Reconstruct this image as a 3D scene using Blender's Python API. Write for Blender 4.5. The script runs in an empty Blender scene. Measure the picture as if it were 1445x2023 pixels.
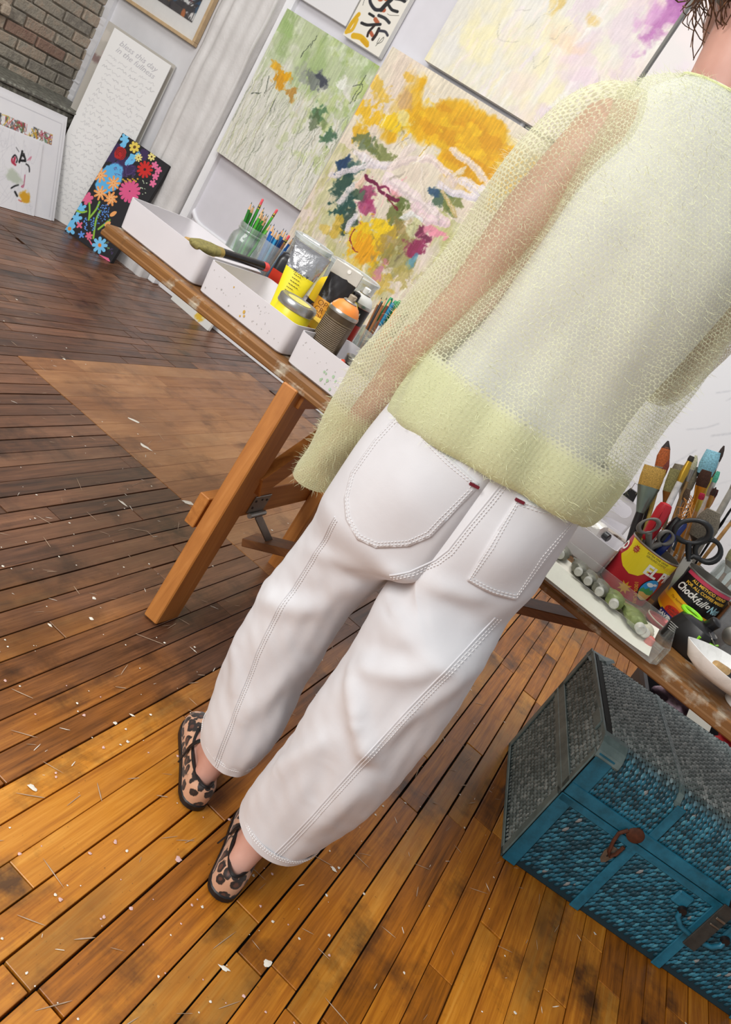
import bpy, bmesh, math, random
import numpy as np
from mathutils import Vector, Matrix
from mathutils.bvhtree import BVHTree

SC = bpy.context.scene
COL = SC.collection
PI = math.pi

# ---------------------------------------------------------------- camera
cam_d = bpy.data.cameras.new('camera')
cam = bpy.data.objects.new('camera', cam_d)
COL.objects.link(cam)
cam_d.sensor_fit = 'HORIZONTAL'
cam_d.sensor_width = 36.0
cam_d.lens = 36.0 * 1546.0 / 1445.0
cam_d.clip_start = 0.02
roll, pitch, yaw = math.radians(34.2), math.radians(19.3), math.radians(-14.5)
fwd = Vector((math.sin(yaw) * math.cos(pitch), math.cos(yaw) * math.cos(pitch), -math.sin(pitch)))
rgt = Vector((math.cos(yaw), -math.sin(yaw), 0))
up = rgt.cross(fwd)
Rv = rgt * math.cos(roll) + up * math.sin(roll)
Uv = up * math.cos(roll) - rgt * math.sin(roll)
M = Matrix((Rv, Uv, -fwd)).transposed().to_4x4()
M.translation = Vector((0, 0, 1.12))
cam.matrix_world = M
SC.camera = cam

# ---------------------------------------------------------------- world, light, exposure
SC.view_settings.view_transform = 'Standard'
SC.view_settings.look = 'None'
SC.view_settings.gamma = 1.0
SC.view_settings.use_curve_mapping = False
SC.view_settings.exposure = 0.0
wd = bpy.data.worlds.new('studio_daylight')
SC.world = wd
wd.use_nodes = True
bg = wd.node_tree.nodes['Background']
bg.inputs[0].default_value = (0.93, 0.96, 1.0, 1)
bg.inputs[1].default_value = 0.42

def area_light(name, loc, target, sx, sy, power, col):
    d = bpy.data.lights.new(name, 'AREA')
    d.shape = 'RECTANGLE'
    d.size, d.size_y, d.energy, d.color = sx, sy, power, col
    o = bpy.data.objects.new(name, d)
    COL.objects.link(o)
    o.location = loc
    o.rotation_euler = (Vector(target) - Vector(loc)).to_track_quat('-Z', 'Y').to_euler()
    return o

area_light('window_light', (-1.7, -2.0, 2.5), (-0.4, 2.0, 0.7), 2.2, 1.6, 146, (1.0, 0.98, 0.95))
area_light('ceiling_lamp', (-1.2, 1.5, 3.4), (-1.2, 1.8, 0), 2.6, 1.4, 66, (1.0, 0.98, 0.95))

# ---------------------------------------------------------------- helpers
def lin(c):
    if isinstance(c, str):
        c = tuple(int(c[i:i + 2], 16) for i in (0, 2, 4))
    return tuple(((v / 255 / 12.92) if v / 255 <= 0.04045 else ((v / 255 + 0.055) / 1.055) ** 2.4) for v in c)

def lin4(c):
    return lin(c) + (1.0,)

class NT:
    """small wrapper that makes node trees short to write"""
    def __init__(self, name):
        self.m = bpy.data.materials.new(name)
        self.m.use_nodes = True
        self.t = self.m.node_tree
        self.b = self.t.nodes['Principled BSDF']
        self.out = self.t.nodes['Material Output']
    def n(self, typ, ins=None, **kw):
        nd = self.t.nodes.new(typ)
        for k, v in kw.items():
            setattr(nd, k, v)
        if ins:
            for k, v in ins.items():
                self.put(nd.inputs[k], v)
        return nd
    def put(self, sock, v):
        if isinstance(v, bpy.types.NodeSocket):
            self.t.links.new(v, sock)
        elif isinstance(v, bpy.types.Node):
            self.t.links.new(v.outputs[0], sock)
        else:
            if sock.type == 'RGBA' and len(v) == 3:
                v = tuple(v) + (1.0,)
            sock.default_value = v
    def set(self, **kw):
        for k, v in kw.items():
            self.put(self.b.inputs[k.replace('_', ' ')], v)
        return self
    def math(self, op, a, b=0.0, c=0.0, clamp=False):
        nd = self.t.nodes.new('ShaderNodeMath')
        nd.operation = op
        nd.use_clamp = clamp
        self.put(nd.inputs[0], a)
        self.put(nd.inputs[1], b)
        self.put(nd.inputs[2], c)
        return nd.outputs[0]
    def ramp(self, fac, stops):
        nd = self.t.nodes.new('ShaderNodeValToRGB')
        el = nd.color_ramp.elements
        while len(el) < len(stops):
            el.new(0.5)
        for e, (p, c) in zip(el, stops):
            e.position = p
            e.color = lin4(c) if (isinstance(c, str) or max(c) > 1.0) else (tuple(c) + (1.0,))[:4]
        self.put(nd.inputs[0], fac)
        return nd.outputs[0]
    def mix(self, fac, a, b, mode='MIX'):
        nd = self.t.nodes.new('ShaderNodeMix')
        nd.data_type = 'RGBA'
        nd.blend_type = mode
        self.put(nd.inputs[0], fac)
        self.put(nd.inputs[6], a)
        self.put(nd.inputs[7], b)
        return nd.outputs[2]
    def noise(self, vec, scale, detail=3.0, rough=0.55, out=0, dist=0.0):
        nd = self.n('ShaderNodeTexNoise', {'Scale': scale, 'Detail': detail, 'Roughness': rough, 'Distortion': dist})
        if vec is not None:
            self.put(nd.inputs['Vector'], vec)
        return nd.outputs[out]
    def co(self, which='Object'):
        return self.n('ShaderNodeTexCoord').outputs[which]
    def scale(self, vec, s):
        nd = self.n('ShaderNodeMapping')
        self.put(nd.inputs['Vector'], vec)
        nd.inputs['Scale'].default_value = s
        return nd.outputs[0]
    def bump(self, h, strength=0.3, dist=0.002):
        nd = self.n('ShaderNodeBump', {'Strength': strength, 'Distance': dist, 'Height': h})
        self.put(self.b.inputs['Normal'], nd.outputs[0])
        return nd
    def rnd(self):
        return self.n('ShaderNodeObjectInfo').outputs['Random']

_MATS = {}
def pm(name, col, rough=0.5, metal=0.0, var=0.12, scale=14.0, bump=0.0, bscale=60.0, **kw):
    """plain procedural paint / plastic / metal with a little uneven colour"""
    if name in _MATS:
        return _MATS[name]
    t = NT(name)
    c = lin(col)
    v = t.co()
    f = t.noise(v, scale, 4.0)
    dark = tuple(max(0, x * (1 - var)) for x in c)
    lite = tuple(min(1, x * (1 + var)) for x in c)
    t.set(Base_Color=t.ramp(f, [(0.3, dark + (1,)), (0.7, lite + (1,))]), Roughness=rough, Metallic=metal)
    if bump:
        t.bump(t.noise(v, bscale, 4.0), bump)
    for k, x in kw.items():
        t.put(t.b.inputs[k.replace('_', ' ')], x)
    _MATS[name] = t.m
    return t.m

def glass(name, col=(0.93, 0.96, 0.95), rough=0.03, alpha=0.22):
    """thin clear glass or plastic: a coated, mostly see-through shell"""
    if name in _MATS:
        return _MATS[name]
    t = NT(name)
    fr = t.n('ShaderNodeFresnel', {'IOR': 1.35})
    n = t.noise(t.co(), 30.0, 2.0)
    tr = t.n('ShaderNodeBsdfTransparent', {'Color': tuple(col)})
    gl = t.n('ShaderNodeBsdfGlossy', {'Color': (1, 1, 1), 'Roughness': rough})
    t.set(Base_Color=tuple(col), Roughness=0.2)
    m1 = t.n('ShaderNodeMixShader', {0: t.math('MULTIPLY_ADD', n, alpha * 0.6, alpha * 0.2), 1: tr, 2: t.b.outputs[0]})
    m2 = t.n('ShaderNodeMixShader', {0: t.math('MULTIPLY', fr, .65), 1: m1, 2: gl})
    t.put(t.out.inputs[0], m2.outputs[0])
    _MATS[name] = t.m
    return t.m

def fast_mesh(name, V, F):
    """mesh from an (n,3) array and an (m,4) or (m,3) index array"""
    V = np.asarray(V, np.float32)
    F = np.asarray(F, np.int32)
    me = bpy.data.meshes.new(name)
    me.vertices.add(len(V))
    me.vertices.foreach_set('co', V.ravel())
    k = F.shape[1]
    me.loops.add(F.size)
    me.loops.foreach_set('vertex_index', F.ravel())
    me.polygons.add(len(F))
    me.polygons.foreach_set('loop_start', np.arange(0, F.size, k, dtype=np.int32))
    me.update(calc_edges=True)
    return me

def add_obj(name, me, mat=None, parent=None, smooth=False):
    o = bpy.data.objects.new(name, me)
    COL.objects.link(o)
    if mat is not None:
        if isinstance(mat, (list, tuple)):
            for m in mat:
                me.materials.append(m)
        else:
            me.materials.append(mat)
    if smooth:
        me.polygons.foreach_set('use_smooth', np.ones(len(me.polygons), bool))
    if parent is not None:
        o.parent = parent
    return o

def tag(o, label, cat, group=None, kind=None):
    o['label'] = label
    o['category'] = cat
    if group:
        o['group'] = group
    if kind:
        o['kind'] = kind
    return o

def thing(name, label, cat, loc=(0, 0, 0), rz=0.0, group=None):
    o = bpy.data.objects.new(name, None)
    o.empty_display_size = 0.05
    COL.objects.link(o)
    o.location = loc
    o.rotation_euler = (0, 0, rz)
    return tag(o, label, cat, group)

def frame_of(axis):
    a = Vector(axis).normalized()
    h = Vector((0, 0, 1)) if abs(a.z) < 0.9 else Vector((1, 0, 0))
    u = a.cross(h).normalized()
    return u, a.cross(u).normalized(), a

class MB:
    """collects verts and faces, then links them as one mesh object"""
    def __init__(self):
        self.v, self.f = [], []
    def add(self, vs, fs):
        n = len(self.v)
        self.v += [tuple(p) for p in vs]
        self.f += [tuple(i + n for i in q) for q in fs]
        return self
    def box(self, c, s, rot=None, bev=0.0):
        """bevelled box: centre, full size, optional rotation matrix"""
        hx, hy, hz = s[0] / 2, s[1] / 2, s[2] / 2
        b = min(bev, hx * 0.9, hy * 0.9, hz * 0.9)
        if b <= 0:
            vs = [Vector((x, y, z)) for x in (-hx, hx) for y in (-hy, hy) for z in (-hz, hz)]
            fs = [(0, 1, 3, 2), (4, 6, 7, 5), (0, 4, 5, 1), (2, 3, 7, 6), (0, 2, 6, 4), (1, 5, 7, 3)]
        else:
            vs, fs = [], []
            idx = {}
            for sx in (-1, 1):
                for sy in (-1, 1):
                    for sz in (-1, 1):
                        for ax in range(3):
                            p = [sx * (hx - b), sy * (hy - b), sz * (hz - b)]
                            p[ax] = (sx * hx, sy * hy, sz * hz)[ax]
                            idx[(sx, sy, sz, ax)] = len(vs)
                            vs.append(Vector(p))
            g = lambda *k: idx[k]
            for s1 in (-1, 1):
                q = [g(s1, -1, -1, 0), g(s1, 1, -1, 0), g(s1, 1, 1, 0), g(s1, -1, 1, 0)]
                fs.append(q if s1 > 0 else q[::-1])
                q = [g(-1, s1, -1, 1), g(-1, s1, 1, 1), g(1, s1, 1, 1), g(1, s1, -1, 1)]
                fs.append(q if s1 > 0 else q[::-1])
                q = [g(-1, -1, s1, 2), g(1, -1, s1, 2), g(1, 1, s1, 2), g(-1, 1, s1, 2)]
                fs.append(q if s1 > 0 else q[::-1])
            for a in (-1, 1):
                for c2 in (-1, 1):
                    q = [g(a, c2, -1, 0), g(a, c2, 1, 0), g(a, c2, 1, 1), g(a, c2, -1, 1)]
                    fs.append(q if a * c2 < 0 else q[::-1])
                    q = [g(a, -1, c2, 0), g(a, 1, c2, 0), g(a, 1, c2, 2), g(a, -1, c2, 2)]
                    fs.append(q if a * c2 > 0 else q[::-1])
                    q = [g(-1, a, c2, 1), g(1, a, c2, 1), g(1, a, c2, 2), g(-1, a, c2, 2)]
                    fs.append(q if a * c2 < 0 else q[::-1])
                    for e in (-1, 1):
                        q = [g(a, c2, e, 0), g(a, c2, e, 1), g(a, c2, e, 2)]
                        fs.append(q if a * c2 * e > 0 else q[::-1])
        if rot is not None:
            vs = [rot @ p for p in vs]
        return self.add([p + Vector(c) for p in vs], fs)
    def bar(self, a, b, w, h, side=(0, 0, 1), bev=0.0):
        """box running from a to b; h along side, w across"""
        a, b = Vector(a), Vector(b)
        x = (b - a).normalized()
        z = Vector(side) - x * x.dot(Vector(side))
        z.normalize()
        y = z.cross(x)
        rot = Matrix((x, y, z)).transposed()
        return self.box((a + b) / 2, ((b - a).length, w, h), rot, bev)
    def lathe(self, prof, c=(0, 0, 0), axis=(0, 0, 1), n=24, cap=(True, True)):
        """prof: list of (radius, height)"""
        u, w, a = frame_of(axis)
        c = Vector(c)
        vs, fs = [], []
        for r, h in prof:
            for k in range(n):
                t = 2 * PI * k / n
                vs.append(c + a * h + (u * math.cos(t) + w * math.sin(t)) * r)
        for j in range(len(prof) - 1):
            for k in range(n):
                k2 = (k + 1) % n
                fs.append((j * n + k, (j + 1) * n + k, (j + 1) * n + k2, j * n + k2))
        if cap[0]:
            fs.append(tuple(range(n)))
        if cap[1]:
            fs.append(tuple(range((len(prof) - 1) * n, len(prof) * n))[::-1])
        return self.add(vs, fs)
    def tube(self, pts, r, n=8, cap=True, closed=False):
        pts = [Vector(p) for p in pts]
        R = r if isinstance(r, (list, tuple)) else [r] * len(pts)
        vs, fs = [], []
        ref = None
        m = len(pts)
        for i, p in enumerate(pts):
            if closed:
                d = (pts[(i + 1) % m] - pts[i - 1]).normalized()
            else:
                d = (pts[min(i + 1, m - 1)] - pts[max(i - 1, 0)]).normalized()
            if ref is None:
                u = frame_of(d)[0]
            else:
                u = ref - d * ref.dot(d)
                u = u.normalized() if u.length > 1e-6 else frame_of(d)[0]
            ref = u
            w = d.cross(u)
            for k in range(n):
                t = 2 * PI * k / n
                vs.append(p + (u * math.cos(t) + w * math.sin(t)) * R[i])
        for i in range(m if closed else m - 1):
            j = (i + 1) % m
            for k in range(n):
                k2 = (k + 1) % n
                fs.append((i * n + k, i * n + k2, j * n + k2, j * n + k))
        if cap and not closed:
            fs.append(tuple(range(n))[::-1])
            fs.append(tuple(range((m - 1) * n, m * n)))
        return self.add(vs, fs)
    def prism(self, poly, z0, z1, origin=(0, 0, 0), X=(1, 0, 0), Y=(0, 1, 0), Z=(0, 0, 1)):
        """flat polygon (x, y) pushed from z0 to z1 in the frame X, Y, Z"""
        o, X, Y, Z = Vector(origin), Vector(X), Vector(Y), Vector(Z)
        n = len(poly)
        vs = [o + X * x + Y * y + Z * z0 for x, y in poly] + [o + X * x + Y * y + Z * z1 for x, y in poly]
        fs = [tuple(range(n))[::-1], tuple(range(n, 2 * n))]
        fs += [(k, (k + 1) % n, n + (k + 1) % n, n + k) for k in range(n)]
        return self.add(vs, fs)
    def loft(self, rings, cap=(True, True)):
        n = len(rings[0])
        vs, fs = [], []
        for r in rings:
            vs += list(r)
        for j in range(len(rings) - 1):
            for k in range(n):
                k2 = (k + 1) % n
                fs.append((j * n + k, j * n + k2, (j + 1) * n + k2, (j + 1) * n + k))
        if cap[0]:
            fs.append(tuple(range(n))[::-1])
        if cap[1]:
            fs.append(tuple(range((len(rings) - 1) * n, len(rings) * n)))
        return self.add(vs, fs)
    def mesh(self, name):
        me = bpy.data.meshes.new(name)
        me.from_pydata([tuple(p) for p in self.v], [], self.f)
        me.update()
        return me
    def build(self, name, mat, parent=None, smooth=False, fix=True):
        me = self.mesh(name)
        if fix:
            bm = bmesh.new()
            bm.from_mesh(me)
            bmesh.ops.recalc_face_normals(bm, faces=bm.faces)
            bm.to_mesh(me)
            bm.free()
        o = add_obj(name, me, mat, parent)
        if smooth:
            me.polygons.foreach_set('use_smooth', np.ones(len(me.polygons), bool))
            try:
                me.set_sharp_from_angle(angle=math.radians(40))
            except Exception:
                pass
        return o

def text_mesh(s, size, shear=0.0, bold=0.0, sx=1.0):
    """flat triangles of a line of text with the built-in font, centred; returns verts, faces"""
    cu = bpy.data.curves.new('txt', 'FONT')
    cu.body = s
    cu.size = size
    cu.shear = shear
    cu.offset = bold
    cu.align_x, cu.align_y = 'CENTER', 'CENTER'
    cu.resolution_u = 3
    ob = bpy.data.objects.new('txt', cu)
    COL.objects.link(ob)
    dg = bpy.context.evaluated_depsgraph_get()
    me = bpy.data.meshes.new_from_object(ob.evaluated_get(dg))
    vs = [(v.co.x * sx, v.co.y) for v in me.vertices]
    fs = [tuple(p.vertices) for p in me.polygons]
    bpy.data.objects.remove(ob)
    bpy.data.curves.remove(cu)
    bpy.data.meshes.remove(me)
    return vs, fs

def flat_text(mb, s, size, o, X, Y, off=0.0006, **kw):
    vs, fs = text_mesh(s, size, **kw)
    o, X, Y = Vector(o), Vector(X).normalized(), Vector(Y).normalized()
    N = X.cross(Y)
    mb.add([o + X * x + Y * y + N * off for x, y in vs], fs)

def can_text(mb, s, size, r, ang, h, off=0.0006, tilt=0.0, **kw):
    """text wrapped on an upright cylinder about the origin, centred at angle ang, height h"""
    vs, fs = text_mesh(s, size, **kw)
    out = []
    for x, y in vs:
        x, y = x * math.cos(tilt) - y * math.sin(tilt), x * math.sin(tilt) + y * math.cos(tilt)
        t = ang + x / r
        out.append(((r + off) * math.cos(t), (r + off) * math.sin(t), h + y))
    mb.add(out, fs)

def can_patch(mb, poly, r, ang, h, off=0.0004):
    """polygon (arc length, height) laid on a cylinder, cut into strips so that it bends"""
    bm = bmesh.new()
    f = bm.faces.new([bm.verts.new((x, y, 0)) for x, y in poly])
    xs = [p[0] for p in poly]
    x = min(xs)
    while x < max(xs):
        bmesh.ops.bisect_plane(bm, geom=bm.verts[:] + bm.edges[:] + bm.faces[:], plane_co=(x, 0, 0), plane_no=(1, 0, 0))
        x += r * 0.12
    bmesh.ops.triangulate(bm, faces=bm.faces[:])
    bm.verts.index_update()
    vs = [((r + off) * math.cos(ang + v.co.x / r), (r + off) * math.sin(ang + v.co.x / r), h + v.co.y) for v in bm.verts]
    fs = [tuple(v.index for v in f.verts) for f in bm.faces]
    bm.free()
    mb.add(vs, fs)

def copy_tree(o, parent=None):
    c = o.copy()
    COL.objects.link(c)
    c.parent = parent
    for ch in list(o.children):
        copy_tree(ch, c)
    return c
# ================================================================ SETTING
def struct(o):
    o['kind'] = 'structure'
    return o

rng = random.Random(7)
nrs = np.random.RandomState(11)

# ---- floor materials
def wood_floor(name, tones, dark, rough, grain=1.0, gold=None):
    t = NT(name)
    v = t.n('ShaderNodeNewGeometry').outputs['Position']
    r = t.rnd()
    off = t.n('ShaderNodeCombineXYZ', {0: t.math('MULTIPLY', r, 37.0), 1: t.math('MULTIPLY', r, 91.0), 2: 0.0})
    vo = t.n('ShaderNodeVectorMath', {0: v, 1: off.outputs[0]}, operation='ADD').outputs[0]
    g1 = t.noise(t.scale(vo, (55 * grain, 3.2, 1)), 1.0, 5.0, 0.6, dist=0.6)
    g2 = t.noise(t.scale(vo, (260, 9, 1)), 1.0, 3.0)
    g3 = t.noise(t.scale(vo, (9, 2.5, 1)), 1.0, 4.0)
    f = t.math('ADD', t.math('MULTIPLY', g1, 0.55), t.math('ADD', t.math('MULTIPLY', r, 0.30), t.math('MULTIPLY', g2, 0.32)))
    col = t.ramp(f, [(0.32, tones[0]), (0.52, tones[1]), (0.68, tones[2]), (0.85, tones[3])])
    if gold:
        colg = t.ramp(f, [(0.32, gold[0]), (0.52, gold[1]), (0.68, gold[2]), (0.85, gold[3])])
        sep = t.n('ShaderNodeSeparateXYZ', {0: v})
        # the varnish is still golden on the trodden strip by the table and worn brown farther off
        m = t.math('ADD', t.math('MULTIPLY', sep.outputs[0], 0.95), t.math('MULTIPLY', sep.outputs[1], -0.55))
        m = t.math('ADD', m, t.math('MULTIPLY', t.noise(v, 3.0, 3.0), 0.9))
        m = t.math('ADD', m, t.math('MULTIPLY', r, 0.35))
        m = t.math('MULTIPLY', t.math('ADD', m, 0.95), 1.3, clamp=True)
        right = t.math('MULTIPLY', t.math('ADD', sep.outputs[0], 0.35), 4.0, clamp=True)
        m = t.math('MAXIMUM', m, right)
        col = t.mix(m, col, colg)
    st = t.noise(v, 4.5, 6.0, 0.65)
    worn = t.math('MULTIPLY', t.math('SUBTRACT', t.math('MULTIPLY', st, t.math('ADD', g3, 0.5)), 0.52), 5.0, clamp=True)
    col = t.mix(t.math('MULTIPLY', worn, 0.85), col, lin4(dark))
    br = t.noise(t.scale(v, (1.7, .9, 1)), 1.6, 5.0, .6)
    w2 = t.math('MULTIPLY', t.math('SUBTRACT', t.math('ADD', br, t.math('MULTIPLY', r, .34)), .70), 4.5, clamp=True)
    w2 = t.math('MULTIPLY', w2, t.math('MULTIPLY_ADD', g1, 1.2, .15, clamp=True))
    col = t.mix(t.math('MULTIPLY', w2, .85), col, lin4(dark))
    fl = t.noise(v, 160.0, 2.0)
    col = t.mix(t.math('MULTIPLY', t.math('SUBTRACT', fl, 0.68), 6.0, clamp=True), col, lin4(dark))
    rr = t.math('MULTIPLY_ADD', t.noise(v, 7.0, 5.0, 0.6), 0.36, rough - 0.13)
    t.set(Base_Color=col, Roughness=rr, Specular_IOR_Level=0.5)
    t.bump(t.math('ADD', t.math('MULTIPLY', g1, 0.6), t.math('MULTIPLY', g2, 0.5)), 0.22, 0.0015)
    return t.m

m_board = wood_floor('worn_varnished_maple_boards', ['38241a', '65432f', '83593f', '9c7253'], '271911', 0.30, 1.0,
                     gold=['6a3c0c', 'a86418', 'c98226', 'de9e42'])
m_patch = wood_floor('tan_laminate_boards', ['74492a', '966640', 'a8784e', 'b68a60'], '5c3a22', 0.36, 0.7)
m_gap = pm('dark_floor_gap', '1d1510', 0.9, var=0.4)

mb = MB()
mb.box((-1.3, 1.7, -0.045), (7.6, 6.4, 0.05))
floor = struct(mb.build('floor', m_gap))

# ---- boards: x = across, y = along the run
W = 0.0585
boards = []          # (x0, x1, y0, y1, kind)
def run(x0, x1, ya, yb, kind, lmin, lmax):
    y = ya - rng.uniform(0, lmax * 0.7)
    while y < yb:
        l = rng.uniform(lmin, lmax)
        a, b = max(y, ya), min(y + l, yb)
        if b - a > 0.02:
            boards.append((x0, x1, a, b, kind))
        y += l
x = -4.0
while x < 2.3:
    xc = x + W / 2
    if xc < -1.87:
        run(x, x + W, -1.2, 3.0, 0, 0.9, 1.9)
        run(x, x + W, 3.0, 3.9, 0, 0.5, 1.2)
    elif xc < -0.48:
        run(x, x + W, -1.2, 2.09, 0, 0.7, 1.7)
    elif xc < 0.25:
        run(x, x + W, -1.2, 3.9, 0, 0.45, 1.3)
    else:
        run(x, x + W, -1.2, 3.9, 0, 0.5, 1.4)
    x += W
x = -1.894
PW = 0.0815
while x < -0.51:
    run(x, min(x + PW, -0.49), 2.092, 3.62, 1, 0.5, 1.3)
    run(x, min(x + PW, -0.49), 3.622, 3.9, 0, 0.3, 0.6)
    x += PW

def board_geo(b):
    x0, x1, y0, y1, k = b
    g = rng.choice([0.0008, 0.0011, 0.0014, 0.002, 0.0027]) if k == 0 else 0.0003
    if k == 0 and rng.random() < 0.05:
        g = 0.003
    z = rng.uniform(-0.0012, 0.0) if k == 0 else 0.0
    m = MB()
    m.box(((x0 + x1) / 2, (y0 + y1) / 2, z - 0.009), (x1 - x0 - 2 * g, y1 - y0 - 2 * g, 0.018), bev=0.0008)
    return m
cw = cam.matrix_world.inverted()
def shows(b):
    best = 0.0
    for fx in (0.1, 0.5, 0.9):
        for fy in (0.05, 0.3, 0.5, 0.7, 0.95):
            p = cw @ Vector((b[0] + (b[1] - b[0]) * fx, b[2] + (b[3] - b[2]) * fy, 0))
            if p.z < -0.1:
                u, w = p.x / -p.z, p.y / -p.z
                if abs(u) < 0.47 and abs(w) < 0.66:
                    best += (b[1] - b[0]) * (b[3] - b[2]) / p.z ** 2
    return best
boards.sort(key=shows, reverse=True)
for b in boards[:290]:
    o = board_geo(b).build('floorboard', m_patch if b[4] else m_board, floor, fix=False)
rest = {0: MB(), 1: MB()}
for b in boards[290:]:
    g = board_geo(b)
    rest[b[4]].add(g.v, g.f)
for k, g in rest.items():
    if g.v:
        o = g.build('floorboards_beyond', m_patch if k else m_board, floor, fix=False)
        o['kind'] = 'stuff'

# ---- dried paint on the boards
def splat(m, x, y, r, z=0.0006, n=9, st=1.0, ang=0.0):
    pts = []
    for k in range(n):
        t = 2 * PI * k / n
        q = r * rng.uniform(0.65, 1.25)
        px, py = q * math.cos(t) * st, q * math.sin(t)
        pts.append((x + px * math.cos(ang) - py * math.sin(ang), y + px * math.sin(ang) + py * math.cos(ang), z))
    m.add(pts + [(x, y, z + 0.0006)], [(k, (k + 1) % n, n) for k in range(n)])
for nm, c, cnt, rmin, rmax in (('white_paint_drips', 'e9e3d6', 330, 0.0015, 0.006), ('pink_paint_drips', 'd9b3ad', 60, 0.002, 0.0065)):
    m = MB()
    for _ in range(cnt):
        d = rng.random()
        x, y = rng.uniform(-2.6, 0.9), rng.uniform(0.55, 2.5)
        if d < 0.45:
            x, y = rng.uniform(-1.6, 0.1), rng.uniform(0.7, 1.7)
        if nm[0] == 'p':
            x, y = rng.uniform(-0.75, 0.15), rng.uniform(0.72, 1.25)
        splat(m, x, y, rng.uniform(rmin, rmax) * (.55 if rng.random() < 0.9 else 1.0))
    if nm[0] == 'w':
        for _ in range(120):     # scraped streaks
            x, y = rng.uniform(-2.2, 0.6), rng.uniform(0.7, 2.3)
            splat(m, x, y, rng.uniform(0.0004, 0.001), st=rng.uniform(6, 16), ang=rng.uniform(0, PI))
        for x, y, r, s, a in ((-1.62, 1.52, .012, 4.0, 1.9), (-1.52, 1.50, .010, 5.0, 1.8), (-1.43, 1.60, .008, 2, .3), (-1.1, 1.83, .012, 2.5, .2),
                              (-0.77, 1.26, .007, 1.5, 0), (-0.49, 1.24, .005, 2, .5), (0.03, 1.05, .012, 1.4, 1), (0.16, .93, .013, 1.6, 2), (-.02, .98, .008, 2, .4),
                              (0.02, 1.33, .008, 1.5, 0), (-.46, .95, .01, 1.4, .3), (-1.35, 2.2, .02, 2.0, .4), (-1.5, 2.3, .015, 2.4, .7), (-1.05, 2.1, .02, 1.8, 1.)):
            splat(m, x, y, r * .5, st=s * 1.3, ang=a, n=11)
    o = m.build(nm, pm(nm, c, 0.5), floor, fix=False)
    o['kind'] = 'stuff'

m = MB()
for _ in range(420):
    x, y = rng.uniform(-2.4, .5), rng.uniform(.7, 2.6)
    splat(m, x, y, rng.uniform(.0004, .0011), st=rng.uniform(10, 34), ang=rng.gauss(.9, .7), n=7)
m.build('pale_scuffs', pm('pale_scuffs', 'b39a82', .5), floor, fix=False)['kind'] = 'stuff'

# ---- white back wall
def plaster(name, col, bump=0.25, scale=9.0, rough=0.75):
    t = NT(name)
    v = t.co()
    n1 = t.noise(v, scale, 6.0, 0.6)
    n2 = t.noise(v, 1.6, 3.0)
    c = lin(col)
    t.set(Base_Color=t.ramp(t.math('ADD', t.math('MULTIPLY', n1, 0.5), t.math('MULTIPLY', n2, 0.5)),
                            [(0.3, tuple(x * 0.9 for x in c) + (1,)), (0.7, tuple(min(1, x * 1.03) for x in c) + (1,))]), Roughness=rough)
    t.bump(n1, bump, 0.01)
    return t.m
m_wall = plaster('white_wall_paint', 'e6e5e8', 0.06)
m_rough = plaster('thick_white_pillar_paint', 'dddad8', 0.5, 14.0, 0.5)
m_trim = pm('white_gloss_trim_paint', 'eeeef0', 0.35, var=0.03)

mb = MB()
mb.box((-0.5, 3.93, 1.6), (6.94, 0.1, 3.3))
wall_back = struct(mb.build('wall_back', m_wall))
mb = MB()
mb.box((-0.04, 3.872, 0.055), (5.5, 0.018, 0.11), bev=0.003)
struct(mb.build('baseboard_back', m_trim))

# ---- brick side wall
m_mortar = plaster('grey_lime_mortar', 'aaa294', 0.9, 40.0, 0.95)
def brick_mat():
    t = NT('whitewashed_old_brick')
    v = t.co()
    r = t.rnd()
    n1 = t.noise(v, 22.0, 6.0, 0.65)
    n2 = t.noise(v, 90.0, 3.0)
    f = t.math('ADD', t.math('MULTIPLY', n1, 0.7), t.math('MULTIPLY', r, 0.3))
    c = t.ramp(f, [(0.3, '847d74'), (0.48, 'a39b8d'), (0.6, 'b09d8b'), (0.72, 'bab3a3')])
    red = t.math('MULTIPLY', t.math('SUBTRACT', r, 0.86), 12.0, clamp=True)
    c = t.mix(t.math('MULTIPLY', red, t.math('MULTIPLY', n1, 1.1)), c, lin4('7c4636'))
    c = t.mix(t.math('MULTIPLY', t.math('SUBTRACT', n2, 0.64), 5.0, clamp=True), c, lin4('c9c1b0'))
    t.set(Base_Color=c, Roughness=0.95)
    t.bump(t.math('ADD', n1, t.math('MULTIPLY', n2, 0.4)), 0.9, 0.012)
    return t.m
m_brick = brick_mat()
XL = -3.94
mb = MB()
mb.box((XL - 0.06, 1.9, 1.6), (0.1, 4.1, 3.3))
wall_left = struct(mb.build('wall_left', m_mortar))
z = 0.42
row = 0
while z < 2.1:
    y = 3.0 - (0.105 if row % 2 else 0.0)
    while y < 3.9:
        y0, y1 = max(y, 3.02), min(y + 0.2, 3.885)
        if y1 - y0 > 0.03:
            m = MB()
            d = rng.uniform(0.010, 0.018)
            m.box((XL - 0.012 + d / 2, (y0 + y1) / 2, z + 0.028 + rng.uniform(-.002, .002)), (d + 0.012, y1 - y0 - rng.uniform(0.003, 0.007), 0.057 + rng.uniform(-.003, .002)),
                  Matrix.Rotation(rng.uniform(-.02, .02), 3, 'X'), bev=0.005)
            m.build('brick', m_brick, wall_left, fix=False)
        y += 0.211
    z += 0.0625
    row += 1
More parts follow.
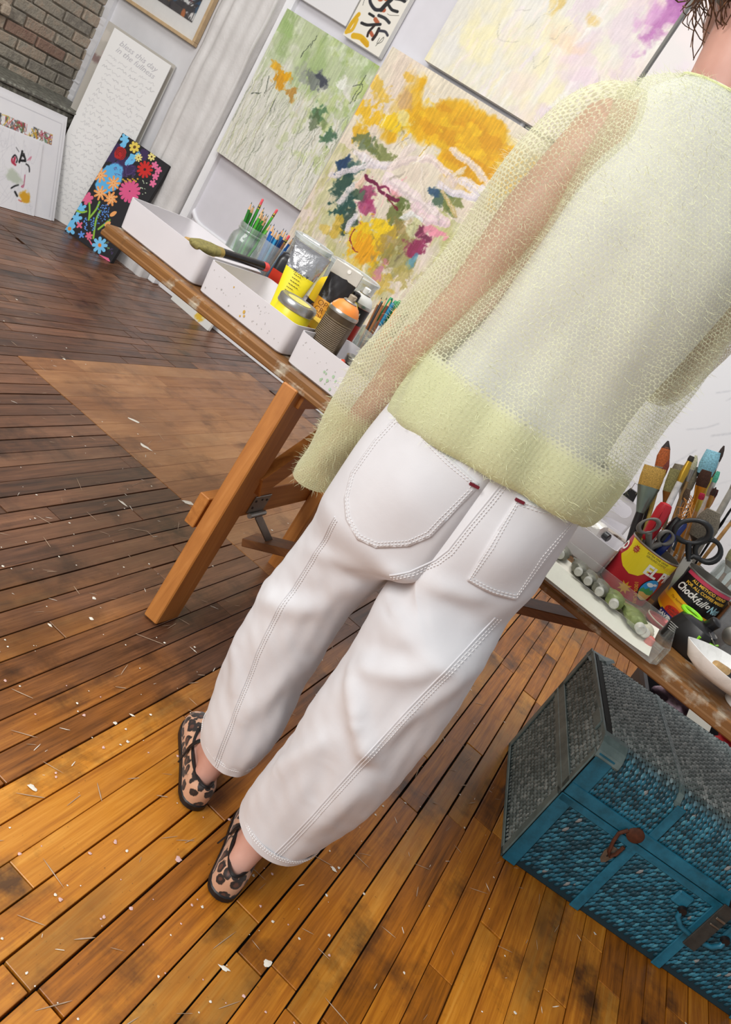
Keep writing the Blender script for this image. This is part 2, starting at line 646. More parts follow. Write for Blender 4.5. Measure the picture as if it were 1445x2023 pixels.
# crumbling plaster over a window jamb
m = MB()
for k in range(14):
    a = rng.uniform(0, 1)
    m.box((XL + 0.02 + rng.uniform(0, .015), 3.06 + 0.22 * a * rng.random() + .03, 0.72 + 0.24 * rng.random()), (0.03, rng.uniform(.03, .09), rng.uniform(.03, .08)),
          Matrix.Rotation(rng.uniform(-.5, .5), 3, 'X'), bev=0.008)
m.build('plaster_patch', plaster('flaking_plaster', 'b9a996', 0.9, 50.0, 0.95), wall_left)
mb = MB()
mb.box((XL + 0.03, 3.04, 1.75), (0.07, 0.16, 1.8), bev=0.006)
struct(mb.build('trim_1', m_trim))
# torn white paint edge where plaster meets brick
m = MB()
z = 0.3
pts = []
while z < 2.3:
    pts.append((rng.uniform(-0.002, 0.004), z))
    z += rng.uniform(0.008, 0.03)
for (a, z0), (b, z1) in zip(pts[:-1], pts[1:]):
    m.add([(XL - .02, 3.855 - a, z0), (XL + .05, 3.855 - a, z0), (XL + .05, 3.855 - b, z1), (XL - .02, 3.855 - b, z1),
           (XL - .02, 3.9, z0), (XL + .05, 3.9, z0), (XL + .05, 3.9, z1), (XL - .02, 3.9, z1)],
          [(0, 1, 2, 3), (4, 7, 6, 5), (1, 5, 6, 2), (0, 3, 7, 4)])
m.build('torn_plaster_edge', m_wall, wall_back)

# ---- grey embossed ledge below the bricks
def tin_mat():
    t = NT('grey_embossed_tin')
    v = t.co()
    vo = t.n('ShaderNodeTexVoronoi', {'Vector': v, 'Scale': 38.0})
    n = t.noise(v, 60.0, 4.0)
    f = t.math('ADD', vo.outputs[0], t.math('MULTIPLY', n, 0.6))
    t.set(Base_Color=t.ramp(f, [(0.3, 'a5a598'), (0.9, '6d6c63')]), Roughness=0.55, Metallic=0.15)
    t.bump(f, 1.0, 0.012)
    return t.m
mb = MB()
mb.box((-3.78, 2.95, 0.505), (0.36, 1.84, 0.09), bev=0.012)
mb.box((-3.80, 2.95, 0.23), (0.26, 1.82, 0.46), bev=0.006)
mb.box((-3.78, 2.95, 0.555), (0.40, 1.86, 0.018), bev=0.007)
struct(mb.build('trim_2', tin_mat()))

# ---- lumpy painted pillar
def lump(P, s, amp, seed):
    r = np.random.RandomState(seed)
    out = np.zeros(len(P))
    for k in range(14):
        d = r.normal(size=3)
        d /= np.linalg.norm(d)
        fq = s * r.uniform(0.6, 2.6)
        out += np.sin(P @ d * fq + r.uniform(0, 6.28)) / (1 + 0.35 * k)
    return out * amp
px0, px1, pyf = -3.17, -2.865, 3.765
ns, nz = 40, 240
prof = []
for k in range(ns + 1):
    s = k / ns
    if s < 0.2:
        prof.append((px0, 3.90 - (3.90 - pyf) * s / 0.2))
    elif s < 0.8:
        prof.append((px0 + (px1 - px0) * (s - 0.2) / 0.6, pyf))
    else:
        prof.append((px1, pyf + (3.90 - pyf) * (s - 0.8) / 0.2))
P = np.array([(a, b, -0.01 + 3.2 * j / nz) for j in range(nz + 1) for a, b in prof])
Q = P.copy()
Q[:, 2] *= 0.35
L = lump(Q, 38.0, 0.0035, 3) + 0.010 * np.exp(-((P[:, 0] - (-3.07 + .012 * np.sin(P[:, 2] * 4))) / 0.012) ** 2) - 0.008 * np.exp(-((P[:, 0] - (-3.10 + .012 * np.sin(P[:, 2] * 4))) / 0.012) ** 2)
P[:, 1] -= L
P[:, 0] += lump(Q[:, [1, 2, 0]], 30.0, 0.0025, 5)
F = [(j * (ns + 1) + k, j * (ns + 1) + k + 1, (j + 1) * (ns + 1) + k + 1, (j + 1) * (ns + 1) + k) for j in range(nz) for k in range(ns)]
pil = struct(add_obj('wall_pillar', fast_mesh('wall_pillar', P, F), m_rough, smooth=True))
mb = MB()
mb.box((-2.835, 3.855, 1.6), (0.05, 0.06, 3.2), bev=0.006)
struct(mb.build('trim_3', m_trim))
# ================================================================ PAINTED SURFACES
# pictures are colours on the vertices of a fine grid, laid down stroke by stroke
class Art:
    def __init__(s, w, h, res, base, seed=1):
        s.w, s.h = w, h
        s.nx, s.ny = int(w * res) + 1, int(h * res) + 1
        s.X, s.Y = np.meshgrid(np.linspace(0, w, s.nx), np.linspace(0, h, s.ny))
        s.C = np.empty((s.ny, s.nx, 3))
        s.C[:] = s.rgb(base)
        s.r = np.random.RandomState(seed)
        s.A = None
        s.soft = 0.35
    @staticmethod
    def rgb(c):
        if isinstance(c, str):
            return np.array([int(c[i:i + 2], 16) for i in (0, 2, 4)], float)
        return np.array(c, float)
    def affine(s, tl, tr, bl):
        """places read off the photograph become places on the picture"""
        s.A = (np.array(tl, float), np.linalg.inv(np.array([np.subtract(tr, tl), np.subtract(bl, tl)], float).T))
    def m(s, p):
        if s.A is None:
            return (p[0] * s.w, p[1] * s.h)
        q = s.A[1] @ (np.array(p, float) - s.A[0])
        return (q[0] * s.w, q[1] * s.h)
    def noise(s, sx, sy=None):
        sy = sy or sx
        gx, gy = int(s.w / sx) + 3, int(s.h / sy) + 3
        g = s.r.rand(gy, gx)
        fx, fy = s.X / sx + s.r.rand(), s.Y / sy + s.r.rand()
        ix, iy = np.clip(fx.astype(int), 0, gx - 2), np.clip(fy.astype(int), 0, gy - 2)
        tx, ty = fx - ix, fy - iy
        tx, ty = np.clip(tx, 0, 1), np.clip(ty, 0, 1)
        tx, ty = tx * tx * (3 - 2 * tx), ty * ty * (3 - 2 * ty)
        return (g[iy, ix] * (1 - tx) + g[iy, ix + 1] * tx) * (1 - ty) + (g[iy + 1, ix] * (1 - tx) + g[iy + 1, ix + 1] * tx) * ty
    def fbm(s, sx, sy=None, o=4):
        sy = sy or sx
        a, t = 0, 0
        for k in range(o):
            a = a + s.noise(sx / 2 ** k, sy / 2 ** k) * 0.55 ** k
            t += 0.55 ** k
        return a / t
    def lay(s, mask, col):
        mask = np.clip(mask, 0, 1)[..., None]
        s.C = s.C * (1 - mask) + s.rgb(col) * mask
    def blob(s, c, rx, ry, col, a=1.0, rough=0.6, ns=0.03, ang=0.0, soft=None):
        soft = soft or s.soft
        cx, cy = s.m(c)
        dx, dy = s.X - cx, s.Y - cy
        ca, sa = math.cos(ang), math.sin(ang)
        d = np.sqrt(((dx * ca + dy * sa) / rx) ** 2 + ((-dx * sa + dy * ca) / ry) ** 2)
        d = d + (s.fbm(ns) - 0.5) * 2 * rough
        s.lay(a * np.clip((1 - d) / soft, 0, 1), col)
    def stroke(s, pts, w, col, a=1.0, dry=0.0, taper=False, raw=False, smooth=True):
        P = np.array([p if raw else s.m(p) for p in pts], float)
        if smooth and len(P) > 2:
            Q = []
            for i in range(len(P) - 1):
                p0, p1, p2, p3 = P[max(i - 1, 0)], P[i], P[i + 1], P[min(i + 2, len(P) - 1)]
                for t in np.linspace(0, 1, 7)[:-1]:
                    Q.append(0.5 * ((2 * p1) + (-p0 + p2) * t + (2 * p0 - 5 * p1 + 4 * p2 - p3) * t * t + (-p0 + 3 * p1 - 3 * p2 + p3) * t ** 3))
            Q.append(P[-1])
            P = np.array(Q)
        stx, sty = s.w / (s.nx - 1), s.h / (s.ny - 1)
        pad = w + 2 * stx
        x0, x1 = int(max(0, (P[:, 0].min() - pad) / stx)), int(min(s.nx, (P[:, 0].max() + pad) / stx + 2))
        y0, y1 = int(max(0, (P[:, 1].min() - pad) / sty)), int(min(s.ny, (P[:, 1].max() + pad) / sty + 2))
        if x1 <= x0 or y1 <= y0:
            return
        X, Y = s.X[y0:y1, x0:x1], s.Y[y0:y1, x0:x1]
        D = np.full(X.shape, 9.0)
        n = len(P) - 1
        for i in range(n):
            a0, b0 = P[i], P[i + 1]
            d = b0 - a0
            L = d @ d + 1e-12
            t = np.clip(((X - a0[0]) * d[0] + (Y - a0[1]) * d[1]) / L, 0, 1)
            dd = np.hypot(X - a0[0] - t * d[0], Y - a0[1] - t * d[1])
            ww = w if not taper else w * (1 - 0.85 * abs((i + 0.5) / n * 2 - 1) ** 2) if taper == 2 else w * (1 - 0.8 * (i + 0.5) / n)
            D = np.minimum(D, dd / max(ww, 1e-5))
        e = max(0.25, stx / max(w, 1e-5))
        mask = np.clip((1 - D) / e + 0.5, 0, 1) * a
        if dry > 0:
            g = s.r.rand(*X.shape)
            g = (g + np.roll(g, 1, 0) + np.roll(g, 1, 1) + np.roll(g, 2, 1)) / 4
            mask = mask * np.clip(1.2 - dry * 2.6 * np.abs(g - 0.5) * 2 - dry * np.clip(D, 0, 1) * 0.6, 0, 1)
        s.C[y0:y1, x0:x1] = s.C[y0:y1, x0:x1] * (1 - mask[..., None]) + s.rgb(col) * mask[..., None]
    def scrib(s, c, rx, ry, w, col, n=8, a=1.0):
        cx, cy = s.m(c)
        pts = [(cx + s.r.uniform(-rx, rx), cy + s.r.uniform(-ry, ry)) for _ in range(n)]
        s.stroke(pts, w, col, a, raw=True)
    def smear(s, amp=.007, sc=.035, streak=.05, sx=.006, sy=.05):
        """drag the wet paint about a little and leave brush lines in it"""
        dx, dy = (s.fbm(sc) - .5) * 2 * amp, (s.fbm(sc) - .5) * 2 * amp
        ix = np.clip(((s.X + dx) / s.w * (s.nx - 1)).round().astype(int), 0, s.nx - 1)
        iy = np.clip(((s.Y + dy) / s.h * (s.ny - 1)).round().astype(int), 0, s.ny - 1)
        s.C = s.C[iy, ix]
        s.C = np.clip(s.C * (1 + streak * 2 * (s.fbm(sx, sy, 2) - .5 + (s.r.rand(s.ny, s.nx) - .5) * .3))[..., None], 0, 255)
    def mesh(s, name):
        n = s.nx * s.ny
        V = np.zeros((n, 3), np.float32)
        V[:, 0] = s.X.ravel() - s.w / 2
        V[:, 2] = s.h - s.Y.ravel()
        i = np.arange(n).reshape(s.ny, s.nx)
        F = np.stack([i[1:, :-1], i[1:, 1:], i[:-1, 1:], i[:-1, :-1]], -1).reshape(-1, 4)
        me = fast_mesh(name, V, F)
        c = np.clip(s.C.reshape(-1, 3) / 255, 0, 1)
        c = np.where(c <= 0.04045, c / 12.92, ((c + 0.055) / 1.055) ** 2.4)
        at = me.color_attributes.new('paint', 'FLOAT_COLOR', 'POINT')
        at.data.foreach_set('color', np.concatenate([c, np.ones((n, 1))], 1).astype(np.float32).ravel())
        return me

def art_mat(name, rough=0.55, bump=0.15):
    t = NT(name)
    at = t.n('ShaderNodeAttribute', attribute_name='paint')
    v = t.co()
    n = t.noise(v, 120.0, 3.0)
    t.set(Base_Color=at.outputs['Color'], Roughness=rough)
    t.bump(t.math('ADD', t.math('MULTIPLY', n, 0.5), t.n('ShaderNodeRGBToBW', {0: at.outputs['Color']}).outputs[0]), bump, 0.002)
    return t.m
m_art = art_mat('artist_paint')
m_ink = art_mat('ink_on_paper', 0.8, 0.03)
m_canvas = pm('raw_white_canvas_edge', 'ecebe6', 0.8, var=0.04)

def hang(name, art, label, cat, loc, yaw=0.0, lean=0.0, depth=0.035, side=m_canvas, face=m_art, group=None, surface='painted_front', edge='canvas_edge', rolly=0.0):
    """a picture as a thing: bottom middle at loc, face towards -y before the yaw"""
    t = thing(name, label, cat, loc, 0.0, group)
    t.rotation_euler = (-lean, rolly, yaw)
    add_obj(surface, art.mesh(surface), face, t)
    m = MB()
    w, h = art.w, art.h
    m.box((0, depth / 2 + 0.0006, h / 2), (w, depth, h), bev=min(0.003, depth * 0.3))
    m.build(edge, side, t)
    return t

# ---- green field picture
a = Art(0.62, 0.777, 360, 'dcdbcf', 4)
a.affine((365, 55), (750, 295), (75, 645))
v = a.Y / a.h
n1, n2 = a.fbm(0.09), a.fbm(0.05, 0.16)
a.lay(0.85 * np.clip((0.42 - v + (n1 - .5) * 0.7) / 0.22, 0, 1), 'b9c79a')
a.lay(0.55 * np.clip((n2 - 0.5) * 5, 0, 1) * np.clip((0.55 - v) * 3, 0, 1), '8fab66')
a.lay(0.6 * np.clip((a.fbm(.06) - 0.56) * 8, 0, 1) * np.clip((0.45 - v) * 4, 0, 1), 'dfe6cf')
a.lay(0.5 * np.clip((a.fbm(0.05) - 0.55) * 8, 0, 1) * np.clip(a.X / a.w * 1.6 - .3, 0, 1) * (v < .75), 'a8bd62')
a.blob((345, 130), .09, .05, '9dbb72', .6)
for _ in range(170):
    x = a.r.uniform(0, a.w)
    y = a.r.uniform(0.30, 0.9) * a.h
    l = a.r.uniform(.05, .24)
    dx = a.r.uniform(-.02, .02)
    a.stroke([(x, y), (x + dx, y + l * .5), (x + dx * a.r.uniform(-1, 2), y + l)], a.r.uniform(.0008, .003), ['e8e6dc', 'f0eee6', 'b9bfa0', '9aa086', 'c9cf9e', '8d9482', 'd9d3bd'][a.r.randint(7)], .75, raw=True)
for c, rx, ry, col, al in (((355, 340), .055, .05, 'd99a1c', .95), ((330, 290), .045, .03, 'dba62c', .9), ((400, 400), .03, .04, 'b9822a', .8), ((320, 280), .02, .02, 'e8b431', .9),
                           ((375, 330), .03, .025, 'e6a813', .9), ((500, 345), .075, .05, '6d7076', .75), ((520, 345), .04, .025, '3f4350', .9), ((450, 340), .03, .03, '8d9190', .6), ((440, 300), .03, .04, '9da096', .5),
                           ((520, 475), .045, .045, '3f6b45', .75), ((500, 510), .03, .05, '4c5f3a', .7), ((560, 575), .035, .045, '2f5a3c', .8), ((540, 520), .03, .03, '71884c', .7), ((610, 365), .035, .05, 'eceee4', .9),
                           ((680, 390), .04, .06, 'a9bf5a', .55), ((600, 470), .05, .04, '9fb374', .5)):
    a.blob(c, rx, ry, col, al, 0.9, .022)
for p in ([(470, 215), (495, 165)], [(430, 250), (470, 200)], [(330, 420), (305, 480)], [(700, 330), (640, 440)], [(650, 370), (690, 370), (660, 430)], [(225, 400), (265, 400)], [(300, 330), (285, 400)]):
    a.stroke(p, .0022, '3c463a', .8)
for _ in range(40):
    x = a.r.uniform(.02, a.w)
    y = a.r.uniform(.35, .85) * a.h
    a.stroke([(x, y), (x + a.r.uniform(-.03, .03), y + a.r.uniform(.05, .2))], a.r.uniform(.0006, .0012), ['6f7464', '857f6a', '8f9c6c'][a.r.randint(3)], .7, raw=True)
a.smear(.010, .03, .09)
hang('green_abstract_painting', a, 'green and white abstract painting with ochre patch and fine drips, hung above pencil jars', 'painting', (-2.5, 3.80, 0.817), depth=0.045)

# ---- large yellow picture
a = Art(0.95, 1.22, 330, 'e3d9c4', 9)
def Y(px, py):
    dx, dy = px - 835, py - 225
    return ((dx * 758 + dy * 446) / 693e3 / a.w, (686 * dy - 388 * dx) / 693e3 / a.h)
n1, n2, n3 = a.fbm(.12), a.fbm(.05, .15), a.fbm(.2)
xx, yy = a.X, a.Y
a.lay(.6 * np.clip((n1 - .45) * 4, 0, 1), 'e4cfc0')
a.lay(.7 * np.clip((n2 - .5) * 6, 0, 1) * (yy > .5), 'c3c58c')
a.lay(.5 * np.clip((n3 - .5) * 6, 0, 1) * (yy > .55), 'e6d6d0')
a.lay(.5 * np.clip((a.fbm(.04, .09) - .55) * 8, 0, 1) * (yy > .5), 'b7b66a')
a.lay(.95 * np.clip((0.30 - np.abs(yy - .19 - .02 * np.sin(xx * 9)) - .16 + (n1 - .5) * .4) * 16, 0, 1) * np.clip((xx - .14 + (n2 - .5) * .2) * 9, 0, 1), 'e2ab0c')
a.lay(.75 * np.clip((a.fbm(.1, .05) - .5) * 8, 0, 1) * np.clip((xx - .25) * 8, 0, 1) * np.clip((.4 - yy) * 9, 0, 1) * np.clip((yy - .05) * 20, 0, 1), 'd69606')
a.lay(.7 * np.clip((a.fbm(.06, .03) - .55) * 8, 0, 1) * np.clip((xx - .2) * 8, 0, 1) * np.clip((.36 - yy) * 9, 0, 1) * np.clip((yy - .05) * 20, 0, 1), 'f0c21a')
for c, rx, ry, col, al in (((740, 480), .09, .06, 'e9b81e', .9), ((850, 520), .09, .05, 'efc91d', .95), ((790, 400), .07, .05, 'e4b93a', .8), ((900, 440), .05, .05, 'c39a70', .6), ((700, 560), .05, .05, 'dfae20', .9),
                           ((900, 500), .06, .03, 'e3dca6', .7), ((1000, 340), .1, .03, 'e9dfc8', .8), ((910, 350), .03, .02, 'e2b02c', .7)):
    a.blob(Y(*c), rx, ry, col, al, .9, .03)
# dark green and blue thicket
for c, rx, ry, col, al in (((740, 610), .08, .05, '5d6f4d', .8), ((800, 640), .09, .035, '6f7a3a', .8), ((650, 700), .05, .05, '2c4a63', .9), ((700, 700), .06, .04, '3f6258', .8), ((640, 770), .06, .07, '24483f', .9), ((640, 860), .07, .08, '1f4a44', .95),
                           ((660, 930), .06, .07, '2b4439', .9), ((720, 820), .06, .05, '35503c', .8), ((900, 830), .07, .05, '586b2f', .85), ((1060, 820), .06, .06, '3c5a44', .85), ((1110, 840), .05, .05, '6e7a34', .8),
                           ((1040, 790), .04, .03, '274b6c', .9), ((640, 690), .03, .04, '1f3d63', .9), ((880, 900), .06, .05, '5f6a28', .8)):
    a.blob(Y(*c), rx, ry, col, al, 1.0, .025)
for c, rx, ry, col, al in (((770, 1000), .14, .11, 'eac00f', .95), ((740, 1040), .08, .09, 'e8a20e', .9), ((820, 950), .08, .05, 'f0cc12', .95), ((850, 1000), .08, .12, '9d8446', .7), ((900, 1060), .09, .13, '8f8a4a', .7), ((800, 1160), .1, .07, 'cfae3a', .7),
                           ((690, 1120), .07, .06, 'e2c85a', .7), ((610, 950), .03, .06, 'd6b23e', .8), ((560, 960), .03, .03, 'd8b84a', .7), ((970, 1010), .05, .06, '8c1e50', .9), ((1000, 960), .05, .03, '6d1840', .9), ((960, 1060), .02, .05, '5a97b0', .8),
                           ((810, 1130), .02, .06, 'cf8698', .8), ((760, 810), .06, .05, '9c2a60', .75), ((740, 870), .05, .06, 'a33468', .8), ((860, 780), .07, .05, 'eea6b0', .9), ((1050, 950), .06, .03, 'e88fa6', .9), ((910, 1130), .06, .06, 'b3a452', .7)):
    a.blob(Y(*c), rx, ry, col, al, 1.0, .03)
for pts, w, col in (([(580, 740), (650, 720), (740, 690), (860, 690)], .018, 'e9dfe4'), ([(690, 640), (770, 680), (850, 700)], .018, 'efe6ea'), ([(850, 700), (920, 665), (990, 660), (1060, 690), (1120, 745)], .024, 'f2dfd9'),
                    ([(830, 740), (900, 780), (980, 830), (1060, 900)], .034, 'f5e3e6'), ([(1105, 620), (1160, 660), (1220, 710), (1255, 745)], .02, 'f4e2d6'), ([(985, 700), (990, 760), (1000, 820)], .016, 'e9dcc8'),
                    ([(860, 690), (900, 640), (940, 610)], .018, 'f0e0d8'), ([(1060, 760), (1120, 790), (1200, 800), (1240, 770)], .022, 'ece4ee'), ([(1150, 740), (1190, 760), (1240, 790)], .028, 'f0e8f0'), ([(960, 850), (1010, 900), (1090, 905)], .026, 'f3d6de'),
                    ([(1070, 790), (1100, 830), (1130, 870)], .012, 'd9bf7c'), ([(620, 850), (650, 810), (700, 770)], .015, 'efe6e6'), ([(660, 960), (690, 900)], .014, 'e8e2ea'), ([(900, 900), (950, 880), (990, 900)], .012, 'eef0ee'),
                    ([(1150, 690), (1120, 720)], .013, 'efe0c8'), ([(700, 780), (730, 740)], .014, 'f2cdb8')):
    a.stroke([Y(*p) for p in pts], w * .85, np.array(a.rgb(col)) * .97, .95, dry=.35)
    a.stroke([Y(p[0] + 6, p[1] + 10) for p in pts], w * .3, np.array(a.rgb(col)) * .86, .7, dry=.5)
    a.stroke([Y(p[0] - 5, p[1] - 8) for p in pts], w * .18, 'f6ece4', .6, dry=.5)
a.stroke([Y(735, 735), Y(790, 780), Y(840, 815), Y(880, 825)], .009, '6d0f3c', .95)
a.stroke([Y(790, 780), Y(830, 770), Y(850, 800)], .006, '7c1a48', .9)
a.stroke([Y(690, 960), Y(680, 1000), Y(690, 1040), Y(708, 1048)], .0035, '8c1430', 1)
a.stroke([Y(840, 820), Y(880, 870)], .004, '6d0f20', .9)
for _ in range(130):
    x, y = a.r.uniform(.05, .95), a.r.uniform(.2, 1.1)
    col = a.C[min(int(y / a.h * a.ny), a.ny - 1), min(int(x / a.w * a.nx), a.nx - 1)] * a.r.uniform(.72, 1.2)
    an = a.r.uniform(.8, 2.2)
    l = a.r.uniform(.02, .09)
    a.stroke([(x, y), (x + l * math.cos(an), y + l * math.sin(an))], a.r.uniform(.001, .006), np.clip(col, 0, 255), .7, dry=.4, raw=True)
a.smear(.016, .045, .10)
hang('yellow_abstract_painting', a, 'large abstract painting with golden yellow field, pink strokes and dark green thicket', 'painting', (-2.19 + 0.475, 3.812, 0.48), depth=0.035)

# ---- pale canvases above
a = Art(0.935, 0.95, 250, 'e2dfd4', 21)
n1, n2 = a.fbm(.18), a.fbm(.06, .2)
a.lay(.8 * np.clip((n1 - .42) * 4, 0, 1) * (a.Y > .2), 'efe7bf')
a.lay(.6 * np.clip((n2 - .5) * 6, 0, 1), 'e8e6e0')
a.lay(.55 * np.clip((a.fbm(.12) - .5) * 5, 0, 1) * (a.X > .4), 'ecd9cf')
a.lay(.6 * np.clip((a.fbm(.1) - .52) * 6, 0, 1) * (a.X > .5), 'dcc8d6')
for c, rx, ry, col, al in (((.44, .42), .05, .12, 'e2c163', .7), ((.48, .50), .02, .07, 'd8b24a', .6), ((.66, .5), .04, .03, 'dfb95e', .6), ((.95, .33), .07, .17, 'b56aae', .9), ((.9, .38), .06, .1, 'cf9dc8', .8), ((.97, .22), .06, .1, '9d4f9c', .8),
                           ((.2, .8), .12, .1, 'f1e9b8', .6), ((.75, .7), .15, .1, 'e9d3dc', .6), ((.6, .62), .1, .05, 'f0cfae', .5)):
    a.blob(c, rx, ry, col, al, .8, .04, soft=.6)
for p in ([(.5, .74), (.53, .78), (.56, .74), (.57, .7)], [(.3, .62), (.36, .58)], [(.4, .66), (.42, .6), (.46, .52)], [(.52, .64), (.56, .62), (.58, .56)], [(.25, .7), (.3, .76), (.4, .72)]):
    a.stroke(p, .0012, '8d8d86', .5)
for _ in range(60):
    x, y = a.r.uniform(.05, .9), a.r.uniform(.1, .9)
    a.stroke([(x, y), (x - .02, y + a.r.uniform(.05, .15))], a.r.uniform(.003, .012), ['f4f2ee', 'efe6c4', 'eadfe6', 'f0e2da'][a.r.randint(4)], .5, dry=.5, raw=True)
a.smear(.02, .06, .05)
hang('pale_abstract_painting', a, 'large cream and lilac abstract canvas hung above the yellow painting', 'painting', (-2.0 + .4675, 3.80, 1.722), depth=0.05)
a = Art(0.93, 0.95, 150, 'e4dfdd', 22)
a.lay(.6 * np.clip((a.fbm(.16) - .45) * 5, 0, 1), 'f0e3e2')
a.lay(.5 * np.clip((a.fbm(.1) - .5) * 5, 0, 1), 'e4d6e2')
hang('pale_abstract_painting', a, 'large blush white abstract canvas on wall beside the cream and lilac one', 'painting', (-1.043 + .465, 3.80, 1.722), depth=0.05)

# ---- white canvas with grey scribbles behind the brush cans
a = Art(1.75, 1.25, 170, 'e6e7ea', 31)
a.lay(.5 * np.clip((a.fbm(.2) - .5) * 5, 0, 1), 'e2e3e8')
for _ in range(150):
    x, y = a.r.uniform(.0, 1.75), a.r.uniform(0, 1.25)
    an = a.r.uniform(1.6, 2.5)
    l = a.r.uniform(.05, .3)
    a.stroke([(x, y), (x + l * .5 * math.cos(an) + .01, y + l * .5 * math.sin(an)), (x + l * math.cos(an), y + l * math.sin(an))], a.r.uniform(.0015, .006), ['c3c6cc', 'd3d5da', 'b4b7be', 'dcdde2', 'b0b3bb'][a.r.randint(5)], .5, dry=.4, raw=True)
hang('scribbled_white_canvas', a, 'large white canvas with loose grey pencil scribbles behind brush cans', 'painting', (0.33, 3.845, 0.30), depth=0.03)


# ---- small pictures along the top
a = Art(0.34, 0.42, 260, 'e6e5e6', 41)
a.affine((-330, -430), (260, -50), (-330 - 330, -430 + 420))
for pts, w, col in (([(180, -10), (250, 20)], .012, '7a4a34'), ([(175, 5), (230, 30)], .008, '8c5c3c'), ([(80, 10), (110, 50), (125, 10)], .0015, '8a8280'), ([(165, 90), (195, 115), (240, 25)], .0015, '8a8280'), ([(70, 0), (85, 30)], .006, 'd8b558'), ([(370, -10), (390, 10)], .005, '5a463c'), ([(310, 80), (360, 70), (400, 30), (430, -20)], .0012, 'c9c4c2')):
    a.stroke(pts, w, col, .9)
for _ in range(25):
    a.scrib((a.r.uniform(-250, 50), a.r.uniform(-250, 0)), .04, .04, .003, ['7a4a34', '39342f', 'd8b558', 'b9b4b0'][a.r.randint(4)], 5, .8)
hang('small_paper_study', a, 'small white study with faint brown marks hung over the green painting', 'painting', (-2.655 + .005, 3.825, 1.668), depth=0.03)

a = Art(0.235, 0.46, 420, 'e9e5da', 43)
U, Vv = np.array((410, 290.)), np.array((-520. * .235 / .24, 790.))
# corners read in the enlarged view: bottom-left (525,470), bottom-right (935,755)
bl, br = np.array((525., 470.)), np.array((935., 755.))
upv = np.array((-410 * 0.0 + 260., -520.)) * 1.55
a.affine(tuple(bl + upv), tuple(br + upv), tuple(bl))
for pts, w, col in (([(560, 450), (600, 380), (650, 320), (670, 300)], .016, 'd9aa14'), ([(560, 450), (620, 440), (660, 350)], .013, 'dcb02a'), ([(640, 500), (720, 530), (790, 600)], .022, 'dcae18'), ([(740, 560), (800, 620)], .016, 'd4a20e'), ([(900, -10), (960, 10)], .02, 'efc21a'),
                    ([(860, 30), (850, 90), (880, 180)], .03, 'a5512f'), ([(920, 90), (960, 120), (940, 190)], .028, 'b05a34'), ([(870, 130), (920, 160), (960, 160)], .016, '6e2d20'), ([(900, 300), (930, 310)], .016, 'b0522f'), ([(850, 380), (880, 420)], .016, 'b4603c'), ([(820, 500), (840, 530)], .014, 'b05a3a'), ([(990, 50), (1040, 70)], .014, 'b8603c'),
                    ([(840, 10), (790, 90), (770, 190), (830, 280), (890, 300)], .013, '23252f'), ([(880, 40), (940, 70), (1000, 90)], .013, '241c1c'), ([(1090, 60), (1040, 130), (1000, 210), (950, 250), (900, 300)], .017, '1d2022'), ([(860, 160), (910, 180)], .01, '2b1512'),
                    ([(990, 0), (1060, 20), (1090, 10)], .012, '24262c'), ([(1120, 20), (1160, 40), (1200, 60)], .014, '3c3f4c'), ([(1120, 90), (1160, 110), (1200, 130)], .01, '1c1e20'), ([(1060, 140), (1120, 170), (1180, 190)], .012, '191b1e'), ([(1030, 220), (1090, 240), (1130, 265)], .012, '1a1c20'), ([(970, 270), (1010, 320), (1070, 350)], .011, '1b1d1f'),
                    ([(780, 315), (830, 350)], .01, '1b1d1f'), ([(710, 390), (770, 420), (840, 430), (910, 440)], .011, '1c1c20'), ([(880, 350), (950, 390), (1000, 440)], .012, '2c2f34'), ([(900, 480), (880, 530), (850, 570)], .013, '2a1a18'), ([(850, 440), (800, 490), (790, 530)], .01, '2a1a18'), ([(910, 500), (970, 520), (1000, 560)], .01, '33333f'),
                    ([(700, 220), (720, 150), (780, 80)], .0016, '2a2a2c'), ([(1220, 130), (1200, 210), (1140, 270)], .0018, '3a3a40'), ([(1280, 20), (1260, 90), (1210, 130)], .002, '3a3a44'), ([(1090, 390), (1000, 370), (970, 350)], .0016, '4a4a40'), ([(920, 570), (900, 620), (950, 610), (960, 570), (890, 640)], .002, '3a3a34')):
    a.stroke(pts, w * .62, col, 1)
hang('narrow_figure_painting', a, 'narrow white painting with black bars, rust and yellow brushwork', 'painting', (-2.347, 3.815, 1.628), depth=0.04)

# ---- framed picture beside the pillar
a = Art(0.46, 0.5, 260, '26242e', 51)
for _ in range(140):
    a.blob((a.r.rand(), a.r.rand()), a.r.uniform(.012, .05), a.r.uniform(.01, .035), ['e6c41a', 'd894c8', '1f4f72', 'f2f0ee', '2a2636', 'c06a2a', '5c2a3a', 'e79a1e', '23345a', 'eef0ee', '7c3f74'][a.r.randint(11)], .95, .8, .02)
for _ in range(40):
    a.scrib((a.r.rand(), a.r.rand()), .05, .05, .0022, '16141a', 5)
t = thing('framed_picture', 'dark colourful print with wide white mount in pale wood frame', 'picture frame', (-3.585, 3.865, 1.195))
o = add_obj('print', a.mesh('print'), m_art, t)
o.location = (0, -0.006, 0.095)
m = MB()
m.box((0, 0.002, .345), (.6, .008, .69))
m.build('mount', pm('white_mount_board', 'f1f0ee', .8, var=.02), t)
m_palewood = pm('pale_oak_frame', 'c9ad86', .55, var=.1, scale=30)
for nm, c, s in (('frame_rail', (0, -.008, 0.009), (.63, .035, .018)), ('frame_rail', (0, -.008, .69), (.63, .035, .018)), ('frame_stile', (-.306, -.008, .35), (.018, .035, .663)), ('frame_stile', (.306, -.008, .35), (.018, .035, .663))):
    m = MB()
    m.box(c, s, bev=.002)
    m.build(nm, m_palewood, t)
m = MB()
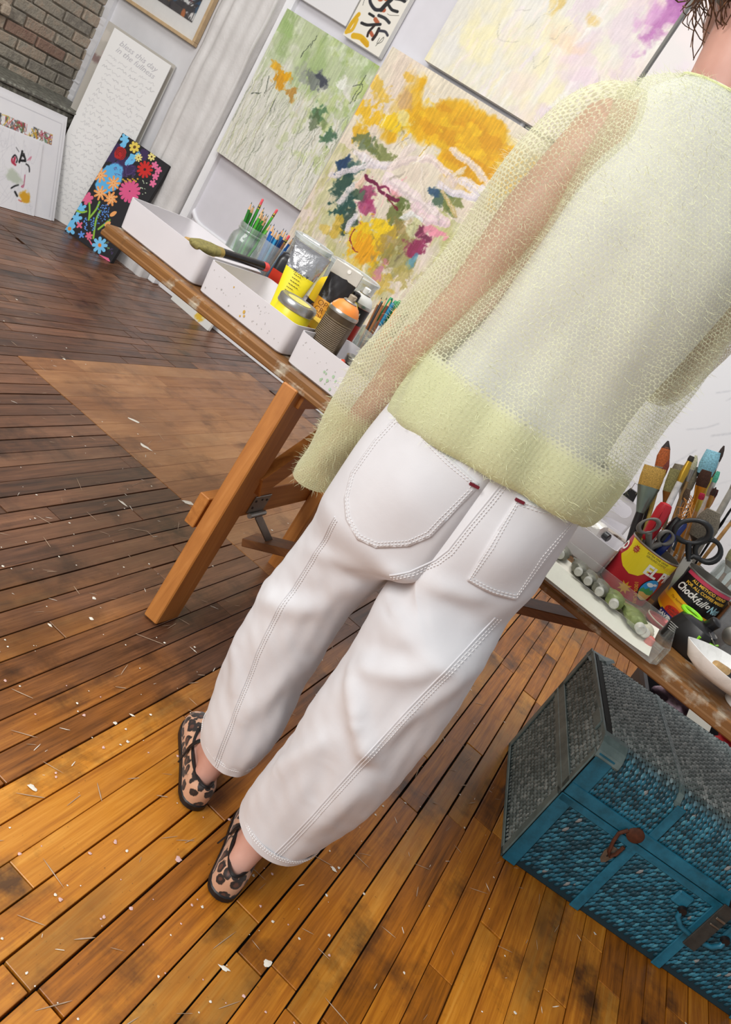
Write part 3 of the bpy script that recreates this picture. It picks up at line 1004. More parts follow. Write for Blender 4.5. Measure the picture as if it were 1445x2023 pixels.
m.box((0, -.012, .35), (.59, .002, .66))
m.build('glazing', glass('picture_glass', (1, 1, 1), .02, .04), t)

# ---- tall lettered board and the canvas behind it
a = Art(0.335, 1.05, 420, 'ecebe9', 61)
for ln in range(31):
    y0 = .075 + ln * .031
    x = a.r.uniform(.02, .05)
    end = a.r.uniform(.24, .31)
    while x < end:
        wl = a.r.uniform(.02, .06)
        pts = []
        xx = x
        while xx < x + wl:
            pts.append((xx, y0 + a.r.uniform(-.006, .006) + (a.r.rand() < .2) * -.009))
            xx += a.r.uniform(.0035, .007)
        if len(pts) > 2 and not (ln < 2):
            a.stroke(pts, .0011, 'b5b3b6' if a.r.rand() < .8 else '9e9ca0', .7, raw=True)
        x += wl + a.r.uniform(.008, .016)
t = hang('lettered_board', a, 'tall white board covered in grey handwriting leaning in the wall corner', 'board', (-3.418, 3.655, 0.0), yaw=math.radians(30), lean=0.075, depth=.018, face=m_ink, surface='written_face', edge='board_core')
m = MB()
for s, x0, z0 in (('bless this day', .165, .995), ('in the fullness', .165, .958)):
    flat_text(m, s, .042, (x0 - .1675, -.0004, z0), (1, 0, -.06), (0, 0, 1), shear=.35)
m.build('handwriting', pm('pencil_grey', 'c6c4c8', .8), t)
a = Art(0.40, 1.06, 120, 'b6b0a6', 63)
for _ in range(60):
    a.blob((a.r.rand(), a.r.rand()), .04, .03, ['8e8880', 'd9d3cc', '6c4a48', '3a2c2e', 'cfc7bd', 'c9a0a0'][a.r.randint(6)], .7, .8, .03)
hang('smeared_canvas', a, 'paint smeared canvas standing behind the handwritten board', 'painting', (-3.480, 3.715, 0.0), yaw=math.radians(28), lean=0.045, depth=.03)

# ---- black flower picture
a = Art(0.335, 0.625, 640, '15141a', 71)
a.soft = 0.10
a.affine((745, 110), (1325, 515), (40, 1225))
def petals(c, n, r, w, col, ph=0.0, core=None, squash=1.0):
    cx, cy = a.m(c)
    for k in range(n):
        t = ph + 2 * PI * k / n
        a.stroke([(cx + .25 * r * math.cos(t), cy + .25 * r * math.sin(t) * squash), (cx + r * math.cos(t), cy + r * math.sin(t) * squash)], w, col, 1, raw=True)
    if core:
        a.blob(c, w * 1.1, w * 1.1, core, 1, .2, .01)
a.blob((760, 500), .075, .06, '352050', 1, .5, .03)
a.blob((640, 330), .05, .06, '3a2458', .9, .5, .03)
a.blob((1000, 370), .03, .03, '3a2458', .9, .5, .02)
a.blob((590, 640), .068, .10, '5db4e8', 1, .15, .03, ang=0.15)
a.blob((860, 410), .022, .05, '6cc0ee', 1, .6, .02, ang=.3)
a.blob((760, 230), .018, .03, '6cc0ee', 1, .6, .02)
petals((770, 180), 5, .02, .009, '79c8f2')
petals((890, 280), 7, .024, .0085, 'e9cf5a', .2, '6a4a10')
petals((940, 405), 8, .019, .0045, 'efe08a', .1, '8a6a10')
petals((1100, 400), 7, .018, .0055, 'efe08a', .3, '5a3a10')
a.blob((715, 350), .037, .036, 'b81a1c', 1, .25, .02)
for rr in (.030, .022, .013):
    cx, cy = a.m((715, 350))
    a.stroke([(cx + rr * math.cos(t), cy + rr * math.sin(t)) for t in np.linspace(.3 + rr * 90, 5 + rr * 90, 9)], .0022, '6d0c10', .9, raw=True)
petals((1020, 545), 11, .04, .0075, 'cf1f1a', .1, '3a0a0a')
for c in ((1140, 500), (1185, 560), (1150, 630), (1120, 710)):
    petals(c, 5, .015, .0065, 'e8709c', a.r.rand())
for c in ((480, 590), (640, 690), (480, 800), (610, 870)):
    petals(c, 8, .036, .0062, 'f09a4e', a.r.rand(), 'd8701c')
    petals(c, 8, .026, .003, 'f8bd80', .4)
petals((840, 790), 14, .055, .0095, 'e0578a', .1)
petals((320, 860), 6, .026, .011, 'e0608a', .3)
petals((245, 975), 5, .024, .009, '6cc0f0', .2)
for pts in ([(345, 915), (350, 1010), (340, 1110)], [(470, 905), (430, 990), (345, 1090)], [(480, 1010), (430, 1120), (400, 1330)], [(600, 1120), (520, 1180), (460, 1225)], [(190, 1000), (250, 1020), (310, 1010)]):
    a.stroke(pts, .0058, '7aae2e', 1)
    a.stroke(pts, .0018, 'a9cf4a', .8)
for _ in range(70):
    c = (520 + a.r.uniform(-75, 70), 1040 + a.r.uniform(-105, 120))
    a.blob(c, .0035, .003, ['4a86d8', '6aa6ea', '2f5fb0'][a.r.randint(3)], 1, .2, .01)
for c0 in ((290, 1150), (385, 1150)):
    for k in range(14):
        a.blob((c0[0] + a.r.uniform(-22, 22) + k, c0[1] - 60 + k * 11), .005, .0035, '5a92e0', 1, .2, .01)
petals((185, 1090), 5, .026, .010, '74c4f0', .6)
a.blob((120, 1150), .022, .024, '6fc0ee', 1, .3, .02)
petals((100, 1210), 5, .030, .0105, '6fc0ee', .2, 'e08a2a')
petals((480, 1415), 8, .038, .0098, '78c6f2', .25, 'e8821c')
petals((225, 1170), 4, .016, .006, 'e86a88', .3)
petals((345, 1300), 6, .018, .006, 'e86a88', .3)
petals((250, 1285), 5, .016, .005, '5a92e0', .3)
a.stroke([(350, 1350), (380, 1400)], .004, 'e86a88', 1)
for c in ((640, 1050), (575, 1165), (545, 1240)):
    a.blob(c, .012, .024, 'f2a860', 1, .2, .02, ang=.5)
for k in range(10):
    a.blob((755 + k * 20, 650 + (k % 3) * 14), .006, .005, 'c9a02a', 1, .3, .01)
for k in range(12):
    a.blob((960 + a.r.uniform(0, 100), 670 + a.r.uniform(0, 180)), .004, .0025, 'cfe0c0', .9, .3, .01)
for k in range(8):
    a.stroke([(480 + k * 15, 1530 + k * 6), (500 + k * 15, 1565 + k * 6)], .003, 'ea6a92', 1)
for k in range(6):
    a.scrib((610 + a.r.uniform(-40, 40), 1360 + a.r.uniform(-60, 160)), .012, .012, .0016, ['6a8f5a', '4a3a6a'][k % 2], 4)
for _ in range(26):
    a.scrib((760 + a.r.uniform(-110, 140), 510 + a.r.uniform(-80, 110)), .012, .012, .0012, '5f4684', 3, .8)
hang('flower_painting', a, 'black canvas painted with bright blue, orange, pink and red flowers', 'painting', (-3.137, 3.605, 0.0), yaw=math.radians(9), lean=0.19, depth=.03, side=pm('black_canvas_edge', '17161a', .7))

# ---- sheets of drawings leaning on the ledge
def sheet(seed, w, h):
    b = Art(w, h, 260, 'f1f0f3', seed)
    b.lay(.3 * np.clip((b.fbm(.1) - .5) * 4, 0, 1), 'e4e3ea')
    return b
grp = 'drawings leaning on the ledge'
lean = math.atan2(0.20, 0.52)
def put_sheet(b, ymid, dx, label):
    return hang('drawing_sheet', b, label, 'drawing', (-3.385 - dx, ymid, 0.002), yaw=math.radians(90), lean=lean, depth=.003, face=m_ink, group=None, surface='drawn_face', edge='paper_back', side=pm('white_paper', 'efeef0', .85, var=.03))
b = sheet(83, .72, .555)
put_sheet(b, 3.22, .012, 'plain white mount sheet standing at the back of leaning drawings')
b = sheet(81, .70, .53)
b.stroke([(.02, .04), (.98, .035), (.975, .97)], .0015, 'b9b8bf', .9, smooth=False)
b.affine((-525, -95), (835, 574), (-890, 1223))
clean = b.C.copy()
for _ in range(130):
    x, y = b.r.uniform(-500, 640), 0
    y = 540 + x * .43 + b.r.uniform(-110, 110)
    b.scrib((x, y), .028, .028, b.r.uniform(.0012, .004), ['2a2a2c', '3a3a40', 'b8402c', '4f7a4a', 'd9b53a', 'a83c50', '6a6a70', 'e7e3dc'][b.r.randint(8)], 4, .9)
(ua, va), (ub, vb) = b.m((45, 445)), b.m((612, 872))
outside = (b.X > b.m((625, 785))[0]) | (b.Y < va) | (b.Y > vb)
b.C[outside] = clean[outside]
put_sheet(b, 3.205, .006, 'white sheet with a strip of tangled coloured marks, behind front drawing')
b = sheet(82, .62, .38)
for _ in range(16):
    b.scrib((b.r.uniform(.55, .95), b.r.uniform(.05, .9)), .06, .1, .0006, 'd3d2d8', 5, .8)
b.affine((-937, 266), (633, 881), (-1211, 1277))
for pts, w, col in (([(70, 1030), (120, 1000), (150, 1060), (130, 1100)], .004, '1c1a1e'), ([(60, 1050), (60, 1090), (110, 1130)], .006, 'b8304c'), ([(90, 1090), (110, 1040)], .007, 'c23a56'), ([(180, 1100), (220, 1030), (250, 960)], .006, '141416'), ([(200, 1080), (260, 1090), (290, 1090), (270, 1000)], .006, '1a1a1c'), ([(230, 1000), (290, 1060)], .004, '1a1a1c'),
                    ([(300, 1140), (345, 1180), (345, 1250)], .004, '1c1c1e'), ([(330, 1090), (400, 1050), (370, 1090)], .003, 'd98aa0'), ([(260, 1290), (220, 1440), (180, 1440), (230, 1420)], .003, 'c0587a'), ([(0, 1440), (60, 1420), (130, 1410)], .004, '1c1c1e'), ([(60, 1500), (90, 1560)], .006, '1c1c1e'), ([(150, 900), (190, 960)], .002, '3a3a3c'), ([(110, 1620), (160, 1650)], .003, 'd8604a')):
    b.stroke(pts, w, col, 1)
b.blob((80, 1300), .075, .035, 'c3ccba', .9, .5, .03, ang=.3)
b.blob((220, 1590), .042, .035, 'e3aa2c', 1, .5, .02)
put_sheet(b, 3.11, -.003, 'front white drawing sheet with black scribble and yellow patch')

# ---- small canvas standing on the floor below the table
a = Art(.335, .30, 260, 'e0dfda', 91)
for _ in range(14):
    a.blob((a.r.rand(), a.r.uniform(.2, .9)), .05, .04, ['c9c8c2', 'eceae4', 'b9b8b4'][a.r.randint(3)], .7, .8, .03)
for c in ((.5, .35), (.75, .6), (.62, .5), (.7, .85)):
    a.blob(c, .045, .04, 'e0b32a', .9, .7, .02)
for k in range(3):
    a.stroke([(.3 + .03 * k, .25), (.3 + .03 * k, .55), (.5, .78 + .03 * k), (.75, .7), (.85, .5 - .04 * k)], .005, '18181a', 1)
hang('small_coil_canvas', a, 'small canvas with black coils and yellow patches standing on the floor', 'painting', (-2.48, 3.79, 0), yaw=math.radians(-7), lean=.2, depth=.02)

# ---- white panel with rounded tubular rim behind the hung pictures
t = thing('white_panel_table', 'white folding table top with rounded tubular rim stood against the wall', 'folding table', (-2.845, 3.853, 0.43))
pw, ph, rc = 1.42, 2.1, .13
def rrect(w, h, r, n=8):
    out = []
    for cx, cz, a0 in ((w - r, r, -PI / 2), (w - r, h - r, 0), (r, h - r, PI / 2), (r, r, PI)):
        for k in range(n + 1):
            q = a0 + PI / 2 * k / n
            out.append((cx + r * math.cos(q), cz + r * math.sin(q)))
    return out
m = MB()
m.prism(rrect(pw, ph, rc), 0.012, .022, X=(1, 0, 0), Y=(0, 0, 1), Z=(0, 1, 0))
m.build('panel', pm('white_plastic_panel', 'dad8de', .5, var=.02), t)
m = MB()
m.tube([(x, 0.012, z) for x, z in rrect(pw, ph, rc)], .013, n=10, closed=True)
m.build('rim', pm('white_plastic_rim', 'ececf0', .35, var=.02), t, smooth=True)
# ================================================================ WORK TABLE AND WHAT STANDS ON IT
def wood(name, tones, rough=0.5, axis=0, gs=1.0, stain=None):
    t = NT(name)
    v = t.co()
    sc = [60 * gs, 60 * gs, 60 * gs]
    sc[axis] = 3.0 * gs
    g = t.noise(t.scale(v, tuple(sc)), 1.0, 5.0, 0.6, dist=0.5)
    n = t.noise(v, 6.0, 3.0)
    f = t.math('ADD', t.math('MULTIPLY', g, 0.7), t.math('MULTIPLY', n, 0.3))
    c = t.ramp(f, [(0.3, tones[0]), (0.55, tones[1]), (0.75, tones[2])])
    if stain:
        s = t.noise(v, 11.0, 5.0, 0.65)
        c = t.mix(t.math('MULTIPLY', t.math('SUBTRACT', s, 0.53), 9.0, clamp=True), c, lin4(stain))
        s2 = t.noise(t.scale(v, (1.3, 1.1, 1)), 17.0, 4.0, 0.6)
        c = t.mix(t.math('MULTIPLY', t.math('SUBTRACT', s2, 0.60), 9.0, clamp=True), c, lin4('4a3420'))
    t.set(Base_Color=c, Roughness=rough)
    t.bump(g, 0.3, 0.001)
    return t.m
m_top = wood('paint_stained_table_wood', ['5a3a1c', '865a2a', 'a5763c'], .5, 0, .8, stain='a89c88')
m_leg = wood('orange_pine_z', ['9a5c25', 'b97838', 'cb8d4e'], .5, 2, .8)
m_legy = wood('orange_pine_y', ['9a5c25', 'b97838', 'cb8d4e'], .5, 1, .8)
m_dkleg = wood('dark_brown_pine', ['5c3517', '7d4c22', '96612f'], .55, 0, .8)  # darker brown wood for the folding brace and the small box
TY = math.radians(-2.3)
def tw(x):            # table front edge in world y for a world x
    return 1.602 + math.tan(TY) * (x + 1.375)
TZ = 0.70
t = thing('work_table', 'long trestle work table with paint stained wooden top', 'table', (-1.375, 1.602, 0), TY)
m = MB()
m.box((1.25, .36, TZ - .011), (2.5, .72, .022), bev=.004)
m.build('tabletop', m_top, t)
m = MB()
m.box((1.25, .005, TZ - .024), (2.5, .02, .014), bev=.003)
m.build('edge_strip', m_top, t)

def trestle(x, label, extra):
    y0 = tw(x)
    q = thing('trestle', label, 'trestle', (x, y0, 0), 0)
    front = MB()
    front.bar((.022, -.02, 0.0), (0, .035, TZ - .03), .042, .095, side=(0, 1, 0), bev=.003)
    front.build('leg', m_leg, q)
    b = MB()
    b.bar((0, .62, 0.0), (0, .58, TZ - .03), .042, .09, side=(0, 1, 0), bev=.003)
    b.build('leg', m_leg, q)
    b = MB()
    b.bar((-.036, -.03, .295), (-.036, .66, .295), .03, .088, side=(0, 0, 1), bev=.002)
    b.build('rail', m_legy, q)
    b = MB()
    b.bar((.02, .07, .40), (.03, .46, .66), .03, .07, side=(0, -.4, 1), bev=.002)
    b.build('brace', m_legy, q)
    b = MB()
    b.bar((0, .02, TZ - .049), (0, .66, TZ - .049), .06, .04, side=(0, 0, 1), bev=.002)
    b.build('head_rail', m_legy, q)
    if extra:
        b = MB()
        b.bar((-.035, .365, .125), (1.04, .455, .64), .095, .024, side=(-.4, 0, 1), bev=.002)
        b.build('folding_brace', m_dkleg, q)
        m_zinc = pm('dull_zinc', '8f8d88', .4, .9)
        h = MB()
        h.box((-.019, .245, .288), (.004, .085, .055), bev=.001)
        h.build('hinge_leaf', m_zinc, q)
        h = MB()
        h.tube([(-.012, .215, .255), (-.012, .295, .255)], .0075, n=10)
        h.build('hinge_pin', m_zinc, q, smooth=True)
        h = MB()
        h.bar((-.012, .26, .252), (.02, .385, .15), .026, .004, side=(1, 0, .3), bev=.001)
        h.bar((.02, .383, .15), (.06, .49, .142), .026, .004, side=(0, 0, 1), bev=.001)
        h.build('hinge_strap', m_zinc, q)
        for dy, dz in ((-.03, .01), (0, .012), (.028, .008), (-.03, -.012)):
            h = MB()
            h.lathe([(.0035, 0), (.0035, .0015)], (-.0168, .245 + dy, .291 + dz), (1, 0, 0), 8)
            h.build('screw', pm('dark_screw', '3a3836', .4, .8), q)
    return q
trestle(-.71, 'orange pine trestle with zinc strap hinge standing beneath white bins', True)
q = trestle(1.085, 'orange pine trestle under the table end beyond the wicker trunk', False)

# ---- white plastic bins
m_bin = pm('white_bin_plastic', 'd6d3d6', .42, var=.03, scale=6)
m_binin = pm('ivory_bin_inside', 'ece8dc', .5, var=.03)
def rring(w, d, r, z, n=5, cx=0, cy=0):
    out = []
    for sx, sy, a0 in ((1, -1, -PI / 2), (1, 1, 0), (-1, 1, PI / 2), (-1, -1, PI)):
        for k in range(n + 1):
            q = a0 + PI / 2 * k / n
            out.append(Vector((cx + sx * (w / 2 - r) + r * math.cos(q), cy + sy * (d / 2 - r) + r * math.sin(q), z)))
    return out
def bin_box(label, x0, x1, y0, d, h, yaw=TY, specks=True, z=TZ, group='white plastic bins on the table'):
    w = x1 - x0
    q = thing('plastic_bin', label, 'bin', ((x0 + x1) / 2, y0 + d / 2, z), yaw, group)
    m = MB()
    r = .016
    rings = [rring(w - .02, d - .02, r * .7, 0.0), rring(w - .008, d - .008, r, .005), rring(w, d, r, h - .003), rring(w, d, r, h), rring(w - .005, d - .005, r - .001, h), rring(w - .010, d - .010, r, .005)]
    m.loft(rings)
    m.build('bin_shell', m_bin, q, smooth=True)
    if specks:
        s = MB()
        for _ in range(34):
            px, pz, rr = rng.uniform(-w / 2 + .02, w / 2 - .02), rng.uniform(.01, h - .01), rng.uniform(.0006, .0016)
            n = 6
            s.add([(px + rr * math.cos(k * PI / 3) * rng.uniform(.6, 1.6), -d / 2 - .0004 + .004 * (1 - pz / h), pz + rr * math.sin(k * PI / 3) * rng.uniform(.6, 1.8)) for k in range(n)], [tuple(range(n))])
        s.build('paint_specks', pm('faint_paint_specks', 'a8a5a2', .6), q, fix=False)['kind'] = 'stuff'
    return q
b1 = bin_box('white bin holding a wooden block at the end of the table', -1.37, -1.092, 1.633, .25, .082, specks=False)
b2 = bin_box('white speckled bin holding the yellow tube and yellow jar', -1.075, -.79, 1.617, .26, .082)
b3 = bin_box('white bin with green paint smudge holding the brown spray can', -.772, -.49, 1.597, .25, .082)
s = MB()
for k in range(9):
    splat_x, splat_z, rr = -.02 + rng.uniform(-.02, .02), .028 + rng.uniform(-.018, .014), rng.uniform(.001, .003)
    s.add([(splat_x + rr * math.cos(a) * rng.uniform(.6, 1.4), -.1253 + .003 * (1 - splat_z / .08), splat_z + rr * 1.5 * math.sin(a)) for a in np.linspace(0, 5.4, 7)], [tuple(range(7))])
s.build('paint_smudge', pm('pale_green_paint', 'a9c7a4', .6), b3, fix=False)['kind'] = 'stuff'
s = MB()
for cx, cz, rr in ((.005, .030, .0035), (.01, .022, .0025), (.0, .016, .002), (-.05, .062, .0018)):
    s.add([(cx + rr * math.cos(a), -.1305 + .003 * (1 - cz / .08), cz + rr * 1.4 * math.sin(a)) for a in np.linspace(0, 5.4, 7)], [tuple(range(7))])
s.build('paint_smudge', pm('ochre_paint_spot', 'c9a24a', .6), b2, fix=False)['kind'] = 'stuff'

# ---- pencils in jars
m_jar = glass('jar_glass', (.90, .94, .93), .04, .30)
def jar(label, x, y, r, h, cat='jar', neck=True):
    q = thing('glass_jar', label, cat, (x, y, TZ))
    m = MB()
    if neck:
        prof = [(r * .86, 0), (r, .008), (r, h * .66), (r * .96, h * .74), (r * .78, h * .82), (r * .78, h * .85), (r * .83, h * .86), (r * .83, h * .885), (r * .78, h * .895), (r * .82, h * .93), (r * .8, h)]
    else:
        prof = [(r * .9, 0), (r, .008), (r, h)]
    inn = [(max(a - .0025, .001), max(b, .005)) for a, b in prof[::-1]]
    m.lathe(prof + inn, n=28)
    m.build('jar_wall', m_jar, q, smooth=True)
    return q
m_pw = pm('bare_pencil_wood', 'd9ad7c', .7)
def pencil(base, tip, col, kind, label, group, dark='2a2a2c'):
    base, tip = Vector(base), Vector(tip)
    q = thing('pencil', label, 'pencil', base, 0, group)
    d = (tip - base)
    L = d.length
    d.normalize()
    r = .0037
    mm = pm('pencil_paint_' + col, col, .35, var=.06)
    m = MB()
    if kind == 'point':
        m.lathe([(r, 0), (r, L - .022)], axis=d, n=6)
        m.build('pencil_barrel', mm, q)
        m = MB()
        m.lathe([(r, L - .022), (.0013, L - .006)], axis=d, n=8)
        m.build('sharpened_wood', m_pw, q)
        m = MB()
        m.lathe([(.0013, L - .006), (.0003, L)], axis=d, n=6)
        m.build('pencil_lead', pm('lead_' + dark, dark, .4), q)
    else:
        m.lathe([(r, 0), (r, L - .026)], axis=d, n=6)
        m.build('pencil_barrel', mm, q)
        m = MB()
        m.lathe([(r * 1.05, L - .026), (r * 1.05, L - .013)], axis=d, n=10)
        m.build('pencil_ferrule', pm('gold_black_ferrule', 'b8a04a', .35, .8), q)
        m = MB()
        m.lathe([(r * 1.1, L - .022), (r * 1.1, L - .019)], axis=d, n=10)
        m.build('ferrule_band', pm('black_band', '1a1a1c', .4), q)
        m = MB()
        m.lathe([(r * .98, L - .013), (r * .98, L - .003), (r * .6, L)], axis=d, n=10)
        m.build('eraser', pm('red_eraser', 'd9505a', .7), q)
    return q
GX, GY = -1.248, 1.995
jar('clear glass jar crammed with green pencils', GX, GY, .05, .152)
gcols = ['2f8f2c', '1f5a24', '4fae3a', '3a9a3a', '6fbf4a', '2a7a2e']
for k in range(17):
    a = 2 * PI * k / 17 + .3
    rr = .030 if k % 3 else .013
    lean = (rng.uniform(-.006, .028), rng.uniform(-.012, .012))
    er = k in (2, 7, 12)
    zt = TZ + rng.uniform(.185, .215) + (.018 if er else 0)
    pencil((GX + .55 * rr * math.cos(a), GY + .55 * rr * math.sin(a), TZ + .008), (GX + rr * math.cos(a) * 1.15 + lean[0] - .018, GY + rr * math.sin(a) * .9 + lean[1], zt), gcols[k % 6], 'eraser' if er else 'point',
           'green pencil with red eraser end up in the glass jar' if er else 'sharpened green pencil standing in the glass jar', 'green erasers-up pencils' if er else 'green pencils', dark='2a4a28')
BX, BY = -1.158, 1.985
jar('clear glass jar packed with blue pencils', BX, BY, .043, .15, neck=False)
bcols = ['1c2a58', '1f5fae', '2a86c8', '2470b8', '3a9ed0', '184a90', '2f8fb0']
for k in range(14):
    a = 2 * PI * k / 14
    rr = .027 if k % 3 else .012
    er = k == 13
    zt = TZ + rng.uniform(.175, .198) + (.014 if er else 0)
    pencil((BX + .6 * rr * math.cos(a), BY + .6 * rr * math.sin(a), TZ + .008), (BX + rr * math.cos(a) * 1.05 - .004 + rng.uniform(-.005, .01), BY + rr * math.sin(a), zt), '8a5a3c' if er else bcols[k % 7], 'eraser' if er else 'point',
           'brown pencil with red eraser end up among blue pencils' if er else 'sharpened blue pencil standing in the glass jar', None if er else 'blue pencils', dark='24344e')

# ---- black bottle with red label
q = thing('paint_bottle', 'black bottle with glowing red label beside the blue pencils', 'bottle', (-1.078, 1.955, TZ), math.radians(25))
m = MB()
m.loft([rring(.058, .05, .012, 0), rring(.062, .054, .014, .004), rring(.062, .054, .014, .135), rring(.05, .044, .014, .152), rring(.028, .028, .012, .158)])
m.build('bottle_body', pm('black_bottle_plastic', '18171a', .3), q, smooth=True)
m = MB()
m.lathe([(.017, .155), (.017, .178), (.014, .18)], n=18)
m.build('bottle_cap', pm('silver_bottle_cap', 'b5b2ae', .3, .8), q, smooth=True)
m = MB()
m.box((-.006, -.0275, .062), (.046, .0012, .085))
m.build('label', pm('red_orange_label', 'c8331c', .35, var=.2, scale=40), q)
m = MB()
flat_text(m, 'IUM', .026, (.026, -.0276, .06), (0, 0, 1), (-1, 0, 0), bold=.001)
m.build('lettering', pm('white_print', 'eeeeea', .5), q)

# ---- clear deli tubs with lids
m_tub = glass('clear_tub_plastic', (.93, .95, .95), .1, .34)
m_lid = glass('milky_lid_plastic', (.9, .94, .95), .12, .75)
def tub(label, x, y, r, h, lab):
    q = thing('plastic_tub', label, 'tub', (x, y, TZ), 0)
    m = MB()
    m.lathe([(r * .8, 0), (r * .82, .004), (r * .97, h), (r * .955, h), (r * .80, .006)], n=32)
    m.build('tub_wall', m_tub, q, smooth=True)
    m = MB()
    m.lathe([(r * 1.02, h - .006), (r * 1.03, h + .004), (r * .98, h + .006), (r * .9, h + .003), (r * .88, h + .004), (.001, h + .004)], n=36, cap=(False, False))
    m.build('tub_lid', m_lid, q, smooth=True)
    m = MB()
    m.lathe([(r * .72, .008), (r * .76, h * .45), (.001, h * .46)], n=24, cap=(True, False))
    m.build('tub_contents', pm('tub_filling_' + lab, lab, .6), q, smooth=True)
    m = MB()
    m.box((-.008, -.012, h + .0055), (.055, .038, .0008), Matrix.Rotation(.5, 3, 'Z'))
    m.build('tub_label', pm('white_sticker', 'f2f1ef', .7, var=.02), q)
    m = MB()
    flat_text(m, 'pulp', .016, (-.008, -.012, h + .0064), (math.cos(.5), math.sin(.5), 0), (-math.sin(.5), math.cos(.5), 0), off=.0002)
    m.build('lettering', pm('black_marker', '1c1c20', .6), q)
    return q
tub('clear lidded tub with white sticker behind silver topped yellow tube', -1.115, 2.095, .062, .20, 'c8cfd2')
tub('wide clear lidded tub with white sticker behind spray cans', -.968, 2.115, .080, .20, 'dadfe2')

# ---- paint tubes standing on their caps
def paint_tube(label, x, y, yaw, r, h, w, body, foil, split, tilt=0.0, name='paint_tube', z=TZ + .006, cap='2a2a2c'):
    q = thing(name, label, 'paint tube', (x, y, z), yaw)
    q.rotation_euler = (tilt, 0, yaw)
    def ring(u):
        zz = .022 + (h - .022) * u
        a = r + (w / 2 - r) * u ** 1.2
        b = max(r * (1 - u ** 1.3), .0018)
        out = []
        for k in range(28):
            t_ = 2 * PI * k / 28
            cr = 1 + (.10 * math.sin(5 * t_ + 17 * u) + .07 * math.sin(11 * t_ - 23 * u)) * (1 if u > split else .12)
            out.append(Vector((a * math.cos(t_), b * math.sin(t_) * cr + (.004 * math.sin(8 * t_ + 30 * u) if u > split else 0) * (1 - u), zz)))
        return out
    n = 12
    us = [split * k / n for k in range(n + 1)]
    m = MB()
    m.loft([ring(u) for u in us], cap=(True, False))
    m.build('tube_label', body, q, smooth=True)
    us = [split + (1 - split) * k / 14 for k in range(15)]
    m = MB()
    m.loft([ring(u) for u in us], cap=(False, True))
    m.build('tube_end', foil, q, smooth=True)
    m = MB()
    m.lathe([(r * .62, 0), (r * .62, .018), (r * .5, .023)], n=18)
    m.build('tube_cap', pm('tube_cap_' + cap, cap, .4), q, smooth=True)
    return q
m_foil = pm('crumpled_silver_foil', 'c4c4c6', .22, .95, var=.1, bump=.6, bscale=70)
m_yel = pm('bright_yellow_label', 'f0e02a', .35, var=.04)
q = paint_tube('yellow paint tube with crumpled silver foil end, standing in bin', -.938, 1.775, math.radians(20), .026, .215, .10, m_yel, m_foil, .66)
m = MB()
for k in range(11):
    zz = .058 + k * .0085
    wln = rng.uniform(.018, .034)
    for j in range(4):
        m.box((-.012 + j * wln / 4 + wln / 8, -.0262 + .001 * k * .9, zz), (wln / 4 - .0018, .0006, .0016))
m.build('small_print', pm('black_print', '26241c', .5), q)
m = MB()
flat_text(m, 'RIA', .016, (.004, -.0266, .042), (-1, 0, 0), (0, 0, -1), off=.0008, bold=.0006)
flat_text(m, 'A 750 SL', .012, (.004, -.0155, .152), (-1, 0, -.05), (0, 0, -1), off=.003)
m.build('lettering', pm('black_print', '26241c', .5), q)

m_org = pm('orange_ochre_label', 'dd9a22', .4, var=.08)
q = paint_tube('black and ochre acrylic tube with grey hang tab, standing upside down', -.873, 1.865, math.radians(24), .030, .205, .078, m_org, pm('black_tube_plastic', '232022', .3), .55)
m = MB()
m.box((0, 0, .206), (.08, .006, .036), bev=.002)
m.build('hang_tab', pm('grey_hang_tab', 'c9c4ba', .5), q)
m = MB()
m.lathe([(.005, -.0045), (.005, .0045)], (0.004, 0, .212), (0, 1, 0), 14)
m.build('tab_hole', pm('pale_hole', 'f2f0ea', .7), q)
m = MB()
for s, zz in (('OPEN', .112), ('ACRYLIC', .095), ('COLOR', .078), ('OPEN', .061)):
    flat_text(m, s, .020, (0, -.028 + (zz - .06) * .10, zz), (1, 0, 0), (0, 0, 1), off=.0028)
m.build('lettering', pm('brown_print', '7a4a0c', .5), q)

# yellow bottle with black band, green capped bottle, small yellow bottle
def squeeze(label, x, y, r, h, body, band, cap, bz=(.3, .6), name='paint_bottle'):
    q = thing(name, label, 'bottle', (x, y, TZ))
    m = MB()
    m.lathe([(r * .92, 0), (r, .004), (r, h * .72), (r * .9, h * .8), (r * .42, h * .87), (r * .42, h * .9)], n=24)
    m.build('bottle_body', body, q, smooth=True)
    if band:
        m = MB()
        m.lathe([(r * 1.012, h * bz[0]), (r * 1.012, h * bz[1])], n=28, cap=(False, False))
        m.build('label', band, q, smooth=True)
    m = MB()
    m.lathe([(r * .5, h * .88), (r * .46, h * .985), (r * .3, h)], n=16)
    m.build('bottle_cap', cap, q, smooth=True)
    return q
m_blk = pm('black_plastic', '1b1a1c', .35)
m_yp = pm('yellow_plastic', 'efc91a', .35, var=.05)
q = squeeze('yellow bottle with black label band behind yellow paint tube', -.925, 1.925, .034, .20, m_yp, m_blk, pm('green_cap', '2f7a54', .4), (.28, .5))
m = MB()
can_text(m, 'B', .02, .0345, math.radians(-62), .078)
m.build('lettering', pm('white_print', 'eeeeea', .5), q)
squeeze('small bright yellow bottle with black cap beside white spray can', -.838, 1.905, .026, .185, pm('lemon_plastic', 'f2e21c', .35), m_blk, m_blk, (.1, .5))

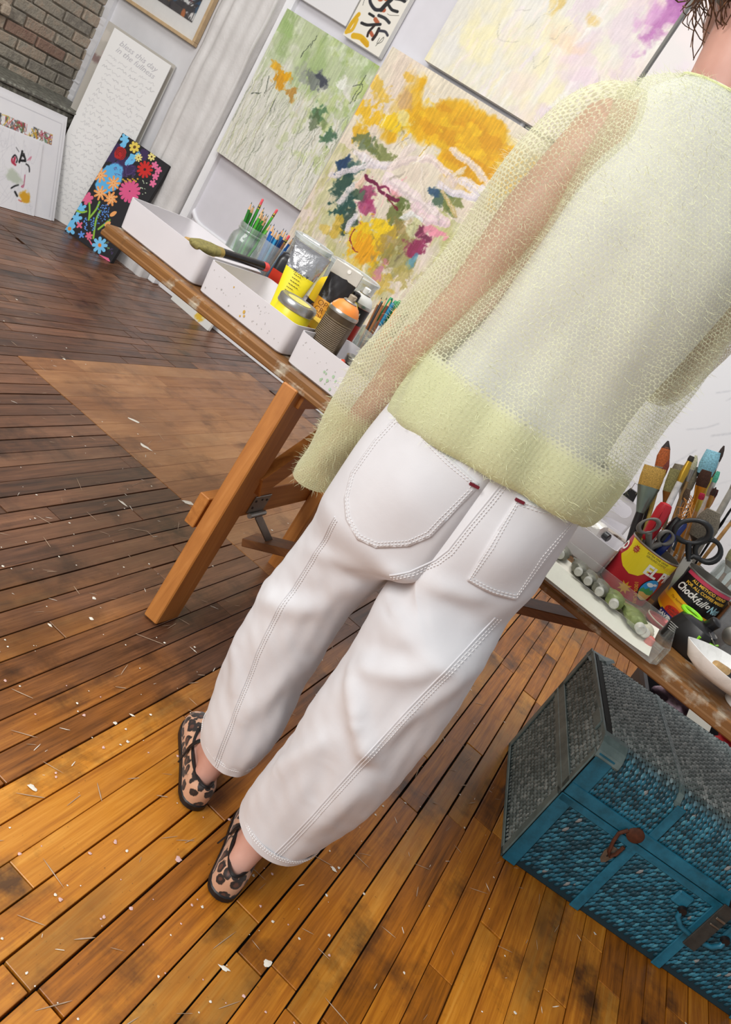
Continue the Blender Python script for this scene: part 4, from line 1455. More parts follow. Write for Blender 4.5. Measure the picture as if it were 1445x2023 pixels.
# yellow jar with silver lid
q = thing('paint_jar', 'yellow paint jar with silver screw lid standing in white bin', 'jar', (-.855, 1.682, TZ + .020))
m = MB()
m.lathe([(.042, 0), (.045, .004), (.045, .076), (.042, .080)], n=32)
m.build('jar_body', m_yel, q, smooth=True)
m = MB()
m.lathe([(.0475, .076), (.0485, .078), (.0485, .094), (.0455, .098), (.040, .0965), (.001, .0965)], n=36, cap=(True, False))
m.build('jar_lid', pm('brushed_silver_lid', 'b9b8b6', .3, .85), q, smooth=True)
m = MB()
m.lathe([(.03, .0968), (.03, .0973), (.001, .0973)], n=28, cap=(False, False))
m.build('lid_disc', pm('lid_yellow_disc', 'dfd77a', .4), q)
m = MB()
can_patch(m, [(-.022, -.020), (.024, -.020), (.024, .012), (-.022, .012)], .0455, math.radians(-75), .030)
m.build('label', pm('white_jar_label', 'e9e7df', .6, var=.02), q)
m = MB()
for k in range(5):
    can_patch(m, [(-.018, .006 - k * .005), (-.002 + .004 * (k % 2), .006 - k * .005), (-.002 + .004 * (k % 2), .0075 - k * .005), (-.018, .0075 - k * .005)], .0456, math.radians(-75), .030, .0008)
can_patch(m, [(.008, -.018), (.019, -.018), (.021, -.010), (.014, -.006), (.008, -.011)], .0456, math.radians(-75), .030, .0008)
m.build('small_print', pm('black_print', '26241c', .5), q)
# amber jar
q = thing('paint_jar', 'amber yellow jar squeezed beside brown spray can', 'jar', (-.812, 1.762, TZ + .006))
m = MB()
m.lathe([(.030, 0), (.033, .004), (.033, .066), (.028, .072)], n=24)
m.build('jar_body', pm('amber_plastic', 'dba21a', .2, var=.2), q, smooth=True)
m = MB()
m.lathe([(.035, .068), (.035, .088), (.001, .09)], n=24, cap=(True, False))
m.build('jar_lid', pm('pale_yellow_lid', 'ecc64a', .4), q, smooth=True)

# ---- spray cans
def spray(label, x, y, r, h, body, shoulder, ring, nozzle, z=TZ, bands=()):
    q = thing('spray_can', label, 'spray can', (x, y, z))
    m = MB()
    m.lathe([(r * .95, 0), (r, .003), (r, h - .002)], n=36)
    m.build('can_body', body, q, smooth=True)
    m = MB()
    m.lathe([(r * 1.03, h - .004), (r * 1.04, h + .001), (r * 1.0, h + .005), (r * .96, h + .004)], n=36, cap=(False, False))
    m.build('can_rim', ring, q, smooth=True)
    m = MB()
    m.lathe([(r * .97, h + .002), (r * .93, h + .010), (r * .72, h + .022), (r * .45, h + .028), (r * .42, h + .027)], n=36)
    m.build('can_shoulder', shoulder, q, smooth=True)
    m = MB()
    m.lathe([(r * .46, h + .026), (r * .48, h + .030), (r * .40, h + .032), (r * .2, h + .031)], n=24)
    m.build('valve_cup', ring, q, smooth=True)
    m = MB()
    m.lathe([(.0095, h + .031), (.0098, h + .044), (.0075, h + .046)], n=14)
    m.box((.008, -.003, h + .039), (.006, .006, .006), bev=.001)
    m.build('nozzle', nozzle, q, smooth=True)
    for nm, z0, z1, bm_ in bands:
        m = MB()
        m.lathe([(r * 1.004, z0), (r * 1.004, z1)], n=40, cap=(False, False))
        m.build(nm, bm_, q, smooth=True)
    return q
m_rim = pm('tin_rim', 'b8b4ac', .28, .9)
q = spray('brown spray can with orange shoulder standing in white bin', -.752, 1.702, .0375, .147, pm('dark_bronze_can', '5b4c3a', .35, .5, var=.2, scale=30), pm('orange_shoulder', 'ea8a3a', .4), m_rim, pm('grey_nozzle', '9a8c78', .5), TZ + .006)
m = MB()
for k in range(22):
    zz = .032 + k * .0042
    can_patch(m, [(-.036, zz), (.036, zz), (.036, zz + .0016), (-.036, zz + .0016)], .0377, math.radians(-78), 0, .0003)
m.build('small_print', pm('tan_print', '8d7d68', .5, var=.5, scale=900), q)
m = MB()
can_patch(m, [(-.05, .126), (.05, .126), (.05, .1268), (-.05, .1268)], .0377, math.radians(-78), 0, .0003)
can_patch(m, [(-.05, .028), (.05, .028), (.05, .0288), (-.05, .0288)], .0377, math.radians(-78), 0, .0003)
m.build('print_line', pm('tan_line', 'a89878', .5), q)
q = spray('white topped spray can with black and red body and label', -.848, 1.975, .036, .155, pm('red_can', 'b51f22', .35), pm('white_shoulder', 'dedcd6', .4), m_rim, pm('white_nozzle', 'efeeea', .5),
          bands=(('black_band', .105, .150, m_blk),))
m = MB()
can_text(m, 'bel', .022, .0362, math.radians(-60), .128, bold=.0006)
can_text(m, 'M', .03, .0362, math.radians(-62), .07, bold=.001)
m.build('lettering', pm('white_print', 'eeeeea', .5), q)

# ---- marker cups
jar('glass jar of green capped markers beside the sweater sleeve', -.742, 1.925, .043, .125, neck=False)
def pen(x, y, zt, dx, dy, col, capc, label, group, base=None, r=.0052):
    bx, by = base
    b_, e_ = Vector((bx, by, TZ + .01)), Vector((x + dx, y + dy, zt))
    q = thing('marker_pen', label, 'marker', b_, 0, group)
    d = e_ - b_
    L = d.length
    d.normalize()
    m = MB()
    m.lathe([(r * .95, 0), (r * .95, L * .72)], axis=d, n=10)
    m.build('pen_barrel', pm('pen_' + col, col, .4), q, smooth=True)
    m = MB()
    m.lathe([(r * 1.12, L * .68), (r * 1.1, L * .97), (r * .8, L)], axis=d, n=12)
    m.build('pen_cap', pm('pen_' + capc, capc, .35), q, smooth=True)
for k, (c, cc, zt, ax, ay) in enumerate((('e8e8e6', '1f9a5c', .922, -.012, -.005), ('e8e8e6', '1c8a50', .928, .006, .0), ('dfe6ea', '1a7aa0', .915, .002, -.02), ('2a2a2c', '2a2a2c', .90, -.02, -.022), ('e8e8e6', '2aa06a', .92, -.006, .016), ('9fc3c8', '4a8f8a', .90, -.03, .0), ('1d6a48', '1d6a48', .918, .03, .004))):
    pen(-.742, 1.925, zt, ax * 1.2, ay, c, cc, 'marker with %s cap in the glass jar' % ('dark grey' if cc == '2a2a2c' else 'green or teal'), 'capped markers', (-.742 + ax * .6, 1.925 + ay * .6))
for k in range(3):
    pencil((-.755 + k * .008, 1.91, TZ + .01), (-.772 + k * .012, 1.90, .912 + .006 * k), ['8a5a3c', '9c6a44', '7a4a38'][k], 'point', 'brown pencil leaning among green capped markers', 'brown pencils')
q = thing('plastic_cup', 'clear plastic cup of orange and red pens behind the sleeve', 'cup', (-.688, 1.865, TZ))
m = MB()
m.lathe([(.028, 0), (.029, .003), (.036, .11), (.0345, .11), (.027, .004)], n=24)
m.build('cup_wall', m_tub, q, smooth=True)
for k, (c, cc) in enumerate((('e0642a', 'e87a2c'), ('d0442c', 'd8502c'), ('c23a34', 'c84a3a'), ('e8892c', 'f09a34'), ('d8583c', '262224'))):
    a = k * 1.26
    pen(-.688, 1.865, TZ + .19 + .008 * k, .03 * math.cos(a) + .012, .03 * math.sin(a), c, cc, 'orange or red pen standing in the clear plastic cup', 'orange and red pens', (-.688 + .014 * math.cos(a), 1.865 + .014 * math.sin(a)))

# ---- small things in the bins
q = thing('small_jar', 'small dark jar with tin rim in white bin beside spray can', 'jar', (-.675, 1.745, TZ + .006))
m = MB()
m.lathe([(.026, 0), (.029, .004), (.029, .052), (.026, .056)], n=24)
m.build('jar_body', pm('plum_glass', '2e1a1c', .2), q, smooth=True)
m = MB()
m.lathe([(.031, .055), (.032, .058), (.032, .070), (.030, .072), (.027, .066), (.001, .065)], n=28, cap=(True, False))
m.build('jar_lid', m_rim, q, smooth=True)
def lying_tube(label, a, b, r, col, capc, name='paint_tube', squash=.6, matname=None):
    a, b = Vector(a), Vector(b)
    q = thing(name, label, 'paint tube', a)
    d = b - a
    L = d.length
    d.normalize()
    u = d.cross(Vector((0, 0, 1))).normalized()
    w = Vector((0, 0, 1))
    rings = []
    for k in range(13):
        f = k / 12
        ra = r * (.35 if f > .93 else (1.25 - .25 * f))
        rb = r * (.12 + .88 * min(1, f * 2.2)) * (1 if f <= .93 else .35) * squash
        rings.append([d * (L * .86 * f) + u * ra * math.cos(2 * PI * j / 16) * (1 + .08 * math.sin(3 * j + k)) + w * (rb * math.sin(2 * PI * j / 16) * (1 + .10 * math.sin(5 * j + 2 * k)) + r * squash) for j in range(16)])
    m = MB()
    m.loft(rings)
    m.build('tube_body', col, q, smooth=True)
    m = MB()
    c = d * L * .86 + w * r * squash
    m.lathe([(r * .5, 0), (r * .52, L * .12), (r * .4, L * .14)], c, d, 14)
    m.build('tube_cap', capc, q, smooth=True)
    return q
m_wtube = pm('white_tube_metal', 'e2dfd8', .4, .2, bump=.3)
m_wcap = pm('white_cap', 'e9e7e2', .4)
lying_tube('white and red paint tube tip lying in bin beside dark jar', (-.72, 1.66, TZ + .03), (-.672, 1.668, TZ + .06), .014, m_wtube, pm('red_cap', 'c8482c', .4))
lying_tube('small yellow smeared paint tube lying in speckled bin', (-1.03, 1.67, TZ + .03), (-.985, 1.70, TZ + .05), .012, pm('smeared_yellow_tube', 'd9c874', .4, var=.4, scale=60), pm('brown_cap', '7a4630', .4))
lying_tube('small cream paint tube lying in speckled bin', (-.99, 1.66, TZ + .03), (-.94, 1.672, TZ + .045), .012, pm('smeared_cream_tube', 'd8d0b4', .4, var=.3, scale=60), pm('gold_cap', 'b89a4a', .4))
q = thing('wooden_block', 'curved gold wooden block lying in the white end bin', 'block', (-1.215, 1.765, TZ + .012), math.radians(38))
m = MB()
m.prism([(-.062, 0), (.062, 0), (.058, .03), (.03, .052), (-.01, .06), (-.045, .05), (-.06, .028)], -.016, .016, X=(1, 0, 0), Y=(0, 0, 1), Z=(0, 1, 0))
m.build('block_body', wood('gold_varnished_wood', ['9a7430', 'b78e42', 'c9a258'], .35), q)

# big flat brush across the bins
def big_brush():
    a, b = Vector((-1.145, 1.635, TZ + .085)), Vector((-1.078, 1.86, TZ + .104))
    d = (b - a).normalized()
    q = thing('large_brush', 'broad brush with olive bristles, black handle and red tip across bins', 'paintbrush', a)
    u = d.cross(Vector((0, 0, 1))).normalized()
    w = u.cross(d)
    def rg(s, x, z_):
        return [d * s + u * x * math.cos(2 * PI * j / 18) + w * z_ * math.sin(2 * PI * j / 18) for j in range(18)]
    m = MB()
    m.loft([rg(-.012, .006, .004), rg(-.004, .022, .010), rg(.02, .03, .014), rg(.05, .028, .014), rg(.066, .022, .012)])
    m.build('bristles', pm('olive_bristles', '7d7440', .8, var=.3, scale=150), q, smooth=True)
    m = MB()
    m.loft([rg(.062, .0225, .0125), rg(.078, .018, .012), rg(.082, .016, .012)])
    m.build('ferrule', pm('brass_ferrule', 'a8924e', .35, .8), q, smooth=True)
    m = MB()
    m.loft([rg(.080, .0155, .0115), rg(.12, .0135, .011), rg(.17, .0125, .011), rg(.215, .0135, .0115), rg(.222, .0135, .0115)])
    m.build('handle', pm('black_lacquer_handle', '1c1819', .25, var=.5, scale=80), q, smooth=True)
    m = MB()
    m.loft([rg(.221, .0137, .0117), rg(.236, .0135, .0115), rg(.243, .008, .007)])
    m.build('handle_tip', pm('red_dipped_tip', 'd8403c', .3), q, smooth=True)
big_brush()
# ================================================================ RIGHT-HAND END OF THE TABLE
# ---- clear acrylic tray with used tubes
m_acr = glass('clear_acrylic', (.95, .97, .96), .05, .16)
AX, AY, AW, AD, AH = .09, 1.505, .30, .225, .040
q = thing('acrylic_tray', 'clear acrylic tray of used paint tubes at the table edge', 'tray', (AX, AY, TZ), TY)
def wall(m, x0, y0, x1, y1, h, th=.0022):
    m.bar((x0, y0, h / 2), (x1, y1, h / 2), th, h, bev=.0004)
oct_ = [(-AW / 2, 0), (AW / 2 - .012, 0), (AW / 2, .02), (AW / 2, AD - .02), (AW / 2 - .012, AD), (-AW / 2, AD)]
m = MB()
m.prism(oct_, 0, .002)
m.build('tray_floor', m_acr, q)
for k in range(6):
    m = MB()
    wall(m, *oct_[k], *oct_[(k + 1) % 6], AH)
    m.build('tray_wall', m_acr, q)
m_pap = pm('off_white_paper', 'e9e4d6', .85, var=.03)
q = thing('paper_sheet', 'off white paper lining the acrylic tray', 'paper', (AX, AY + .1, TZ + .0028), TY)
n = 18
V = []
for j in range(n + 1):
    for i in range(n + 1):
        u, v = i / n - .5, j / n - .5
        V.append((u * .265, v * .19, .0008 + .010 * max(0, v - .05) ** 2 * 4 + .006 * max(0, u - .2) ** 2 * 8))
F = [(j * (n + 1) + i, j * (n + 1) + i + 1, (j + 1) * (n + 1) + i + 1, (j + 1) * (n + 1) + i) for j in range(n) for i in range(n)]
add_obj('sheet', fast_mesh('sheet', V, F), m_pap, q, smooth=True)
m_ut = pm('dull_lead_tube', '77766a', .45, .35, var=.35, scale=50, bump=.5, bscale=80)
m_ut2 = pm('green_smeared_tube', '747f4e', .45, .2, var=.4, scale=40, bump=.5)
m_ut3 = pm('pale_smeared_tube', 'bdbaa4', .5, .1, var=.25, scale=45, bump=.5)
tubes = [(-.03, 1.73, -.025, 1.655, .014, m_ut, 'flattened grey paint tube beside the trousers in the acrylic tray'), (.022, 1.72, .026, 1.635, .0135, m_ut, 'grey paint tube with olive end, second in the acrylic tray row'), (.050, 1.705, .052, 1.622, .0135, m_ut, 'grey paint tube, third in the acrylic tray row'),
         (.078, 1.695, .082, 1.608, .014, m_ut, 'grey paint tube with silver crimp, fourth in the acrylic tray row'), (.112, 1.685, .118, 1.598, .015, m_ut2, 'olive smeared paint tube with clear cap in acrylic tray'), (.146, 1.66, .186, 1.565, .016, m_ut2, 'long green smeared paint tube lying askew in acrylic tray'),
         (.188, 1.625, .196, 1.572, .014, m_ut3, 'short pale paint tube beside the red cap in acrylic tray')]
for x0, y0, x1, y1, r, mm, lab in tubes:
    lying_tube(lab, (x0, y0 + .012, TZ + .006), (x1, y1, TZ + .008), r * 1.28, mm, pm('grey_tube_cap', 'bcbbb2', .4, var=.25, scale=60), squash=.75)
q = thing('tube_cap', 'small red paint smeared cap lying in the acrylic tray', 'cap', (.212, 1.578, TZ + .006))
m = MB()
m.lathe([(.009, 0), (.0095, .002), (.008, .014), (.004, .017)], n=16)
m.build('cap_body', pm('red_smeared_cap', 'c8665a', .5, var=.3, scale=100), q, smooth=True)

# ---- bins beyond
b4 = bin_box('white bin with a white tube in it beside the trousers', -.15, .07, 1.80, .22, .072, specks=False)
q = lying_tube('white tube with black printed cap leaning over the bin edge', (-.06, 1.90, TZ + .055), (.035, 1.86, TZ + .055), .02, m_wtube, pm('black_white_cap', '2a2a2c', .3, var=.6, scale=60), squash=.9)
m = MB()
flat_text(m, 'D', .014, (.045, -.018, .042), (.92, -.39, 0), (0, 0, 1), off=.004)
m.build('lettering', pm('black_print', '26241c', .5), q)
q = thing('plastic_bin', 'tall white bin with an oval hand hole behind the sweater hem', 'bin', (-.06, 2.17, TZ), TY, 'white plastic bins on the table')
w, d, h, th = .24, .2, .165, .003
m = MB()
# front wall with an oval hole
hole = [(.052 + (.038 if abs(a) < PI / 2 else -.038) * 1 + .017 * math.cos(a), .115 + .017 * math.sin(a)) for a in np.linspace(-PI, PI, 25)[:-1]]
outer = []
for hx, hz in hole:
    dx, dz = hx - .052, hz - .115
    s = min((w / 2 - .052 if dx > 0 else w / 2 + .052) / max(abs(dx), 1e-5), (h - .115 if dz > 0 else .115) / max(abs(dz), 1e-5))
    outer.append((.052 + dx * s, .115 + dz * s))
k = len(hole)
for yy, off in ((-d / 2, 0), (-d / 2 + th, 0)):
    m.add([(x, yy, z) for x, z in hole] + [(x, yy, z) for x, z in outer], [(i, (i + 1) % k, k + (i + 1) % k, k + i) for i in range(k)])
m.add([(x, -d / 2, z) for x, z in hole] + [(x, -d / 2 + th, z) for x, z in hole], [(i, (i + 1) % k, k + (i + 1) % k, k + i) for i in range(k)])
m.add([(x, -d / 2, z) for x, z in ((-w / 2, 0), (w / 2, 0), (w / 2, h), (-w / 2, h))] + [(x, -d / 2 + th, z) for x, z in ((-w / 2, 0), (w / 2, 0), (w / 2, h), (-w / 2, h))], [(0, 1, 5, 4), (1, 2, 6, 5), (2, 3, 7, 6), (3, 0, 4, 7)])
for c, s in (((-w / 2, 0, h / 2), (th, d, h)), ((w / 2, 0, h / 2), (th, d, h)), ((0, d / 2, h / 2), (w, th, h)), ((0, 0, .002), (w, d, .004))):
    m.box(c, s)
m.build('bin_shell', m_bin, q, fix=False)
q = thing('binder_clip', 'black binder clip gripping the rim of the tall white bin', 'clip', (.012, 2.069, TZ + .158))
m = MB()
m.prism([(-.016, -.012), (.016, -.012), (.011, .012), (-.011, .012)], -.005, .009, X=(1, 0, 0), Y=(0, 0, 1), Z=(0, 1, 0))
m.build('clip_body', m_blk, q)
m = MB()
m.tube([(-.008, -.006, .008), (-.01, -.012, .03), (.01, -.012, .03), (.008, -.006, .008)], .001, n=6)
m.build('clip_wire', m_rim, q)
q = thing('wooden_stick', 'paint crusted flat stick lying across the white bins', 'stick', (-.02, 1.93, TZ + .0735), math.radians(8))
m = MB()
m.box((0.02, 0, .002), (.28, .026, .004), bev=.001)
m.build('stick_body', wood('crusted_stick_wood', ['a89a8c', 'c6bcb0', 'd9d2c8'], .7, 0, 1, stain='8a7268'), q)

# ---- coffee cans
def coffee_can(label, x, y, r, h, body, rz=0.0):
    q = thing('coffee_can', label, 'can', (x, y, TZ), rz)
    m = MB()
    m.lathe([(r, .002), (r, h)], n=48, cap=(True, False))
    m.build('can_wrap', body, q, smooth=True)
    m = MB()
    m.lathe([(r * .985, h - .003), (r * 1.02, h - .001), (r * 1.02, h + .002), (r * .985, h + .002), (r * .975, .004), (.001, .004)], n=48, cap=(False, False))
    m.build('can_rim', m_rim, q, smooth=True)
    m = MB()
    m.lathe([(r * 1.015, 0), (r * 1.015, .003)], n=48)
    m.build('can_foot', m_rim, q, smooth=True)
    return q
def ell(cx, cy, rx, ry, n=24, a0=0, a1=2 * PI):
    return [(cx + rx * math.cos(a), cy + ry * math.sin(a)) for a in np.linspace(a0, a1, n, endpoint=False)]
def star(cx, cy, r0, r1, n):
    return [(cx + (r0 if k % 2 else r1) * math.cos(PI * k / n), cy + (r0 if k % 2 else r1) * math.sin(PI * k / n)) for k in range(2 * n)]
R1, H1 = .0585, .122
A0 = math.radians(-97)
q = coffee_can('red and yellow coffee can with mountain oval, holding brushes', .128, 1.842, R1, H1, pm('crimson_can_print', 'b5202e', .3, .1, var=.05))
def lay_(nm, polys, col, off):
    m = MB()
    for p in polys:
        can_patch(m, p, R1, A0, 0, off)
    m.build(nm, pm('print_' + col, col, .35, var=.03), q, fix=False)
lay_('yellow_print', [[(-.060, .119), (.085, .119), (.085, .092), (.050, .094), (.026, .084), (.010, .060), (-.008, .052), (-.030, .056), (-.058, .072), (-.049, .088), (-.050, .104)]], 'ecd41c', .0003)
lay_('burst_print', [star(-.030, .104, .0062, .0095, 9)], 'b8281e', .0006)
lay_('gold_burst_print', [star(.004, .022, .008, .016, 8)], 'd8a02a', .0004)
lay_('oval_ring', [ell(.052, .045, .0235, .0295)], '1a1614', .0005)
lay_('oval_sky', [ell(.052, .045, .0215, .0275)], '3a9ad8', .0008)
lay_('oval_cloud', [ell(.046, .058, .009, .005), ell(.058, .062, .006, .003)], 'e6eef2', .0011)
lay_('oval_hills', [[(.0315, .038), (.036, .047), (.042, .044), (.049, .052), (.056, .046), (.063, .050), (.0725, .043), (.070, .032), (.034, .030)]], '4a9a5a', .0011)
lay_('oval_sand', [[(.033, .034), (.042, .037), (.055, .034), (.071, .036), (.066, .022), (.052, .0178), (.038, .022)]], 'e0b66a', .0014)
m = MB()
can_text(m, 'EL PICO', .032, R1, A0 + .069 / R1, .083, off=.0009, bold=.0012)
can_text(m, 'O', .030, R1, A0 - .068 / R1, .092, off=.0009, bold=.0012)
m.build('brand_lettering', pm('print_white', 'f2efe6', .4), q, fix=False)
m = MB()
can_text(m, 'CAFE LATINO', .0105, R1, A0 + .068 / R1, .105, off=.0009)
can_text(m, '100% PURE', .0115, R1, A0 + .030 / R1, .026, off=.0009, tilt=-1.0)
m.build('gold_lettering', pm('print_gold', 'e8b43a', .4), q, fix=False)
m = MB()
can_text(m, 'EXTRA FINE GRIND', .0062, R1, A0 + .022 / R1, .114, off=.0007)
can_text(m, 'GROUND COFFEE', .0062, R1, A0 + .022 / R1, .1075, off=.0007)
m.build('black_lettering', pm('black_print', '26241c', .5), q, fix=False)
m = MB()
can_text(m, 'VACU', .005, R1, A0 - .030 / R1, .106, off=.0009)
can_text(m, 'PAK', .005, R1, A0 - .030 / R1, .1005, off=.0009)
m.build('burst_lettering', pm('print_pale', 'f0cfa8', .5), q, fix=False)

R1, H1 = .0585, .132
A0 = math.radians(-99)
q = coffee_can('black and yellow coffee can with brown script, beside red and yellow can', .262, 1.885, R1, H1, pm('black_can_print', '1a1718', .3, .1))
lay_('pink_band', [[(-.05, .122), (.11, .122), (.11, .131), (-.05, .131)]], 'c8405a', .0003)
lay_('yellow_print', [[(-.09, .070), (-.04, .072), (.02, .064), (.09, .060), (.09, .012), (.02, .014), (-.03, .020), (-.09, .030)]], 'f0b41c', .0003)
lay_('orange_print', [[(-.09, .052), (-.03, .052), (.02, .044), (.02, .030), (-.03, .026), (-.09, .036)]], 'e58a1c', .0005)
lay_('red_oval', [ell(-.012, .031, .021, .013)], 'c8321e', .0008)
lay_('blue_badge', [[(-.040, .006), (.020, .002), (.020, .022), (-.040, .026)]], '2c2a66', .0011)
m = MB()
can_text(m, 'SAVE', .0125, R1, A0 - .024 / R1, .0155, off=.0015, bold=.0003)
can_text(m, '$2.10', .017, R1, A0 + .004 / R1, .0125, off=.0015, bold=.0006)
m.build('badge_lettering', pm('print_white', 'f2efe6', .4), q, fix=False)
m = MB()
can_text(m, 'Chock', .024, R1, A0 - .022 / R1, .090, off=.0008, shear=.25, bold=.0007, sx=.8)
can_text(m, 'full', .024, R1, A0 + .016 / R1, .087, off=.0008, shear=.4, bold=.0004, sx=.85)
can_text(m, 'o', .018, R1, A0 + .036 / R1, .089, off=.0008, shear=.2, bold=.0006)
m.build('brand_lettering', pm('print_white', 'f2efe6', .4), q, fix=False)
m = MB()
can_text(m, 'Nuts', .024, R1, A0 + .062 / R1, .085, off=.0008, shear=.25, bold=.0008, sx=.85)
m.build('blue_lettering', pm('print_ice_blue', 'a9d8e2', .4), q, fix=False)
m = MB()
can_text(m, 'ALL METHOD GRIND', .0095, R1, A0 + .020 / R1, .1165, off=.0008, bold=.0003)
can_text(m, 'FOR ALL COFFEE MAKERS', .0095, R1, A0 + .020 / R1, .1055, off=.0008, bold=.0003)
m.build('gold_lettering', pm('print_gold', 'e8b43a', .4), q, fix=False)
m = MB()
can_text(m, 'Coffee', .034, R1, A0 + .040 / R1, .040, off=.0008, shear=.5, sx=.85)
can_text(m, 'The heavenly', .008, R1, A0 - .022 / R1, .060, off=.0008, shear=.5)
m.build('script_lettering', pm('print_brown', '8a4212', .4), q, fix=False)
m = MB()
can_text(m, 'QUALITY', .0075, R1, A0 - .012 / R1, .0365, off=.0011)
can_text(m, 'COFFEE', .0075, R1, A0 - .012 / R1, .0285, off=.0011)
m.build('dark_lettering', pm('black_print', '26241c', .5), q, fix=False)
R1, H1 = .052, .118
q = coffee_can('plain tin can crowded with brushes behind the coffee cans', .215, 2.012, R1, H1, pm('plain_tin', 'a8a5a0', .35, .7))

# ---- brushes
def brush(base, tip, w, blen, flen, hcol, fcol, bcol, label, tipc=None, flat=.45, hr=.0042, fan=1.0, taper=.35, group=None):
    base, tip = Vector(base), Vector(tip)
    d = tip - base
    L = d.length
    d.normalize()
    q = thing('paintbrush', label, 'paintbrush', base, 0, group)
    u = Vector((1, 0, 0)) - d * d.x
    u.normalize()
    v = d.cross(u)
    def rg(s, a, b, n=14):
        return [d * s + u * a * math.cos(2 * PI * j / n) + v * b * math.sin(2 * PI * j / n) for j in range(n)]
    hl = L - blen - flen
    m = MB()
    m.loft([rg(0, hr * .6, hr * .6), rg(hl * .4, hr * .9, hr * .9), rg(hl * .8, hr * 1.15, hr * 1.15), rg(hl + .003, hr, hr)])
    m.build('handle', pm('brush_handle_' + hcol, hcol, .4, var=.25, scale=60), q, smooth=True)
    m = MB()
    m.loft([rg(hl, hr * 1.05, hr * 1.05), rg(hl + flen * .45, hr * 1.15 + w * .12, hr * 1.05), rg(hl + flen, w / 2, max(w / 2 * flat, .0022))])
    m.build('ferrule', pm('ferrule_' + fcol, fcol, .35, .75, var=.15), q, smooth=True)
    m = MB()
    s0 = hl + flen - .001
    m.loft([rg(s0, w / 2 * .97, w / 2 * flat * .97), rg(s0 + blen * .4, w / 2 * (1 + .12 * fan), w / 2 * flat * 1.05), rg(s0 + blen * .75, w / 2 * (1 + .05 * fan) * (1 - taper * .35), w / 2 * flat * .75), rg(s0 + blen, w / 2 * (1 - taper), w / 2 * flat * .25)])
    bm_ = NT('bristle_' + bcol)
    vv = bm_.co()
    c = lin(bcol)
    g = bm_.noise(vv, 420.0, 2.0)
    bm_.set(Base_Color=bm_.ramp(g, [(.3, tuple(x * .55 for x in c) + (1,)), (.7, tuple(min(1, x * 1.25) for x in c) + (1,))]), Roughness=.8)
    m.build('bristles', bm_.m, q, smooth=True)
    if tipc:
        m = MB()
        m.loft([rg(s0 + blen * .72, w / 2 * (1.08) * (1 - taper * .3), w / 2 * flat * .8), rg(s0 + blen * 1.02, w / 2 * (1 - taper) * .98, w / 2 * flat * .27)])
        m.build('bristle_tip', pm('brush_tip_' + tipc, tipc, .7), q, smooth=True)
    return q
A_ = lambda dx=0., dy=0.: (.128 + dx, 1.842 + dy, TZ + .008)
B_ = lambda dx=0., dy=0.: (.215 + dx, 2.012 + dy, TZ + .008)
brush(A_(-.02, .02), (.014, 1.90, .962), .050, .048, .062, '1c1a1a', '7d8a80', 'b08a3c', 'wide flat gold bristle brush with grey green ferrule', flat=.35, hr=.009, fan=.2, taper=.02)
brush(A_(.0, .03), (.000, 1.935, 1.022), .026, .062, .03, '2a2624', 'c4c2bc', 'a5521e', 'large rust brown pointed brush with black tip', tipc='2a1c16', flat=.7, taper=.85)
brush(A_(.01, .02), (.016, 1.93, .998), .022, .045, .03, 'b59a4a', 'c9b05a', '7a3422', 'rust brown filbert brush with brass ferrule beside pointed brush', flat=.6, taper=.6)
brush(A_(.03, .01), (.054, 1.90, .985), .030, .055, .035, '6a4426', '8a5a28', '7d7748', 'olive hog bristle flat brush with brown ferrule', flat=.45, fan=.4, taper=.05)
brush(A_(.01, .0), (.061, 1.895, 1.028), .012, .014, .05, 'd3d2d0', 'c9a03a', '2c2420', 'long white handled brush with gold ferrule and short black tip', flat=.6, taper=.1, hr=.0065)
brush(B_(-.03, -.01), (.070, 1.99, 1.030), .016, .035, .03, 'a98a5c', 'b9b7b0', 'c9c6a6', 'pale pointed hog brush among tall brushes', flat=.7, taper=.7)
brush(B_(-.03, .0), (.055, 1.98, .993), .034, .05, .03, '8a7a60', '9a9890', '7a705c', 'grey brown round mop brush behind olive brush', flat=.8, taper=.25)
brush(B_(-.02, .01), (.078, 2.0, 1.005), .034, .055, .035, 'a08a66', 'a5a39a', '8d8570', 'grey streaked mop brush between gold and blue brushes', flat=.7, taper=.15)
brush(B_(-.01, .0), (.094, 1.995, 1.060), .036, .058, .03, '3a4a58', '4a5258', '8cc4d6', 'big light blue bristle mop brush', flat=.75, taper=.12)
brush(B_(.0, .01), (.106, 2.03, 1.082), .012, .04, .04, 'd6d6d4', 'e2e0dc', '3a2c28', 'white handled dark pointed brush behind the blue mop', flat=.7, taper=.75)
brush(B_(.0, -.02), (.108, 1.95, 1.018), .026, .04, .045, 'd08a2c', 'd8922e', '4a2c1e', 'dark brown flat brush with orange ferrule', flat=.4, taper=.15)
brush(B_(.01, -.01), (.130, 1.97, 1.030), .011, .028, .035, 'e4e4e2', 'c9c7c0', '5cc0a2', 'white handled brush with mint green bristles', flat=.6, taper=.3)
brush(B_(.01, .01), (.121, 2.01, 1.032), .010, .026, .03, 'd0b24a', 'd8c05a', '6a3f24', 'small yellow handled brush with brown bristles', flat=.6, taper=.5)
brush(B_(.02, .0), (.150, 1.96, .995), .014, .02, .03, 'd2a070', 'b9784a', '4a1f1c', 'tan handled flat brush with dark red tip', flat=.45, taper=.05)
brush(B_(.02, -.01), (.146, 1.94, 1.0), .008, .022, .03, 'c98a3c', 'b98a4a', '3a221c', 'thin orange handled liner brush with dark tip', flat=.7, taper=.8)
brush(B_(.015, -.02), (.130, 1.90, .975), .012, .016, .03, 'd29a5a', 'd8c05a', 'c02a4a', 'tan brush with crimson tip below the mint brush', flat=.6, taper=.1)
